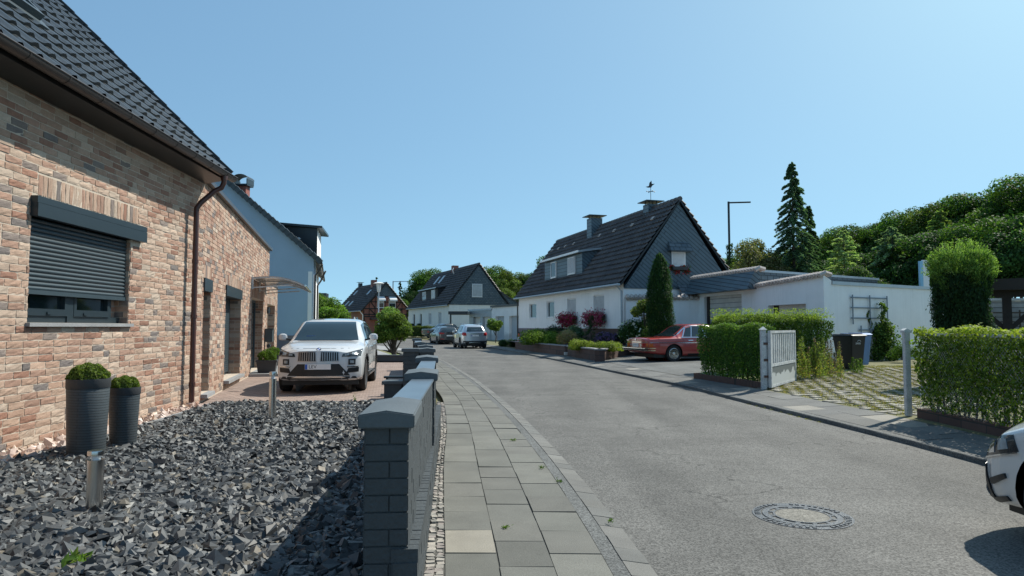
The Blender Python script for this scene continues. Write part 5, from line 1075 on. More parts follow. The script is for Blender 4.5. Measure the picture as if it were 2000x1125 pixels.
# ---- weathered gate
gt = thing('garden_gate', 'weathered pale wooden gate leaf with vertical slats standing open by the hedge', 'gate', (5.50, 14.62, .13), math.atan2(2.45, 1.65)); GL = 2.45
k = MB(); k.box(-.02, .06, -.03, .03, .03, 1.24); k.box(GL - .06, GL, -.03, .03, .03, 1.24); k.box(.06, GL - .06, -.028, .028, 1.19, 1.24); k.box(.06, GL - .06, -.028, .028, .47, .53); k.box(.06, GL - .06, -.028, .028, .03, .08); k.build('gate_frame', M['gatew'], gt)
for i in range(12): x = .10 + i * (GL - .20) / 11.7; k = MB(); k.box(x, x + .075, -.02, .02, .531, 1.189); k.build('slat', M['gatew'], gt)
def peel(name):
    m, t, b = _new(name); L = t.links.new; tc = _n(t, 'ShaderNodeTexCoord'); sp_ = _n(t, 'ShaderNodeSeparateXYZ'); L(tc.outputs['Object'], sp_.inputs[0]); no = _n(t, 'ShaderNodeTexNoise', i_Scale=3.0, i_Detail=7.0); L(tc.outputs['Object'], no.inputs['Vector'])
    ma = _n(t, 'ShaderNodeMath', operation='MULTIPLY_ADD'); L(no.outputs[0], ma.inputs[0]); ma.inputs[1].default_value = -.55; L(sp_.outputs[2], ma.inputs[2]); mr = _n(t, 'ShaderNodeMapRange'); mr.inputs[1].default_value = .02; mr.inputs[2].default_value = .045; L(ma.outputs[0], mr.inputs[0])
    mx = _n(t, 'ShaderNodeMix'); mx.data_type = 'RGBA'; L(mr.outputs[0], mx.inputs[0]); mx.inputs[6].default_value = (.52, .54, .52, 1); mx.inputs[7].default_value = (.14, .16, .155, 1); L(mx.outputs[2], b.inputs['Base Color']); b.inputs['Roughness'].default_value = .8; return m
k = MB(); k.box(.06, GL - .06, -.022, .022, .081, .469); k.build('lower_board', peel('peeling_paint'), gt)
gp = thing('gate_post', 'weathered pale double gate post with hinges at the hedge corner', 'post', (5.40, 14.70, .12)); k = MB(); k.box(-.06, .04, -.05, .05, 0, 1.27); k.box(.045, .085, -.03, .03, .05, 1.2); k.frus((-.08, .06, -.07, .07), (-.01, 0, -.01, .01), 1.271, 1.34); k.build('post_body', M['gatew'], gp); k = MB()
for z in (.25, .6, .95): k.box(-.02, .11, -.062, -.052, z, z + .05)
k.build('hinge', M['brownpipe'], gp)
# wild plants beside the gate
for (x, y, h, w_, cs, lb) in ((7.35, 16.9, .75, .32, [(.14, .20, .04), (.22, .28, .06), (.28, .22, .06)], 'yellow-green weeds with orange leaves at the end of the open gate'), (7.6, 17.6, 1.0, .20, [(.16, .22, .05), (.24, .30, .08)], 'tall light green flowering weed behind the open gate'), (8.05, 17.9, .95, .2, [(.20, .14, .12), (.26, .19, .15), (.10, .12, .05)], 'tall brown dried flower spikes between gate and bins'), (8.75, 18.6, .5, .4, GR + LG, 'low green weeds at the foot of the long hedge next to the black bin')):
    t = thing('wild_plant', lb, 'plant', (x, y, .22), 0); n = 3200; st = rng.normal(0, w_, (14, 2)); k_ = rng.integers(14, size=n); u = rng.random(n); hs = rng.uniform(.55, 1, 14)
    P = np.stack([st[k_, 0] + rng.normal(0, .06, n) * (1.2 - u), st[k_, 1] + rng.normal(0, .06, n) * (1.2 - u), u * h * hs[k_]], 1); leafmesh('foliage', P, rdir(n) + [0, 0, .4], np.full(n, .045), pal(n, cs), M['leaf'], t, aspect=.45); b = MB()
    for s_ in range(14): b.tube([(st[s_, 0], st[s_, 1], 0), (st[s_, 0], st[s_, 1], h * hs[s_])], .006, 4)
    b.build('stems', M['bark'], t)
# ---- bins
def wbin(label, x, y, z, rz, mat, s=1.0, logo=False):
    t = thing('wheelie_bin', label, 'bin', (x, y, z), rz, 'wheelie bins by the white wall'); t.scale = (s, s, s)
    k = MB(); k.frus((-.23, .23, -.27, .20), (-.285, .285, -.36, .33), .035, .99); k.box(-.30, .30, -.375, .345, .955, .99); k.box(-.22, .22, .30, .40, .86, .90)
    k.build('bin_body', mat, t, bevel=.014); k = MB(); k.frus((-.315, .315, -.40, .37), (-.27, .27, -.33, .33), .992, 1.04); k.box(-.24, .24, -.30, .1, 1.041, 1.058); k.box(-.22, .22, .37, .41, .995, 1.03); k.build('lid', mat, t, bevel=.01)
    k = MB(); k.tube([(-.24, .40, .97), (.24, .40, .97)], .014, 6); k.box(-.24, -.20, .33, .41, .955, .985); k.box(.20, .24, .33, .41, .955, .985); k.build('handle', mat, t)
    for sx in (-1, 1): k = MB(); k.lathe([(.03, -.025), (.10, -.025), (.10, .025), (.03, .025)], 20, Matrix.Translation((sx * .255, .27, .10)) @ Matrix.Rotation(R(90), 4, 'Y')); k.build('wheel', M['rubber'], t)
    if logo:
        Mx = basis((-.02, -.342, .78), VX, Vector((0, -.085, .95)).normalized(), Vector((0, -.95, -.085))); text_obj('lettering', 'avea', .115, M['bintext'], t, Mx)
        k = MB(); k.tube([Mx @ Vector((.035 + .07 * math.cos(R(a)), .04 + .045 * math.sin(R(a)), .002)) for a in range(0, 181, 20)], .007, 4); k.build('logo_arc', M['bintext'], t)
    return t
wbin('black wheelie bin with pale lettering on the grass pavers, in front of the blue bin', 9.98, 20.3, .20, R(24), M['binblack'], 1.0, True)
wbin('blue wheelie bin half hidden behind the black bin by the white wall', 11.05, 22.0, .21, R(30), M['binblue'], 1.0)
# ---- yew, carport, fence at the right edge
yw = column('yew', 'clipped dark yew column with bright bushy unclipped top beside the carport', 9.95, 15.1, .2, 2.45, .47, 44000, .06, [(.025, .062, .022), (.035, .080, .026), (.016, .042, .016)], [(0, .95), (.3, 1.02), (.6, 1.05), (1, 1.05)])
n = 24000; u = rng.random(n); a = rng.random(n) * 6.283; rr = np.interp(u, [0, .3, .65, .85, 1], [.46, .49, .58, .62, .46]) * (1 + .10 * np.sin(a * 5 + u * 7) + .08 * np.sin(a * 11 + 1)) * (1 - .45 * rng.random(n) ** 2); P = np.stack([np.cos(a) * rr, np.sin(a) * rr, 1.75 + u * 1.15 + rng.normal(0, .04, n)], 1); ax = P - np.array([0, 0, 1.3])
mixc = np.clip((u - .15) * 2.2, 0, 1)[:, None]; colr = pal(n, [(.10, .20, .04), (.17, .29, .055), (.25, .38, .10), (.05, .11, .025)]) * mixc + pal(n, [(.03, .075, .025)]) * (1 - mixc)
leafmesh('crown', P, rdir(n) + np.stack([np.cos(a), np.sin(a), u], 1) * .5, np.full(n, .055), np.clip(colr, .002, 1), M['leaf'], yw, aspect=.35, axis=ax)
n = 9000; dd = rdir(240); dd[:, 2] = np.abs(dd[:, 2]) * .75 + .40; k_ = rng.integers(240, size=n); tt = rng.uniform(.55, 1.12, n); P = np.array([0, 0, 2.05]) + dd[k_] * np.array([.66, .66, .90]) * tt[:, None] + rng.normal(0, .016, (n, 3))
leafmesh('shoots', P, rdir(n), np.full(n, .05), pal(n, [(.20, .33, .08), (.30, .42, .14), (.14, .24, .05)]), M['leaf'], yw, aspect=.3, axis=dd[k_])
cp = thing('carport', 'dark brown timber carport with braced post at the right edge', 'carport', (11.6, 16.0, .2), R(-33)); k = MB(); k.box(-.09, .09, -.09, .09, 0, 2.0); k.build('post', M['wood'], cp); 
for sx in (-1, 1): k = MB(); k.bar((0, 0, 1.15), (sx * .75, 0, 1.95), .10); k.build('brace', M['wood'], cp)
k = MB(); k.box(-.75, 4.5, -.1, .1, 1.95, 2.12); k.build('beam', M['wood'], cp); k = MB(); k.box(-.78, 4.6, -.4, 3.8, 2.24, 2.30); k.box(-.8, 4.65, -.47, -.40, 2.10, 2.36)
for i in range(7): k.box(-.7 + i * .8, -.6 + i * .8, -.38, 3.7, 2.125, 2.238)
k.build('roof', M['wood'], cp); k = MB(); k.box(3.9, 4.08, -.09, .09, 0, 1.95); k.build('post', M['wood'], cp)
fe = thing('board_fence', 'grey weathered horizontal board fence behind the carport', 'fence', (13.4, 20.2, .2)); k = MB(); k.box(0, 9, 0, .04, 0, 2.02); k.build('boards', M['woodg'], fe); k = MB(); k.box(-.05, 9, -.03, .07, 2.03, 2.10); k.build('top_rail', M['gatew'], fe)
ft = thing('trellis', 'brown square garden trellis leaning on the grey board fence', 'trellis', (13.9, 20.1, .2)); k = MB()
for i in range(6): k.box(0, 2.6, -.06, -.04, .3 + i * .27, .34 + i * .27); k.box(.1 + i * .45, .14 + i * .45, -.039, -.02, .15, 1.75)
k.build('laths', M['bark'], ft)
wb = thing('pool_board', 'upright white and pale blue board showing behind the yew top', 'board', (19.32, 32, .4)); k = MB(); k.box(0, .3, 0, .10, 0, 4.2); k.build('white_panel', M['wframe'], wb); k = MB(); k.box(-.14, -.003, -.02, .12, 0, 4.15); k.build('blue_edge', M['pool'], wb)
# ================================================================ left background
# ---- pale blue rendered gable house
hb = thing('blue_house', 'tall pale blue rendered house with dark roof verge, dormer and brick chimney behind the annex', 'house', (-10.2, 35, 0)); ba = math.atan2(-.05, 1); hb.rotation_euler = (0, 0, ba)
k = MB(); Wb, zeb = 12.0, 5.0; pit = .845; xr = -5.9; k.add([(0, 0, 0), (-Wb, 0, 0), (-Wb, 0, zeb), (xr, 0, zeb + pit * 5.9), (0, 0, zeb), (-.0, .3, 0), (-Wb, .3, 0), (-Wb, .3, zeb), (xr, .3, zeb + pit * 5.9), (0, .3, zeb)], [(0, 4, 3, 2, 1), (5, 6, 7, 8, 9)]); k.build('gable_wall', M['bluer'], hb)
k = MB(); k.box(-Wb, .04, -.035, .1, 0, 1.02); k.build('plinth', M['purple'], hb)
fd = Vector((-.303, .953, 0)); fn = Vector((.953, .303, 0)); k = MB(); panel(k, (0.001, .0, 0), fd, fn, 14, 0, zeb, [(1.6, 2.6, 1.3, 2.7), (4.5, 5.7, 1.3, 2.7), (8, 9.2, 1.3, 2.7)], .15); k.build('front_wall', M['white'], hb)
for a in (1.6, 4.5, 8): window(hb, (0, 0, 0), fd, fn, a, 1.3, 1.1, 1.4, 'glass', .12)
k = MB(); slope = Vector((-1, 0, pit)).normalized(); e0 = Vector((.42, -.18, zeb - .30)); Lr = 5.9 / abs(slope.x) + .45; n_ = Vector((pit, 0, 1)).normalized(); q = [e0, e0 + fd * 14, e0 + fd * 14 + slope * Lr, e0 + slope * Lr]; k.add(q + [v + n_ * .12 for v in q], [(0, 3, 2, 1), (4, 5, 6, 7), (0, 1, 5, 4), (1, 2, 6, 5), (2, 3, 7, 6), (3, 0, 4, 7)]); rfo = k.build('roof', M['tile1'], hb)
k = MB()
for i in range(26): pq = e0 + slope * (i * Lr / 26); k.bar(pq + n_ * .05 - Vector((0, .03, 0)), pq + slope * (Lr / 26 + .04) + n_ * .10 - Vector((0, .03, 0)), .10, .26)
k.build('verge_tiles', M['tile1'], rfo); k = MB(); k.box(-4.72, -4.2, 1.2, 1.7, 7.6, 9.05); chh = k.build('chimney', M['redbr'], rfo); k = MB(); k.box(-4.85, -4.07, 1.05, 1.85, 9.06, 9.14)
for i in range(9): a0 = math.pi * i / 9; a1_ = math.pi * (i + 1) / 9; k.add([(-4.46 - .42 * math.cos(a0), 1.0, 9.42 + .24 * math.sin(a0)), (-4.46 - .42 * math.cos(a1_), 1.0, 9.42 + .24 * math.sin(a1_)), (-4.46 - .42 * math.cos(a1_), 1.9, 9.42 + .24 * math.sin(a1_)), (-4.46 - .42 * math.cos(a0), 1.9, 9.42 + .24 * math.sin(a0))], [(0, 1, 2, 3)])
k.box(-4.86, -4.82, 1.02, 1.88, 9.14, 9.42); k.box(-4.1, -4.06, 1.02, 1.88, 9.14, 9.42); k.build('chimney_hood', M['anth'], chh)
k = MB(); k.add([(-.35, 1.5, 4.9), (-.35, 1.5, 6.75), (-2.6, 1.5, 6.95), (-.35 - .8, 4.5, 4.9), (-.35 - .8, 4.5, 6.75), (-3.4, 4.5, 6.95)], [(0, 1, 2), (3, 5, 4), (0, 3, 4, 1)]); dr = k.build('dormer', M['white'], rfo); k = MB(); k.add([(.0, 1.2, 6.72), (-2.9, 1.2, 6.98), (-3.7, 4.8, 6.98), (-.8, 4.8, 6.72), (.0, 1.2, 6.84), (-2.9, 1.2, 7.1), (-3.7, 4.8, 7.1), (-.8, 4.8, 6.84)], [(0, 3, 2, 1), (4, 5, 6, 7), (0, 1, 5, 4), (1, 2, 6, 5), (2, 3, 7, 6), (3, 0, 4, 7)]); k.build('dormer_roof', M['anth'], dr); k = MB(); k.add([(-.34, 1.46, 4.9), (-.34, 1.46, 6.74), (-2.6, 1.46, 6.94)], [(0, 1, 2)]); k.build('dormer_cheek', M['anth'], dr)
k = MB(); g0_ = e0 + Vector((.03, 0, .02)); k.tube([g0_, g0_ + fd * 14], .07, 8); k.tube([g0_ + Vector((0, .2, -.05)), Vector((.22, .15, 4.35)), Vector((.05, .10, 4.1)), Vector((.05, .10, .4))], .045, 8); k.tube([Vector((.3, -.1, 4.75)) + fd * 5.5 + Vector((0.3, 0, 0)), Vector((.3, 0, 4.2)) + fd * 5.6, Vector((.10, 0, 3.9)) + fd * 5.6, Vector((.10, 0, .4)) + fd * 5.6], .05, 8); k.build('gutter', M['graygutter'], hb, True)
k = MB(); k.box(-.28, -.06, -.02, -.001, 1.03, 4.3); k.build('corner_stripe', M['wframe'], hb); k = MB(); k.tube([(-1.15, .9, 5.7), (-1.15, .9, 6.1)], .06, 8); k.lathe([(.11, 0), (.11, .05), (.02, .1)], 10, Matrix.Translation((-1.15, .9, 6.1))); k.build('roof_vent', M['zinc'], rfo)
# round tree by the drive, lamp, hedges
broadtree('round_tree', 'small round clipped leafy tree beside the low cross wall and driveway', (-5.2, 30.0, .1), 2.05, .80, .20, 22000, .085, [(.08, .14, .02), (.13, .20, .035), (.18, .25, .05), (.045, .09, .015)], None, 44, .30, .10, shape=(1, 1, 1))
broadtree('shrub_tree', 'loose light green shrub behind the round tree', (-7.1, 40.5, .1), 2.6, .9, .5, 6000, .10, [(.14, .24, .06), (.18, .27, .08), (.10, .17, .04)], None, 14, .34, .05)
broadtree('garden_tree', 'bright green garden tree between blue house and half-timbered house', (-17.3, 62.0, .3), 4.1, 2.6, 1.0, 15000, .17, [(.11, .20, .03), (.16, .27, .04), (.07, .13, .02)], None, 26, .8, .12)
broadtree('garden_tree', 'lower bright green garden tree just right of the blue house, behind the white car', (-15.2, 57.0, .3), 3.0, 1.8, .6, 9000, .15, [(.11, .20, .03), (.16, .27, .04), (.08, .15, .02)], None, 20, .6, .10)
lm = thing('street_lamp', 'pale street lamp with flat white hood and tapered glass in front of the half-timbered house', 'street lamp', (-10.75, 55, .1)); k = MB(); k.lathe([(.09, 0), (.085, 1.2), (.06, 1.25), (.045, 4.15)], 12); k.build('pole', M['zinc'], lm, True); k = MB(); k.lathe([(.10, 4.15), (.13, 4.2), (.21, 4.82), (.12, 4.84)], 16); k.build('lamp_glass', M['lampw'], lm, True); k = MB(); k.lathe([(.42, 4.84), (.44, 4.87), (.30, 4.93), (.05, 4.98)], 20); k.build('lamp_hood', M['wframe'], lm, True)
# ---- H2: second white house, its hedge, garages
a2 = math.atan2(.38, .925); H2O = Vector((-7.2, 78, 0)); c2, s2 = math.cos(a2), math.sin(a2); w2 = lambda x, y: (H2O.x + c2 * x - s2 * y, H2O.y + s2 * x + c2 * y)
hB = thing('white_house', 'farther white house with dark roof, slate gable window and small dormer in the middle distance', 'house', H2O, a2)
fr2 = [(3.0, 1.3, 1.75, 1.45, 'shutter'), (7.4, 1.3, 1.75, 1.45, 'shutter'), (12.0, 1.1, 1.8, 1.4, 'glass'), (15.6, 1.1, 1.8, 1.4, 'glass')]
ro2, O2_, Vu2_, nr2_ = pitched(hB, 7.2, 19.2, .3, 4.2, 8.75, M['cream'], M['tile2'], fr2, [(2.75, 1.25, 4.95, 1.5, 'shutter')], tw=.34, tl=.42, gmat='slate2', gz=4.0, plinth=(1.05, 'redstone', 1.0), amp=.07, step=.10)
shed_dormer(hB, 6.4, 14.8, .50, 4.85, 6.25, 7.2, 4.2, 8.75, [(7.5, 1.6, 5.0, 1.1, 'shutw'), (11.8, 1.7, 5.0, 1.05, 'half')], 'timber', 'tile1', 'zinc')
chimney(ro2, 3.6, 9.2, 8.2, 9.35, .75, 'redbr', False)
for y in (11.3, 13.6): k = MB(); k.box(0, .75, 0, 1.3, 0, .12, basis(O2_ + VY * y + Vu2_ * 4.0 + nr2_ * .05, VY, Vu2_, nr2_)); k.build('skylight', M['zinc'], ro2)
k = MB(); k.tube([(2.9, 7.4, 8.1), (2.7, 7.4, 8.6), (2.9, 7.6, 8.9)], .06, 6); k.build('flue_pipe', M['zinc'], ro2)
k = MB(); k.add([(7.15, -.02, 4.0), (10.2, -.02, 4.0), (8.8, -.02, 4.3), (7.4, -.02, 4.95), (6.1, -.02, 5.75), (7.15, 6, 4.0), (10.2, 6, 4.0), (8.8, 6, 4.3), (7.4, 6, 4.95), (6.1, 6, 5.75)], [(0, 1, 2, 3, 4)]); k.build('flared_gable', M['slate2'], hB); k = MB(); qbox(k, [Vector((10.4, -.15, 3.98)), Vector((10.4, 8, 3.98)), Vector((8.8, 8, 4.33)), Vector((8.8, -.15, 4.33))], -.08); qbox(k, [Vector((8.8, -.15, 4.33)), Vector((8.8, 8, 4.33)), Vector((7.4, 8, 4.98)), Vector((7.4, -.15, 4.98))], -.08); qbox(k, [Vector((7.4, -.15, 4.98)), Vector((7.4, 8, 4.98)), Vector((6.1, 8, 5.8)), Vector((6.1, -.15, 5.8))], -.08); k.build('flared_roof', M['tile2'], hB)
k = MB(); panel(k, (7.2, .0, 0), VX, -VY, 5.2, .3, 4.0); panel(k, (12.4, 0, 0), VY, VX, 8, .3, 4.0); k.build('side_wall', M['cream'], hB)
for lb, y in (('dark flower box under the leftmost window of the farther white house', 15.6), ('dark flower box under the second window from the left of the farther white house', 12.0)):
    t = thing('flower_box', lb, 'flower box', (*w2(-.2, y - .1), 1.5), a2, 'window flower boxes'); k = MB(); k.box(-.12, .12, 0, 1.4, 0, .22); k.build('trough', M['potp'], t); n = 300; leafmesh('plants', np.stack([rng.normal(0, .1, n), rng.uniform(0, 1.4, n), rng.uniform(.1, .4, n)], 1), rdir(n), np.full(n, .12), pal(n, DG), M['leaf'], t)
hedge('hedge', 'clipped box hedge at the street corner of the farther white house', (-11.6, 70.8), (-8.7, 68.6), -2.4, .42, 1.5, 14000, .10, [(.03, .055, .015), (.045, .075, .02)], 'garden hedges', .04, topc=(.13, .17, .04))
# low garages right of H2
gr = thing('garage_row', 'row of low white and grey garages between the two white houses', 'garage', (-2.0, 66, .3)); gA, gB, gC = Vector((-4.35, 69.5, .3)), Vector((-1.95, 65.2, .3)), Vector((.95, 59.0, .3))
for (P0, P1, zt, mt, doors, dm) in ((gA, gB, 3.05, 'zinc', [(.9, 2.5, 'cream'), (3.0, 4.6, 'cream')], 'cream'), (gB, gC, 3.3, 'white', [(.9, 2.9, 'gdoor2'), (4.0, 6.1, 'gdoor2')], 'gdoor2')):
    P0 = Vector((P0.x, P0.y, 0)); P1 = Vector((P1.x, P1.y, 0)); d_, n__ = gframe(P0, P1); LL = (P1 - P0).length; k = MB(); panel(k, P0, d_, n__, LL, .2, zt, [(a, b, .25, 2.45) for a, b, _ in doors], .3); Bx = basis(P0, d_, -n__, VZ); k.box(0, .1, .01, 6, .2, zt, Bx); k.box(LL - .1, LL, .01, 6, .2, zt, Bx); k.build('wall', M[mt], gr, world=True)
    for a, b, m_ in doors: k = MB(); k.box(a, b, .25, .30, .25, 2.45, Bx); k.build('garage_door', M[m_], gr, world=True)
    k = MB(); k.box(-.1, LL + .1, -.12, 6, zt + .002, zt + .18, Bx); k.build('flat_roof', M['graygutter' if mt == 'white' else 'zinc'], gr, world=True)
k = MB(); k.box(-6.3, -4.4, 67.5, 71, 2.7, 3.0); k.box(-6.15, -6.0, 67.6, 67.75, .3, 2.7); k.build('carport_roof', M['anth'], gr, world=True)
cn_ = thing('striped_bollard', 'red and white striped bollard at the far corner of the big white house', 'bollard', (.45, 44.5, .15)); 
for i, (z, c) in enumerate(((0, 'wframe'), (.22, 'orange'), (.44, 'wframe'), (.66, 'orange'))): k = MB(); r0 = .16 - .028 * i; k.lathe([(r0, z + .001), (r0 - .026, z + .22)], 14); k.build('stripe', M[c], cn_, True)
k = MB(); k.box(-.2, .2, -.2, .2, -.02, 0); k.lathe([(.05, .88), (.06, .92), (.03, .98)], 10); k.build('base', M['blackp'], cn_)
broadtree('sapling', 'small leafy sapling in front of the low garages', (-1.25, 52.0, .35), 1.75, .62, .6, 2400, .12, GR + LG, None, 10, .3, .03)
bush('verge_plants', 'dark ground planting strip between silver car and striped bollard', 'plants', -.2, 47.5, .1, 1.0, 3.5, .35, 5000, .09, DG, None, 20, .25)
# ---- half-timbered house
a3 = R(30); hT = thing('half_timbered_house', 'half-timbered red brick house with dark tiled roof at the end of the street', 'house', (-22.9, 105, 0), a3); WT, LT, zeT, zrT = 7.2, 14, 4.3, 8.3
roT, OT, VuT, nrT = pitched(hT, WT, LT, .3, zeT, zrT, M['redbr'], M['tile2'], [(2.5, 1.6, 1.5, 1.5, 'glass'), (6.5, 1.4, .4, 2.3, 'glass')], [(2.2, 1.1, 4.45, 1.5, 'half'), (4.1, 1.1, 4.45, 1.5, 'half')], tw=.36, tl=.45, gmat=M['redbr'], ov=.6, gov=.4, amp=.07, step=.10)
k = MB(); e_ = (zrT - zeT) / (WT / 2); k.prism([(WT / 2 - (zrT - 6.3) / e_, 6.3), (WT / 2 + (zrT - 6.3) / e_, 6.3), (WT / 2, zrT - .05)], (-.12, -.051)); k.build('slate_peak', M['slate2'], hT)
k = MB(); T_ = lambda a, b: k.bar((a[0], -.075, a[1]), (b[0], -.075, b[1]), .05, .15)
for z in (3.05, 3.4, 4.3, 5.35, 6.25):
    x = max(0, (z - zeT) / e_); T_((x, z), (WT - x, z))
for x in (.1, .95, 1.9, 3.5, 5.4, 6.3, 7.1):
    zt = zeT + min(x, WT - x) * e_ - .1; T_((x, .4 if x in (.1, 7.1) else 3.05), (x, min(zt, 6.25)))
for (a, b) in (((.95, 4.3), (1.9, 3.4)), ((6.3, 4.3), (5.4, 3.4)), ((1.15, 5.35), (1.9, 4.4)), ((6.1, 5.35), (5.4, 4.4)), ((.1, 3.05), (.9, .6)), ((1.9, 6.2), (1.2, 5.4))): T_(a, b)
k.build('timber_frame', M['timber'], hT); k = MB(); k.box(1.0, 4.3, -.9, -.06, 2.6, 2.8); k.build('porch_roof', M['anth'], hT)
for x in (2.15, 4.05): k = MB(); k.add([(x, -.8, 5.75), (x + 1.2, -.8, 5.75), (x + 1.2, -.1, 6.2), (x, -.1, 6.2), (x, -.8, 5.5), (x + 1.2, -.8, 5.5)], [(0, 1, 2, 3), (4, 5, 1, 0)]); k.build('awning', M['wframe'], hT)
k = MB(); k.box(2.7, 3.6, -.12, -.06, .4, 2.5); k.build('door', M['wframe'], hT)
chimney(roT, 3.6, 13.0, 8.0, 9.0, .6, 'anth', True); chimney(roT, 3.4, 5.2, 7.8, 9.1, .8, 'redbr', False)
for (y, v) in ((11.8, 3.9), (11.0, 1.4), (8.6, 1.3), (4.0, 3.6)): k = MB(); k.box(0, .7, 0, 1.0, 0, .12, basis(OT + VY * y + VuT * v + nrT * .05, VY, VuT, nrT)); k.build('skylight', M['zinc'], roT)
k = MB(); k.tube([(-.5, .0, 3.85), (-.1, -.2, 3.3), (-.1, -.2, .4)], .07, 6); k.tube([(7.75, -.3, 3.9), (7.3, -.3, 3.0), (7.3, -.3, .4)], .07, 6); k.build('downpipe', M['wframe'], hT)
# yellow gable, small red cabin, far bits
yh = thing('yellow_house', 'pale yellow gabled house partly hidden right of the blue house', 'house', (-31.5, 100, 0), R(8)); k = MB(); k.prism([(0, 0), (5.4, 0), (5.4, 4.0), (1.6, 6.5), (0, 5.2)], (0, 8)); k.build('wall', M['yellow'], yh); k = MB(); k.bar((5.9, -.3, 3.6), (1.6, -.3, 6.6), .3, .22); k.bar((1.6, -.3, 6.6), (-.6, -.3, 5.0), .3, .22); qbox(k, [Vector((5.9, -.3, 3.62)), Vector((5.9, 8, 3.62)), Vector((1.6, 8, 6.62)), Vector((1.6, -.3, 6.62))], .12); k.box(2.6, 4.0, 1.0, 4, 5.2, 6.5); k.build('roof', M['tile1'], yh)
hu = thing('garden_hut', 'small dark red garden hut gable behind the white car roof', 'hut', (-13.6, 52, .2)); k = MB(); k.prism([(-1.2, 0), (1.2, 0), (1.2, 1.35), (0, 1.78), (-1.2, 1.35)], (0, 2)); k.build('wall', M['redbr'], hu); k = MB(); k.bar((-1.5, -.1, 1.3), (0, -.1, 1.86), .3, .08); k.bar((0, -.1, 1.86), (1.5, -.1, 1.3), .3, .08); qbox(k, [Vector((-1.5, -.2, 1.3)), Vector((0, -.2, 1.86)), Vector((0, 2.2, 1.86)), Vector((-1.5, 2.2, 1.3))], -.07); qbox(k, [Vector((0, -.2, 1.86)), Vector((1.5, -.2, 1.3)), Vector((1.5, 2.2, 1.3)), Vector((0, 2.2, 1.86))], -.07); k.build('roof', M['brownpipe'], hu)
um = thing('parasol', 'folded pale parasol in front of the half-timbered house', 'parasol', (-22.6, 98, .4)); k = MB(); k.lathe([(.05, 0), (.05, 1.0), (.35, 1.05), (.2, 2.0), (.05, 2.5)], 10); k.build('cover', M['wframe'], um, True)
def sidepole(label, x, y, z0, zt, arm, ivy, r=.09, col='bark'):
    t = thing('mast', label, 'mast', (x, y, z0), 0, 'tall masts with one side arm'); k = MB(); k.tube([(0, 0, 0), (0, 0, zt - z0)], r, 8); k.build('pole', M[col], t); k = MB(); k.bar((0, 0, zt - z0 - r), (arm, 0, zt - z0 - r * .5), r * 1.2); k.build('arm', M[col], t)
    if ivy: n = 1800; a = rng.random(n) * 6.283; u = rng.random(n); leafmesh('ivy', np.stack([np.cos(a) * .22, np.sin(a) * .22, u * ivy], 1) + rng.normal(0, .05, (n, 3)), rdir(n), np.full(n, .14), pal(n, DG), M['leaf'], t)
sidepole('dark mast with long side arm and ivy on its foot right of the slate gable', 19.2, 60, 3.0, 12.55, 1.95, 5.8, .10, 'black')
sidepole('thin grey mast with side arm beside the half-timbered house', -20.6, 118, .4, 9.4, 2.6, 0, .10, 'zinc'); sidepole('thin grey mast with side arm above the yellow house', -32.0, 118, .4, 6.1, 2.6, 0, .10, 'zinc')
# ================================================================ trees behind
conifer('spruce', 'tall narrow dark spruce standing highest against the sky', (17.0, 41.0, 1.0), 10.4, 1.75, 420, 130, .16, [(.085, .155, .095), (.12, .20, .12), (.05, .10, .065)], None, .55, .4, .62, 'tree', .12, .14)
conifer('spruce', 'second slimmer spruce just right of the tallest one', (18.6, 42.5, 1.2), 7.8, 1.45, 260, 110, .15, [(.07, .13, .07), (.10, .17, .09), (.045, .09, .05)], None, .45, .4, .8, 'tree', .1, .12)
conifer('larch', 'pale green loose conifer with sunlit branches in front of the wooded slope', (19.3, 39.5, 1.0), 6.0, 2.0, 190, 130, .14, [(.30, .40, .18), (.40, .50, .27), (.18, .27, .11)], None, .25, .3, .6, 'tree', .25, .1)
conifer('spruce', 'silver-green spruce in the middle of the wooded slope', (23.8, 42.5, 1.2), 6.5, 2.8, 230, 170, .17, [(.24, .34, .22), (.34, .44, .30), (.12, .20, .12)], None, .45, .6, .6, 'tree', .25, .12)
conifer('spruce', 'taller yellow-tipped conifer right of the silver-green spruce', (27.2, 43.0, 1.4), 7.4, 2.7, 260, 170, .17, [(.38, .45, .14), (.18, .28, .08), (.09, .16, .06)], None, .35, .6, .7, 'tree', .3, .12)
broadtree('yew_shrub', 'bushy green shrub behind the garage roof right of the tall spruce', (19.2, 37.5, .6), 4.5, 1.9, .5, 13000, .12, [(.05, .10, .03), (.08, .14, .04), (.03, .06, .02)], None, 30, .55, .08)
broadtree('garden_tree', 'brownish-green flowering tree left of the tall spruce behind the garage', (15.0, 41.5, .8), 6.3, 1.9, 1.2, 14000, .14, [(.14, .15, .06), (.20, .19, .10), (.08, .11, .035)], None, 26, .65, .12)
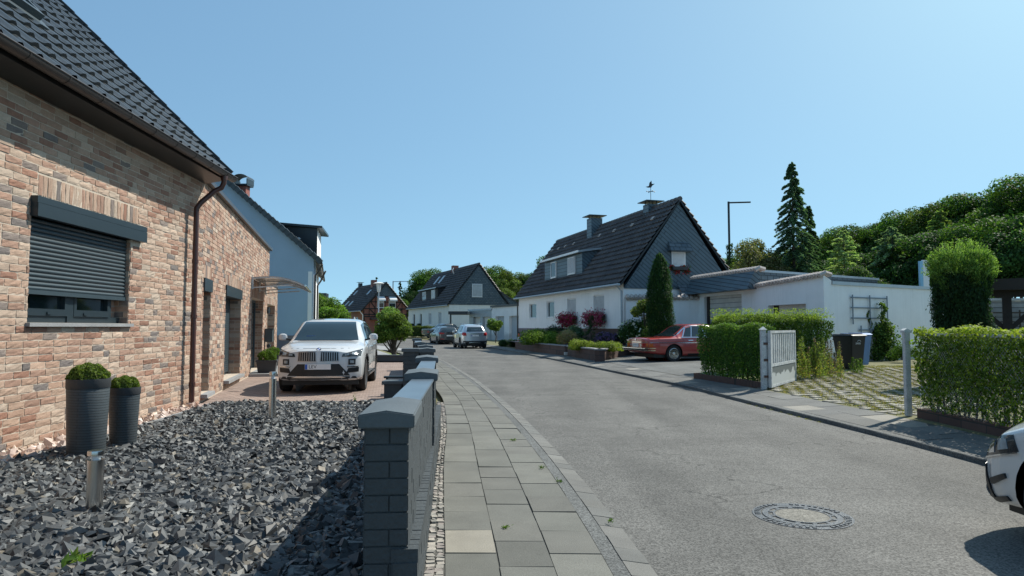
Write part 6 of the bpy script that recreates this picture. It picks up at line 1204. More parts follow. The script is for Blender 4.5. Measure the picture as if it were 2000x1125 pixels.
# wooded slope: three base trees, then copies of each with its own place, size and label
W1 = broadtree('deciduous_tree', 'x', (0, 0, 0), 10, 3.9, 1.6, 30000, .20, [(.055, .12, .022), (.08, .165, .028), (.035, .08, .018), (.12, .20, .035)], None, 44, 1.15, .22, lobev=.3)
W2 = broadtree('deciduous_tree', 'x', (0, 0, 0), 10, 3.6, 1.4, 30000, .19, [(.045, .105, .032), (.065, .14, .038), (.028, .065, .022)], None, 50, 1.0, .2, lobev=.3)
W3 = broadtree('deciduous_tree', 'x', (0, 0, 0), 10, 3.8, 1.8, 24000, .22, [(.12, .18, .035), (.17, .23, .05), (.08, .13, .03)], None, 40, 1.1, .2, lobev=.25)
slope_t = []   # px of crown centre, distance, top height
for (px, Y, top, kind, lb) in (
    (1412, 66, 8.5, 0, 'dark round tree just right of the slate gable'), (1465, 60, 8.3, 2, 'lighter round tree left of the tallest spruce'), (1520, 58, 8.6, 1, 'dark tree directly behind the tallest spruce'),
    (1600, 56, 9.6, 2, 'light green tree right behind the slimmer spruce'), (1655, 53, 9.9, 0, 'broad tree where the wooded skyline starts to rise'), (1715, 52, 10.6, 1, 'dark tree behind the silver-green spruce'),
    (1775, 50, 10.8, 0, 'tree on the skyline between the silver-green and yellow-tipped conifers'), (1835, 49, 11.0, 2, 'light-topped tree behind the yellow-tipped conifer'), (1890, 47, 11.5, 0, 'skyline tree above the yew top'),
    (1950, 45, 11.8, 1, 'dark skyline tree above the carport'), (2015, 43, 12.0, 0, 'highest tree of the wooded slope at the right edge of the frame'), (2090, 42, 12.2, 1, 'tree beyond the right edge of the wooded slope'),
    (1690, 45, 7.4, 1, 'lower dark tree filling the slope behind the garage wall'), (1750, 43, 7.0, 1, 'lower dark tree left of the pool board'), (1865, 40, 8.3, 1, 'lower dark tree right behind the yew'), (1935, 38, 8.3, 0, 'lower tree behind the carport roof'), (2010, 36, 8.8, 1, 'lower dark tree at the right edge behind the fence'), (1810, 42, 7.8, 0, 'lower dark tree directly behind the pool board'), (1640, 48, 7.3, 1, 'lower dark tree behind the pale loose conifer'), (1440, 52, 6.0, 0, 'lower dark tree behind the slate-fascia garage')):
    x = (px - 1000) / 1333 * Y; g = float(landz(np.array([[x]]), np.array([[Y]]))[0, 0]); s = (top - g + .3) / 10.7
    copy_tree((W1, W2, W3)[kind], (x, Y, g - .3), random.random() * 6.28, (max(s, .8) * random.uniform(.95, 1.15), max(s, .8), s), lb, 'trees on the wooded slope')
for (px, Y, topy, kind, sx, lb) in (
    (800, 118, 556, 1, .8, 'dark tree at the left end of the far tree line'), (838, 122, 512, 0, 1.1, 'tallest tree of the far tree line behind the farther white house roof'), (785, 112, 580, 0, .7, 'low dark tree beside the half-timbered house roof'), (905, 130, 522, 2, 1, 'far tree behind the farther white house chimney'), (880, 124, 520, 0, .9, 'far tree above the skylights of the farther white house'),
    (960, 118, 506, 0, 1.1, 'broad far tree just right of the slate gable peak'), (1000, 110, 518, 2, 1, 'light far tree between the two white houses'), (1035, 112, 512, 1, 1, 'dark far tree left of the big white roof'), (985, 100, 556, 2, .9, 'lower light tree behind the flared roof'), (1022, 98, 568, 0, .8, 'lower tree above the low garages'), (1085, 90, 478, 0, .8, 'treetop just showing behind the left end of the big roof')):
    x = (px - 1000) / 1333 * Y; top = 1.45 + (638 - topy) * Y / 1333; s = (top + .3) / 11.2; copy_tree((W1, W2, W3)[kind], (x, Y, 0.2), random.random() * 6.28, (max(s, .7) * sx, max(s, .7) * sx, s), lb, 'trees of the far tree line')
for w_ in (W1, W2, W3):
    for ch in list(w_.children): bpy.data.objects.remove(ch)
    bpy.data.objects.remove(w_)
for (px, Y, topy, lb) in ((781, 125, 549, 'thin dark spruce tip right of the half-timbered house'), (735, 150, 541, 'dark spruce tip above the half-timbered ridge, the larger of two'), (728, 150, 546, 'smaller dark spruce tip above the half-timbered ridge'), (1585, 60, 388, 'x')):
    if lb == 'x': continue
    x = (px - 1000) / 1333 * Y; conifer('spruce', lb, (x, Y, .3), 1.15 + (638 - topy) * Y / 1333, 1.5, 70, 40, .4, DG, 'far spruce tips', .4, 2, .8, 'tree', 0, .1)
# distant green filling the horizon between the houses
n = 16000; X_ = rng.uniform(-75, 70, n); Y_ = rng.uniform(150, 185, n); P = np.stack([X_, Y_, rng.random(n) ** .8 * (4.2 + 1.6 * np.sin(X_ * .21) + np.sin(X_ * .53)) + .2], 1)
o = leafmesh('far_woodland', P, rdir(n) + [0, -.5, .5], np.full(n, 1.1), pal(n, OG), M['leaf'], None, aspect=.8); tag(o, kind='stuff')
# overhanging twig of leaves at the right edge
tw = thing('branch', 'sunlit leafy branch hanging in at the right edge above the yew', 'branch', (13.05, 17.0, 3.9)); n = 420; u = rng.random(n); P = np.stack([u * 1.6, rng.normal(0, .2, n), .25 * np.sin(u * 3) + rng.normal(0, .10, n)], 1); leafmesh('leaves', P, rdir(n) + [0, 0, .5], np.full(n, .10), pal(n, LG), M['leaf'], tw); b = MB(); b.tube([(0, 0, 0), (.8, 0, .2), (1.8, .1, .1), (3.4, .4, -.6)], [.006, .012, .03, .05], 5); b.build('twig', M['bark'], tw)
# ================================================================ cars (local frame: +y is the nose, origin on the ground)
def car(name, label, loc, rz, L, Wh, st, paint, wheels, wr, decals, cfront=.25, crear=.14, wy=.2, rim='alloy', spokes=10, clad=None, nose_bulge=.04, group=None, tyre_w=.21, lean_r=.0):
    """st: stations (y from the rear, z bottom, z belt, z top, half-width belt, half-width top)"""
    t = thing(name, label, 'car', loc, rz, group); st = np.array(st, float); ys = st[:, 0]
    yy = np.unique(np.concatenate([np.arange(0, L, .045), [L], ys])); yy = yy[(yy >= ys[0]) & (yy <= ys[-1])]
    def sm(c): v = np.interp(yy, ys, st[:, c]); k = np.array([1, 2, 3, 2, 1.]); k /= k.sum(); w = np.convolve(np.pad(v, 2, 'edge'), k, 'valid'); return w
    zb, zl, zt, wl, wt = [sm(c) for c in range(1, 6)]; wm = wl * 1.025; wb = wm - .08; rows = []
    for i in range(len(yy)):
        zm = zb[i] + (zl[i] - zb[i]) * .55; cab = zt[i] - zl[i] > .22
        ctl = [(0, zb[i]), (wb[i], zb[i]), (wm[i] - .015, zb[i] + .09), (wm[i], zm), (wl[i] + .004, zl[i] - .07), (wl[i] - .01, zl[i]), (wl[i] - .05, zl[i] + (zt[i] - zl[i]) * .10 + .008)]
        if cab: ctl += [(wl[i] - .05 + (wt[i] + .03 - wl[i] + .05) * .55, zl[i] + (zt[i] - zl[i]) * .55), (wt[i] + .03, zt[i] - .075), (wt[i] - .05, zt[i] - .02), (wt[i] * .55, zt[i] - .002), (0, zt[i] + .004)]
        else: ctl += [(wl[i] - .05 + (wt[i] - wl[i] + .05) * .4, zl[i] + (zt[i] - zl[i]) * .55), (wt[i] + .0, zt[i] - (zt[i] - zl[i]) * .18), (wt[i] * .8, zt[i] - .008), (wt[i] * .45, zt[i]), (0, zt[i] + .004)]
        ctl = np.array(ctl); tt = np.arange(len(ctl)); tf = np.linspace(0, len(ctl) - 1, 34); x = np.interp(tf, tt, ctl[:, 0]); z = np.interp(tf, tt, ctl[:, 1]); kk = np.array([1, 2, 1.]) / 4
        x2 = np.convolve(np.pad(x, 1, 'edge'), kk, 'valid'); z2 = np.convolve(np.pad(z, 1, 'edge'), kk, 'valid'); x2[0] = x2[-1] = 0; z2[0] = z[0]; z2[-1] = z[-1]; rows.append(np.stack([x2, np.full(34, yy[i]), z2], 1))
    rows = np.array(rows); n, m = rows.shape[:2]; bm = bmesh.new()
    def bend(p):
        x, y, z = p; f = max(0, (y - (L - .9)) / .9); r = max(0, (.7 - y) / .7); q = abs(x) / Wh
        y2 = y - cfront * q ** 2.6 * f * f + crear * q ** 2.6 * r * r; zr_ = (z - .55) / .5; y2 += (-nose_bulge * zr_ * zr_) * f * f + lean_r * max(0, z - .9) * r; return Vector((x, y2 - L / 2, z))
    G = {}
    for sgn in (1, -1):
        for i in range(n):
            for j in range(m):
                if j in (0, m - 1) and sgn == -1: G[(sgn, i, j)] = G[(1, i, j)]; continue
                p = rows[i, j].copy(); p[0] *= sgn; G[(sgn, i, j)] = bm.verts.new(bend(p))
    for sgn in (1, -1):
        for i in range(n - 1):
            for j in range(m - 1):
                f = [G[(sgn, i, j)], G[(sgn, i + 1, j)], G[(sgn, i + 1, j + 1)], G[(sgn, i, j + 1)]]
                try: bm.faces.new(f if sgn > 0 else f[::-1])
                except ValueError: pass
    for i, fl in ((0, 1), (n - 1, -1)):     # close nose and tail with a curved grid
        NC = 10; grid = []
        for j in range(m):
            x = rows[i, j, 0]; row = []
            for c in range(NC + 1):
                s = -1 + 2 * c / NC
                if c == 0: row.append(G[(-1, i, j)])
                elif c == NC: row.append(G[(1, i, j)])
                elif j in (0, m - 1): row.append(G[(1, i, j)])
                else: row.append(bm.verts.new(bend((x * s, rows[i, j, 1], rows[i, j, 2]))))
            grid.append(row)
        for j in range(m - 1):
            for c in range(NC):
                f = []; 
                for v in (grid[j][c], grid[j][c + 1], grid[j + 1][c + 1], grid[j + 1][c]):
                    if v not in f: f.append(v)
                if len(f) > 2:
                    try: bm.faces.new(f if fl > 0 else f[::-1])
                    except ValueError: pass
    # wheel arches
    kill = []; ar = wr + .045
    for wyc in wheels:
        c = (wyc - L / 2, wr + .01)
        ins = {v for v in bm.verts if (v.co.y - c[0]) ** 2 + (v.co.z - c[1]) ** 2 < ar * ar and abs(v.co.x) > Wh * .45}
        kill += [f for f in bm.faces if all(v in ins for v in f.verts)]
        for v in ins:
            d = Vector((v.co.y - c[0], v.co.z - c[1])); 
            if d.length > 1e-4: d = d.normalized() * ar; v.co.y = c[0] + d.x; v.co.z = c[1] + d.y
    bmesh.ops.delete(bm, geom=list(set(kill)), context='FACES_ONLY'); bmesh.ops.delete(bm, geom=[v for v in bm.verts if not v.link_faces], context='VERTS')
    bmesh.ops.recalc_face_normals(bm, faces=bm.faces[:])
    for f in bm.faces: f.smooth = True
    me = bpy.data.meshes.new('body'); bm.to_mesh(me); me.materials.append(M[paint]); body = bpy.data.objects.new('body', me); COL.objects.link(body); body.parent = t
    bvh = BVHTree.FromBMesh(bm); bm.free()
    k = MB(); k.box(-Wh + .12, Wh - .12, -L / 2 + .35, L / 2 - .35, .17, .5)
    for wyc in wheels:
        for sx in (-1, 1): k.box(min(sx * .3, sx * (Wh - .11)), max(sx * .3, sx * (Wh - .11)), wyc - L / 2 - ar, wyc - L / 2 + ar, .2, wr * 2 + .06)
    k.build('underbody', M['black'], t)
    def cast(ax, a, b):
        if ax == 'F': o, d = Vector((a, L, b)), Vector((0, -1, 0))
        elif ax == 'R': o, d = Vector((a, -L, b)), Vector((0, 1, 0))
        elif ax == 'S': o, d = Vector((3, a, b)), Vector((-1, 0, 0))
        elif ax == 's': o, d = Vector((-3, a, b)), Vector((1, 0, 0))
        else: o, d = Vector((a, b, 4)), Vector((0, 0, -1))
        h = bvh.ray_cast(o, d); return (h[0], -d) if h[0] is not None else (None, -d)
    def decal(nm, mat, ax, q, off=.008, nx=8, nz=6, par=None):
        V = []; ok = True; q = [np.array(p, float) for p in q]; last = None
        for i in range(nx + 1):
            for j in range(nz + 1):
                s, r = i / nx, j / nz; p = (q[0] * (1 - s) + q[1] * s) * (1 - r) + (q[3] * (1 - s) + q[2] * s) * r
                h, d = cast(ax, p[0], p[1]); 
                if h is None: h = last if last is not None else Vector((0, 0, .5))
                last = h; V.append(h + d * off)
        F = []; mm = nz + 1
        for i in range(nx):
            for j in range(nz): a = i * mm + j; F.append((a, a + mm, a + mm + 1, a + 1))
        rim = [i * mm for i in range(nx + 1)] + [nx * mm + j for j in range(1, mm)] + [i * mm + nz for i in range(nx - 1, -1, -1)] + [j for j in range(nz - 1, 0, -1)]; b0 = len(V)
        for r_ in rim: V.append(V[r_] - d * (off + .02))
        for i in range(len(rim)): i2 = (i + 1) % len(rim); F.append((rim[i], b0 + i, b0 + i2, rim[i2]))
        o = mk(nm, V, F, mat, par or t); bm2 = bmesh.new(); bm2.from_mesh(o.data); bmesh.ops.recalc_face_normals(bm2, faces=bm2.faces[:]); 
        for f in bm2.faces[:]: f.smooth = len(f.verts) == 4
        for e in bm2.edges:
            if len(e.link_faces) == 2 and e.calc_face_angle(0) > .6: e.smooth = False
        bm2.to_mesh(o.data); bm2.free(); return o
    for dc in decals:
        nm, mat, ax, q = dc[:4]; off = dc[4] if len(dc) > 4 else .008; mir = dc[5] if len(dc) > 5 else (ax == 'S')
        if ax in 'Ss': q = [(a - L / 2, b) for a, b in q]
        if ax == 'T': q = [(a, b - L / 2) for a, b in q]
        decal(nm, M[mat], ax, q, off)
        if mir: decal(nm, M[mat], 's' if ax == 'S' else ax, q if ax == 'S' else [(-a, b) for a, b in q], off)
    # wheels
    for wyc in wheels:
        for sx in (-1, 1):
            Mw = Matrix.Translation((sx * (Wh - tyre_w / 2 - .005), wyc - L / 2, wr)) @ Matrix.Rotation(R(90) * sx, 4, 'Y')
            w = bpy.data.objects.new('wheel', None); COL.objects.link(w); w.parent = t
            k = MB(); h = tyre_w / 2; k.lathe([(wr * .66, -h), (wr * .93, -h), (wr, -h * .7), (wr, h * .7), (wr * .94, h), (wr * .70, h * 1.0), (wr * .66, h * .9)], 36, Mw); k.build('tyre', M['rubber'], w, True)
            k = MB(); ri = wr * .68
            if rim == 'classic':
                k.lathe([(ri, h * .9), (ri * .92, h * .98), (ri * .80, h * .55), (ri * .62, h * .80), (ri * .3, h * .85), (ri * .24, h * 1.0), (0, h * 1.05)], 28, Mw)
                for a in range(16): k.box(ri * .62, ri * .80, -.008, .008, h * .5, h * .78, Mw @ Matrix.Rotation(a * .3927, 4, 'Z'))
            else:
                k.lathe([(ri, h * .6), (ri, h * .95), (ri * .9, h * .95), (ri * .88, h * .6)], 30, Mw); k.lathe([(ri * .22, h * .5), (ri * .22, h * .82), (0, h * .86)], 14, Mw)
                for a in range(spokes): k.box(ri * .18, ri * .92, -.014, .014, h * .62, h * .80, Mw @ Matrix.Rotation(a * 6.2832 / spokes, 4, 'Z'))
            k.build('rim', M[rim if rim != 'classic' else 'steel'], w)
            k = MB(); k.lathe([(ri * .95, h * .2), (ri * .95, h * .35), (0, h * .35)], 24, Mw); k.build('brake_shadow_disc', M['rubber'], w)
            if clad:
                k = MB(); N_ = 18
                for a in range(N_):
                    a0, a1 = math.pi * (a / N_ * 1.16 - .08), math.pi * ((a + 1) / N_ * 1.16 - .08); c0 = (wyc - L / 2, wr + .01)
                    P_ = []
                    for an in (a0, a1):
                        for rr in (ar - .004, ar + .055):
                            y_, z_ = c0[0] + rr * math.cos(an), c0[1] + rr * math.sin(an); h_ = bvh.ray_cast(Vector((sx * 3, c0[0] + (ar + .02) * math.cos(an), c0[1] + (ar + .02) * math.sin(an))), Vector((-sx, 0, 0)))[0]; xx = h_.x if h_ is not None else sx * Wh
                            P_.append(Vector((xx + sx * .012, y_, z_)))
                    k.add([P_[0], P_[1], P_[3], P_[2]] + [p - Vector((sx * .05, 0, 0)) for p in (P_[0], P_[1], P_[3], P_[2])], [(0, 1, 2, 3), (4, 7, 6, 5), (0, 4, 5, 1), (2, 6, 7, 3)])
                k.build('wheel_arch_trim', M[clad], t)
    def mirror(y, z, mat, fwd=1):
        for sx in (-1, 1):
            k = MB(); Mm = Matrix.Translation((sx * (Wh + .10), y - L / 2, z)); k.lathe([(0.03, -.075), (.065, -.055), (.072, 0), (.06, .055), (.025, .075)], 12, Mm @ Matrix.Diagonal((1.35, .7, 1, 1))); o = k.build('wing_mirror', M[mat], t, True); k = MB(); k.bar((sx * (Wh - .09), y - L / 2 + .02, z - .07), (sx * (Wh + .06), y - L / 2, z - .03), .04); k.build('mirror_arm', M['blackp'], o)
    t['_'] = 0; del t['_']
    return t, body, decal, cast, mirror
def plate(t, txt, pos, n_, w=.50, h=.11, blue=True, size=.085, tilt=0):
    n_ = Vector(n_).normalized(); x = Vector((0, 0, 1)).cross(n_); B = basis(pos, x, n_, Vector((0, 0, 1))); B = basis(pos, x, -n_, VZ)
    k = MB(); k.box(-w / 2, w / 2, -.012, 0, -h / 2, h / 2, B); p = k.build('number_plate', M['platew'], t)
    if blue: k = MB(); k.box(-w / 2 + .004, -w / 2 + .05, -.014, -.0125, -h / 2 + .004, h / 2 - .004, B); k.build('blue_band', M['blue'], p)
    if txt:
        Mt = basis(Vector(pos) + n_ * .013 + x * txt[1], x, VZ, n_); text_obj('plate_lettering', txt[0], size, M['ink'], p, Mt, .001)
    return p
# ---- white SUV in the driveway
LS = 4.45
suv = [(0, .42, .92, 1.08, .80, .68), (.10, .30, 1.02, 1.30, .86, .66), (.40, .24, 1.06, 1.53, .89, .60), (1.1, .22, 1.04, 1.57, .90, .64), (2.0, .22, 1.02, 1.585, .905, .65), (2.55, .22, 1.01, 1.545, .905, .64), (2.95, .22, 1.00, 1.35, .90, .68), (3.35, .22, .99, 1.085, .895, .70), (3.8, .24, .95, 1.04, .885, .62), (4.15, .26, .87, .985, .87, .56), (4.38, .27, .79, .92, .85, .50), (4.45, .30, .76, .88, .83, .46)]
dS = [('windscreen', 'carglass', 'F', [(-.70, 1.10), (.70, 1.10), (.565, 1.51), (-.565, 1.51)], .026), ('panorama_roof', 'carglass', 'T', [(-.42, 1.0), (.42, 1.0), (.42, 1.8), (-.42, 1.8)], .004), ('rear_window', 'carglass', 'R', [(-.60, 1.12), (.60, 1.12), (.50, 1.46), (-.50, 1.46)], .006),
      ('side_window', 'carglass', 'S', [(2.02, 1.09), (3.0, 1.08), (2.60, 1.44), (2.02, 1.50)], .005), ('side_window', 'carglass', 'S', [(1.02, 1.10), (1.94, 1.09), (1.94, 1.50), (1.05, 1.50)], .005), ('side_window', 'carglass', 'S', [(.55, 1.16), (.94, 1.11), (.97, 1.49), (.75, 1.44)], .005),
      ('headlight', 'lensdk', 'F', [(.47, .765), (.84, .775), (.86, .925), (.49, .83)], .014, True), ('headlight_core', 'lens', 'F', [(.53, .79), (.61, .795), (.61, .845), (.53, .83)], .020, True), ('headlight_core', 'lens', 'F', [(.67, .80), (.75, .805), (.76, .87), (.67, .855)], .020, True),
      ('fog_lamp_ring', 'blackp', 'F', [(.60, .60), (.74, .60), (.74, .72), (.60, .72)], .008, True), ('fog_lamp', 'lens', 'F', [(.63, .63), (.71, .63), (.71, .69), (.63, .69)], .014, True),
      ('lower_grille', 'blackp', 'F', [(-.64, .375), (.64, .375), (.42, .62), (-.42, .62)], .006), ('lower_bumper', 'blackp', 'F', [(-.80, .27), (.80, .27), (.74, .36), (-.74, .36)], .008), ('side_intake', 'blackp', 'F', [(.56, .43), (.80, .45), (.81, .545), (.60, .53)], .007, True), ('chrome_blade', 'steel', 'F', [(.58, .545), (.80, .555), (.80, .575), (.57, .57)], .012, True),
      ('skid_plate', 'steel', 'F', [(-.56, .335), (.56, .335), (.42, .372), (-.42, .372)], .02), ('sill_trim', 'blackp', 'S', [(1.05, .24), (3.35, .24), (3.35, .38), (1.05, .36)], .010), ('sill_bar', 'steel', 'S', [(1.2, .30), (3.2, .30), (3.2, .33), (1.2, .33)], .03),
      ('door_seam', 'blackp', 'S', [(1.985, .42), (1.997, .42), (1.997, 1.05), (1.985, 1.05)], .003), ('door_seam', 'blackp', 'S', [(3.08, .42), (3.092, .42), (3.072, 1.0), (3.06, 1.0)], .003), ('door_seam', 'blackp', 'S', [(1.16, .62), (1.172, .62), (1.002, 1.06), (.99, 1.06)], .003), ('bonnet_seam', 'blackp', 'F', [(-.60, .935), (.60, .935), (.60, .942), (-.60, .942)], .003), ('door_handle', 'chrome', 'S', [(2.08, .93), (2.28, .93), (2.28, .96), (2.08, .96)], .03), ('door_handle', 'chrome', 'S', [(1.12, .95), (1.32, .95), (1.32, .98), (1.12, .98)], .03), ('tail_lamp', 'lensred', 'R', [(.52, .92), (.80, .93), (.80, 1.03), (.52, 1.03)], .01, True)]
CX = Vector((-4.27, 16.35, .065)); suvt, body, decal, cast, mirror = car('white_suv', 'white SUV with twin slatted grille parked nose-out on the red paved driveway', CX, R(180 + 7.0), LS, .905, suv, 'whitep', (.87, 3.55), .35, dS, clad='blackp', spokes=10, cfront=.30)
mirror(3.0, 1.16, 'whitep')
for sx in (-1, 1):     # the kidney grille: rim, dark field and chrome bars
    g = decal('grille', M['alloy'], 'F', [(sx * .035, .665), (sx * .42, .675), (sx * .41, .875), (sx * .045, .885)], .010)
    gi = decal('grille_field', M['black'], 'F', [(sx * .05, .68), (sx * .405, .69), (sx * .395, .86), (sx * .06, .868)], .014, par=g)
    for i in range(7): x = .085 + i * .046; decal('grille_bar', M['alloy'], 'F', [(sx * x, .69), (sx * (x + .014), .69), (sx * (x + .012), .86), (sx * (x - .002), .86)], .026, 1, 4, par=g)
h, _d = cast('F', 0, .915); h = h or Vector((0, LS / 2 - .1, .92)); k = MB(); Mb = basis(h + Vector((0, .004, .01)), VX, (0, .55, .83), (0, .83, -.55)); Mb = basis(h + Vector((0, .006, .006)), VX, Vector((0, -.72, .69)), Vector((0, .69, .72)))
k.lathe([(.046, -.005), (.046, .006), (.034, .008), (.034, .004)], 24, Mb); bd = k.build('badge', M['ink'], suvt)
for q_, mt in ((0, 'blue'), (1, 'wframe'), (2, 'blue'), (3, 'wframe')):
    k = MB(); pts_ = [(0, 0)] + [(.033 * math.cos(R(a + q_ * 90)), .033 * math.sin(R(a + q_ * 90))) for a in range(0, 91, 15)]; k.add([(x, y, .009) for x, y in pts_], [tuple(range(len(pts_)))], Mb); k.build('badge_quarter', M[mt], bd)
plate(suvt, ('LEV', -.105), (0, LS / 2 + .012, .565), (0, 1, 0), .52, .11, size=.10)
k = MB(); k.box(-.10, .10, 0, .05, 0, .03, Matrix.Translation((.35, .95, 1.16))); k.build('dashboard_paper', M['blue'], suvt)
# ---- maroon classic saloon
LM = 4.73
sal = [(0, .40, .78, .86, .80, .66), (.08, .34, .84, .90, .84, .68), (.5, .28, .87, .92, .865, .70), (1.08, .24, .88, .93, .88, .72), (1.30, .22, .885, 1.02, .885, .66), (1.75, .22, .89, 1.34, .89, .60), (2.0, .22, .89, 1.42, .89, .58), (2.7, .22, .89, 1.44, .89, .58), (3.1, .22, .885, 1.36, .885, .60), (3.48, .22, .88, .97, .88, .70), (4.1, .26, .84, .91, .87, .70), (4.60, .30, .78, .86, .85, .66), (4.73, .36, .70, .80, .82, .62)]
dM = [('rear_window', 'carglass', 'R', [(-.66, .97), (.66, .97), (.53, 1.35), (-.53, 1.35)], .006), ('windscreen', 'carglass', 'F', [(-.66, 1.0), (.66, 1.0), (.54, 1.36), (-.54, 1.36)], .006),
      ('side_window', 'carglass', 'S', [(2.52, .95), (3.28, .95), (2.95, 1.32), (2.52, 1.33)], .006), ('side_window', 'carglass', 'S', [(1.90, .95), (2.44, .95), (2.44, 1.33), (2.05, 1.33)], .006), ('quarter_window', 'carglass', 'S', [(1.56, .955), (1.85, .95), (2.0, 1.32), (1.80, 1.28)], .006),
      ('window_trim', 'chrome', 'S', [(1.45, .915), (3.32, .915), (3.32, .94), (1.45, .94)], .014), ('window_trim', 'chrome', 'S', [(1.86, .94), (1.89, .94), (2.045, 1.34), (2.01, 1.34)], .010), ('window_trim', 'chrome', 'S', [(2.455, .94), (2.505, .94), (2.505, 1.34), (2.455, 1.34)], .010), ('window_trim', 'chrome', 'S', [(1.78, 1.345), (2.95, 1.345), (2.93, 1.365), (1.85, 1.365)], .012), ('window_trim', 'chrome', 'S', [(1.50, .94), (1.54, .94), (1.81, 1.34), (1.77, 1.34)], .010),
      ('window_trim', 'chrome', 'R', [(-.70, .95), (.70, .95), (.70, .966), (-.70, .966)], .012), ('window_trim', 'chrome', 'R', [(.665, .96), (.70, .96), (.565, 1.37), (.53, 1.37)], .012, True), ('window_trim', 'chrome', 'R', [(-.55, 1.355), (.55, 1.355), (.55, 1.375), (-.55, 1.375)], .012),
      ('side_moulding', 'chrome', 'S', [(.15, .715), (4.5, .70), (4.5, .725), (.15, .74)], .014), ('boot_moulding', 'chrome', 'R', [(-.80, .735), (.80, .735), (.80, .752), (-.80, .752)], .014), ('tail_lamp', 'lensred', 'R', [(.42, .56), (.70, .56), (.70, .70), (.42, .70)], .012, True), ('indicator', 'lensor', 'R', [(.705, .56), (.81, .56), (.81, .70), (.705, .70)], .012, True), ('indicator', 'lensor', 'S', [(.10, .56), (.26, .56), (.26, .70), (.10, .70)], .008), ('reverse_lamp', 'lens', 'R', [(.36, .60), (.42, .60), (.42, .68), (.36, .68)], .014, True),
      ('door_handle', 'chrome', 'S', [(1.72, .80), (1.92, .80), (1.92, .825), (1.72, .825)], .03), ('door_handle', 'chrome', 'S', [(2.60, .80), (2.80, .80), (2.80, .825), (2.60, .825)], .03), ('door_seam', 'blackp', 'S', [(2.475, .34), (2.485, .34), (2.485, .88), (2.475, .88)], .003), ('door_seam', 'blackp', 'S', [(3.36, .34), (3.37, .34), (3.37, .88), (3.36, .88)], .003), ('door_seam', 'blackp', 'S', [(1.60, .62), (1.61, .62), (1.50, .88), (1.49, .88)], .003), ('sill', 'blackp', 'S', [(1.45, .23), (3.5, .23), (3.5, .32), (1.45, .32)], .006)]
mt_, body, decal, cast, mirror = car('maroon_saloon', 'maroon classic saloon with chrome trim parked on the dark driveway beside the hedge', (6.95, 26.75, .14), R(-72), LM, .89, sal, 'redp', (1.12, 3.92), .315, dM, rim='classic', cfront=.12, crear=.10, nose_bulge=.02, tyre_w=.19)
mirror(3.2, .98, 'chrome')
k = MB(); k.box(-.86, .86, -LM / 2 - .09, -LM / 2 + .02, .42, .53); b_ = k.build('rear_bumper', M['blackp'], mt_, bevel=.015)
for z in (.425, .505): k = MB(); k.box(-.865, .865, -LM / 2 - .10, -LM / 2 - .085, z, z + .028); k.box(-.88, -.865, -LM / 2 - .10, -LM / 2 + .35, z, z + .028); k.box(.865, .88, -LM / 2 - .10, -LM / 2 + .35, z, z + .028); k.build('chrome_strip', M['chrome'], b_)
k = MB(); k.box(-.86, .86, LM / 2 - .05, LM / 2 + .08, .40, .52); k.build('front_bumper', M['chrome'], mt_, bevel=.015)
plate(mt_, ('LEV-OB 43', 0.0), (0, -LM / 2 - .004, .63), (0, -1, 0), .46, .12, False, size=.085); h, _d = cast('R', 0, .84)
k = MB(); Ms = Matrix.Translation((h if h else Vector((0, -LM / 2, .84))) + Vector((0, -.012, .0))) @ Matrix.Rotation(R(90), 4, 'X'); k.lathe([(.042, -.004), (.042, .004), (.036, .004), (.036, -.004)], 20, Ms)
for a in (90, 210, 330): k.bar(Ms @ Vector((0, 0, 0)), Ms @ Vector((.038 * math.cos(R(a)), .038 * math.sin(R(a)), 0)), .008)
k.build('star_badge', M['chrome'], mt_); text_obj('model_lettering', '240 D', .06, M['chrome'], mt_, basis((-.62, -LM / 2 - .004, .80), VX, VZ, (0, -1, 0)))
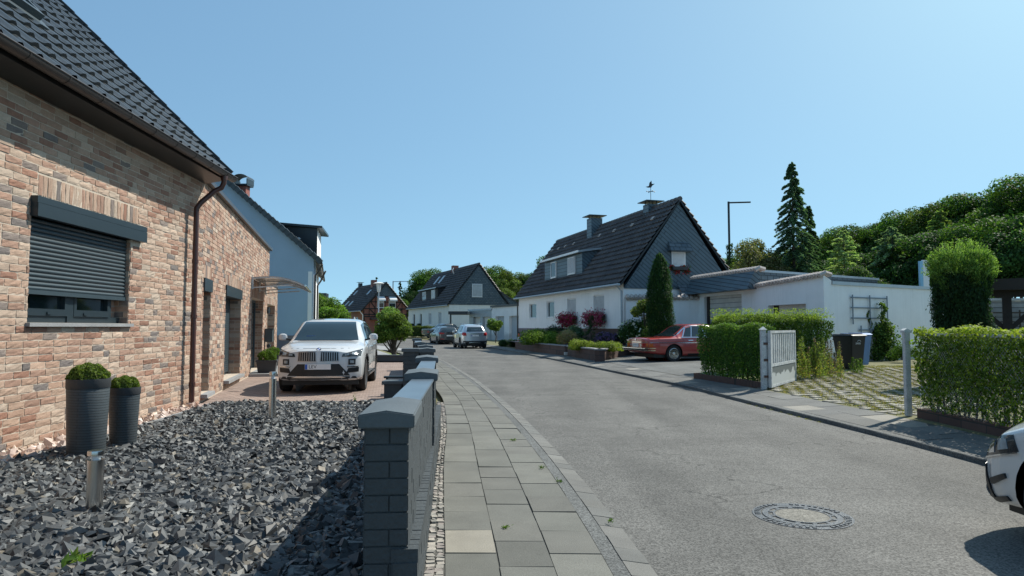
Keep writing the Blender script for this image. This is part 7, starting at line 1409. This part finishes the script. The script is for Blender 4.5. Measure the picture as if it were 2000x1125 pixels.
# ---- silver compact SUV at the far kerb
LO = 4.28
opl = [(0, .40, .92, 1.05, .80, .66), (.10, .30, 1.02, 1.25, .85, .66), (.42, .26, 1.06, 1.56, .875, .58), (1.1, .22, 1.04, 1.64, .885, .60), (1.9, .22, 1.01, 1.65, .885, .60), (2.4, .22, .99, 1.60, .885, .60), (2.8, .22, .98, 1.40, .88, .63), (3.15, .22, .97, 1.12, .88, .66), (3.7, .25, .92, 1.04, .87, .60), (4.1, .27, .82, .93, .84, .52), (4.28, .32, .72, .80, .80, .46)]
dO = [('rear_window', 'carglass', 'R', [(-.58, 1.13), (.58, 1.13), (.48, 1.45), (-.48, 1.45)], .006), ('windscreen', 'carglass', 'F', [(-.66, 1.14), (.66, 1.14), (.55, 1.55), (-.55, 1.55)], .006), ('tail_lamp', 'lensred', 'R', [(.58, .88), (.80, .86), (.80, 1.09), (.62, 1.08)], .012, True), ('tail_lamp', 'lensred', 'S', [(.06, .88), (.30, .95), (.22, 1.07), (.10, 1.08)], .010),
      ('side_window', 'carglass', 'S', [(1.9, 1.07), (2.86, 1.06), (2.45, 1.48), (1.9, 1.53)], .006), ('side_window', 'carglass', 'S', [(1.0, 1.09), (1.83, 1.07), (1.83, 1.53), (1.05, 1.52)], .006), ('side_window', 'carglass', 'S', [(.55, 1.15), (.94, 1.10), (.97, 1.50), (.80, 1.44)], .006),
      ('lower_bumper', 'blackp', 'R', [(-.80, .31), (.80, .31), (.80, .52), (-.80, .52)], .012), ('skid_plate', 'steel', 'R', [(-.48, .33), (.48, .33), (.36, .44), (-.36, .44)], .022), ('boot_trim', 'chrome', 'R', [(-.45, .97), (.45, .97), (.45, .99), (-.45, .99)], .016), ('sill_trim', 'blackp', 'S', [(1.0, .24), (3.2, .24), (3.2, .38), (1.0, .38)], .008), ('plate_recess', 'silverp', 'R', [(-.32, .80), (.32, .80), (.30, .95), (-.30, .95)], .004)]
ot_, body, decal, cast, mirror = car('silver_suv', 'silver compact SUV seen from behind at the far right kerb of the bend', (-3.0, 47.9, 0), math.atan2(.25, .97), LO, .885, opl, 'silverp', (.80, 3.36), .34, dO, clad='blackp'); mirror(2.75, 1.12, 'silverp')
plate(ot_, ('K', .0), (0, -LO / 2 - .006, .875), (0, -1, 0), .50, .11, size=.08).children[-1].hide_render = False
for sx in (-1, 1): k = MB(); k.tube([(sx * .60, -1.5, 1.62), (sx * .61, -1.3, 1.68), (sx * .61, .1, 1.68), (sx * .59, .3, 1.62)], .014, 6); k.build('roof_rail', M['steel'], ot_)
# ---- dark hatchback and dark saloon behind
hat = [(0, .40, .86, .98, .78, .64), (.1, .30, .96, 1.15, .83, .64), (.45, .24, .99, 1.40, .85, .56), (1.1, .20, .97, 1.47, .865, .58), (2.0, .20, .94, 1.48, .865, .58), (2.4, .20, .93, 1.42, .865, .58), (2.9, .20, .92, 1.08, .86, .64), (3.5, .22, .87, .98, .85, .60), (3.95, .26, .76, .86, .82, .52), (4.1, .32, .68, .76, .78, .46)]
dH = [('rear_window', 'carglass', 'R', [(-.58, 1.04), (.58, 1.04), (.50, 1.32), (-.50, 1.32)], .006), ('windscreen', 'carglass', 'F', [(-.62, 1.05), (.62, 1.05), (.53, 1.38), (-.53, 1.38)], .006), ('side_window', 'carglass', 'S', [(1.75, 1.0), (2.65, 1.0), (2.25, 1.34), (1.75, 1.38)], .006), ('side_window', 'carglass', 'S', [(.75, 1.04), (1.68, 1.0), (1.68, 1.38), (1.0, 1.35)], .006), ('tail_lamp', 'lensred', 'R', [(.45, .84), (.78, .84), (.78, .98), (.45, .95)], .012, True), ('tail_lamp', 'lensred', 'S', [(.04, .85), (.30, .90), (.26, .99), (.08, .98)], .010), ('reflector', 'lensred', 'R', [(.45, .42), (.74, .42), (.74, .47), (.45, .47)], .012, True), ('sill_trim', 'steel', 'S', [(1.1, .40), (2.6, .40), (2.6, .43), (1.1, .43)], .010)]
t_, body, decal, cast, mirror = car('dark_hatchback', 'dark grey hatchback with bright red tail lamps parked just ahead of the silver SUV', (-5.75, 57.6, .03), math.atan2(.33, .944), 4.1, .865, hat, 'gblackp', (.78, 3.28), .32, dH); mirror(2.55, 1.05, 'gblackp'); plate(t_, None, (0, -2.055, .72), (0, -1, 0), .5, .11, False)
t_, body, decal, cast, mirror = car('dark_saloon', 'black low saloon seen side-on behind the dark hatchback in front of the farther white house', (-6.5, 67.0, .36), R(-52), LM, .89, sal, 'darkp', (1.0, 3.85), .33, [d for d in dM if d[1] in ('carglass', 'lensred')], cfront=.2, crear=.14); mirror(3.2, .98, 'darkp')
# ---- white car at the right edge
wc = [(0, .40, .82, .96, .78, .60), (.10, .30, .92, 1.10, .82, .62), (.45, .24, .95, 1.36, .85, .56), (1.1, .20, .94, 1.45, .865, .58), (1.9, .20, .92, 1.46, .865, .58), (2.3, .20, .90, 1.42, .865, .58), (2.8, .20, .88, 1.06, .865, .62), (3.3, .22, .80, .92, .86, .58), (3.72, .20, .70, .82, .845, .52), (3.92, .19, .60, .74, .82, .48), (4.02, .20, .54, .66, .80, .44)]
dW = [('windscreen', 'carglass', 'F', [(-.64, 1.02), (.64, 1.02), (.53, 1.36), (-.53, 1.36)], .006), ('side_window', 'carglass', 'S', [(1.75, .98), (2.55, .97), (2.15, 1.32), (1.75, 1.36)], .006), ('side_window', 'carglass', 'S', [(.85, 1.0), (1.68, .98), (1.68, 1.36), (1.0, 1.32)], .006), ('rear_window', 'carglass', 'R', [(-.58, 1.0), (.58, 1.0), (.50, 1.3), (-.50, 1.3)], .006),
      ('headlight', 'lensdk', 'F', [(.50, .55), (.80, .56), (.80, .70), (.52, .66)], .008, True), ('headlight', 'lensdk', 'S', [(3.40, .62), (3.79, .52), (3.82, .655), (3.47, .725)], .008), ('headlight_core', 'lens', 'S', [(3.50, .625), (3.60, .60), (3.62, .675), (3.53, .69)], .013), ('headlight_core', 'chrome', 'S', [(3.65, .575), (3.74, .555), (3.76, .65), (3.67, .665)], .013), ('headlight_edge', 'chrome', 'S', [(3.40, .612), (3.79, .512), (3.79, .522), (3.40, .622)], .012), ('bumper_blade', 'black', 'S', [(3.52, .425), (3.68, .35), (3.71, .385), (3.53, .455)], .016), ('bumper_blade', 'black', 'S', [(3.52, .27), (3.70, .215), (3.73, .245), (3.54, .30)], .016), ('corner_intake', 'black', 'S', [(3.68, .22), (3.80, .25), (3.84, .50), (3.78, .47)], .014), ('corner_intake', 'black', 'F', [(.52, .24), (.80, .24), (.80, .46), (.60, .44)], .008, True), ('lower_grille', 'black', 'F', [(-.45, .22), (.45, .22), (.40, .40), (-.40, .40)], .008), ('fog_surround', 'silverp', 'S', [(3.76, .26), (3.82, .27), (3.84, .37), (3.79, .35)], .020), ('upper_grille', 'black', 'F', [(-.42, .50), (.42, .50), (.40, .58), (-.40, .58)], .008)]
t_, body, decal, cast, mirror = car('white_car', 'white car cut off by the right edge, only headlight and black-bladed bumper corner showing', (4.27, 3.22, 0), R(1.5), 4.02, .865, wc, 'whitep', (.72, 3.10), .31, dW, cfront=.28, spokes=5); mirror(2.45, 1.0, 'whitep')
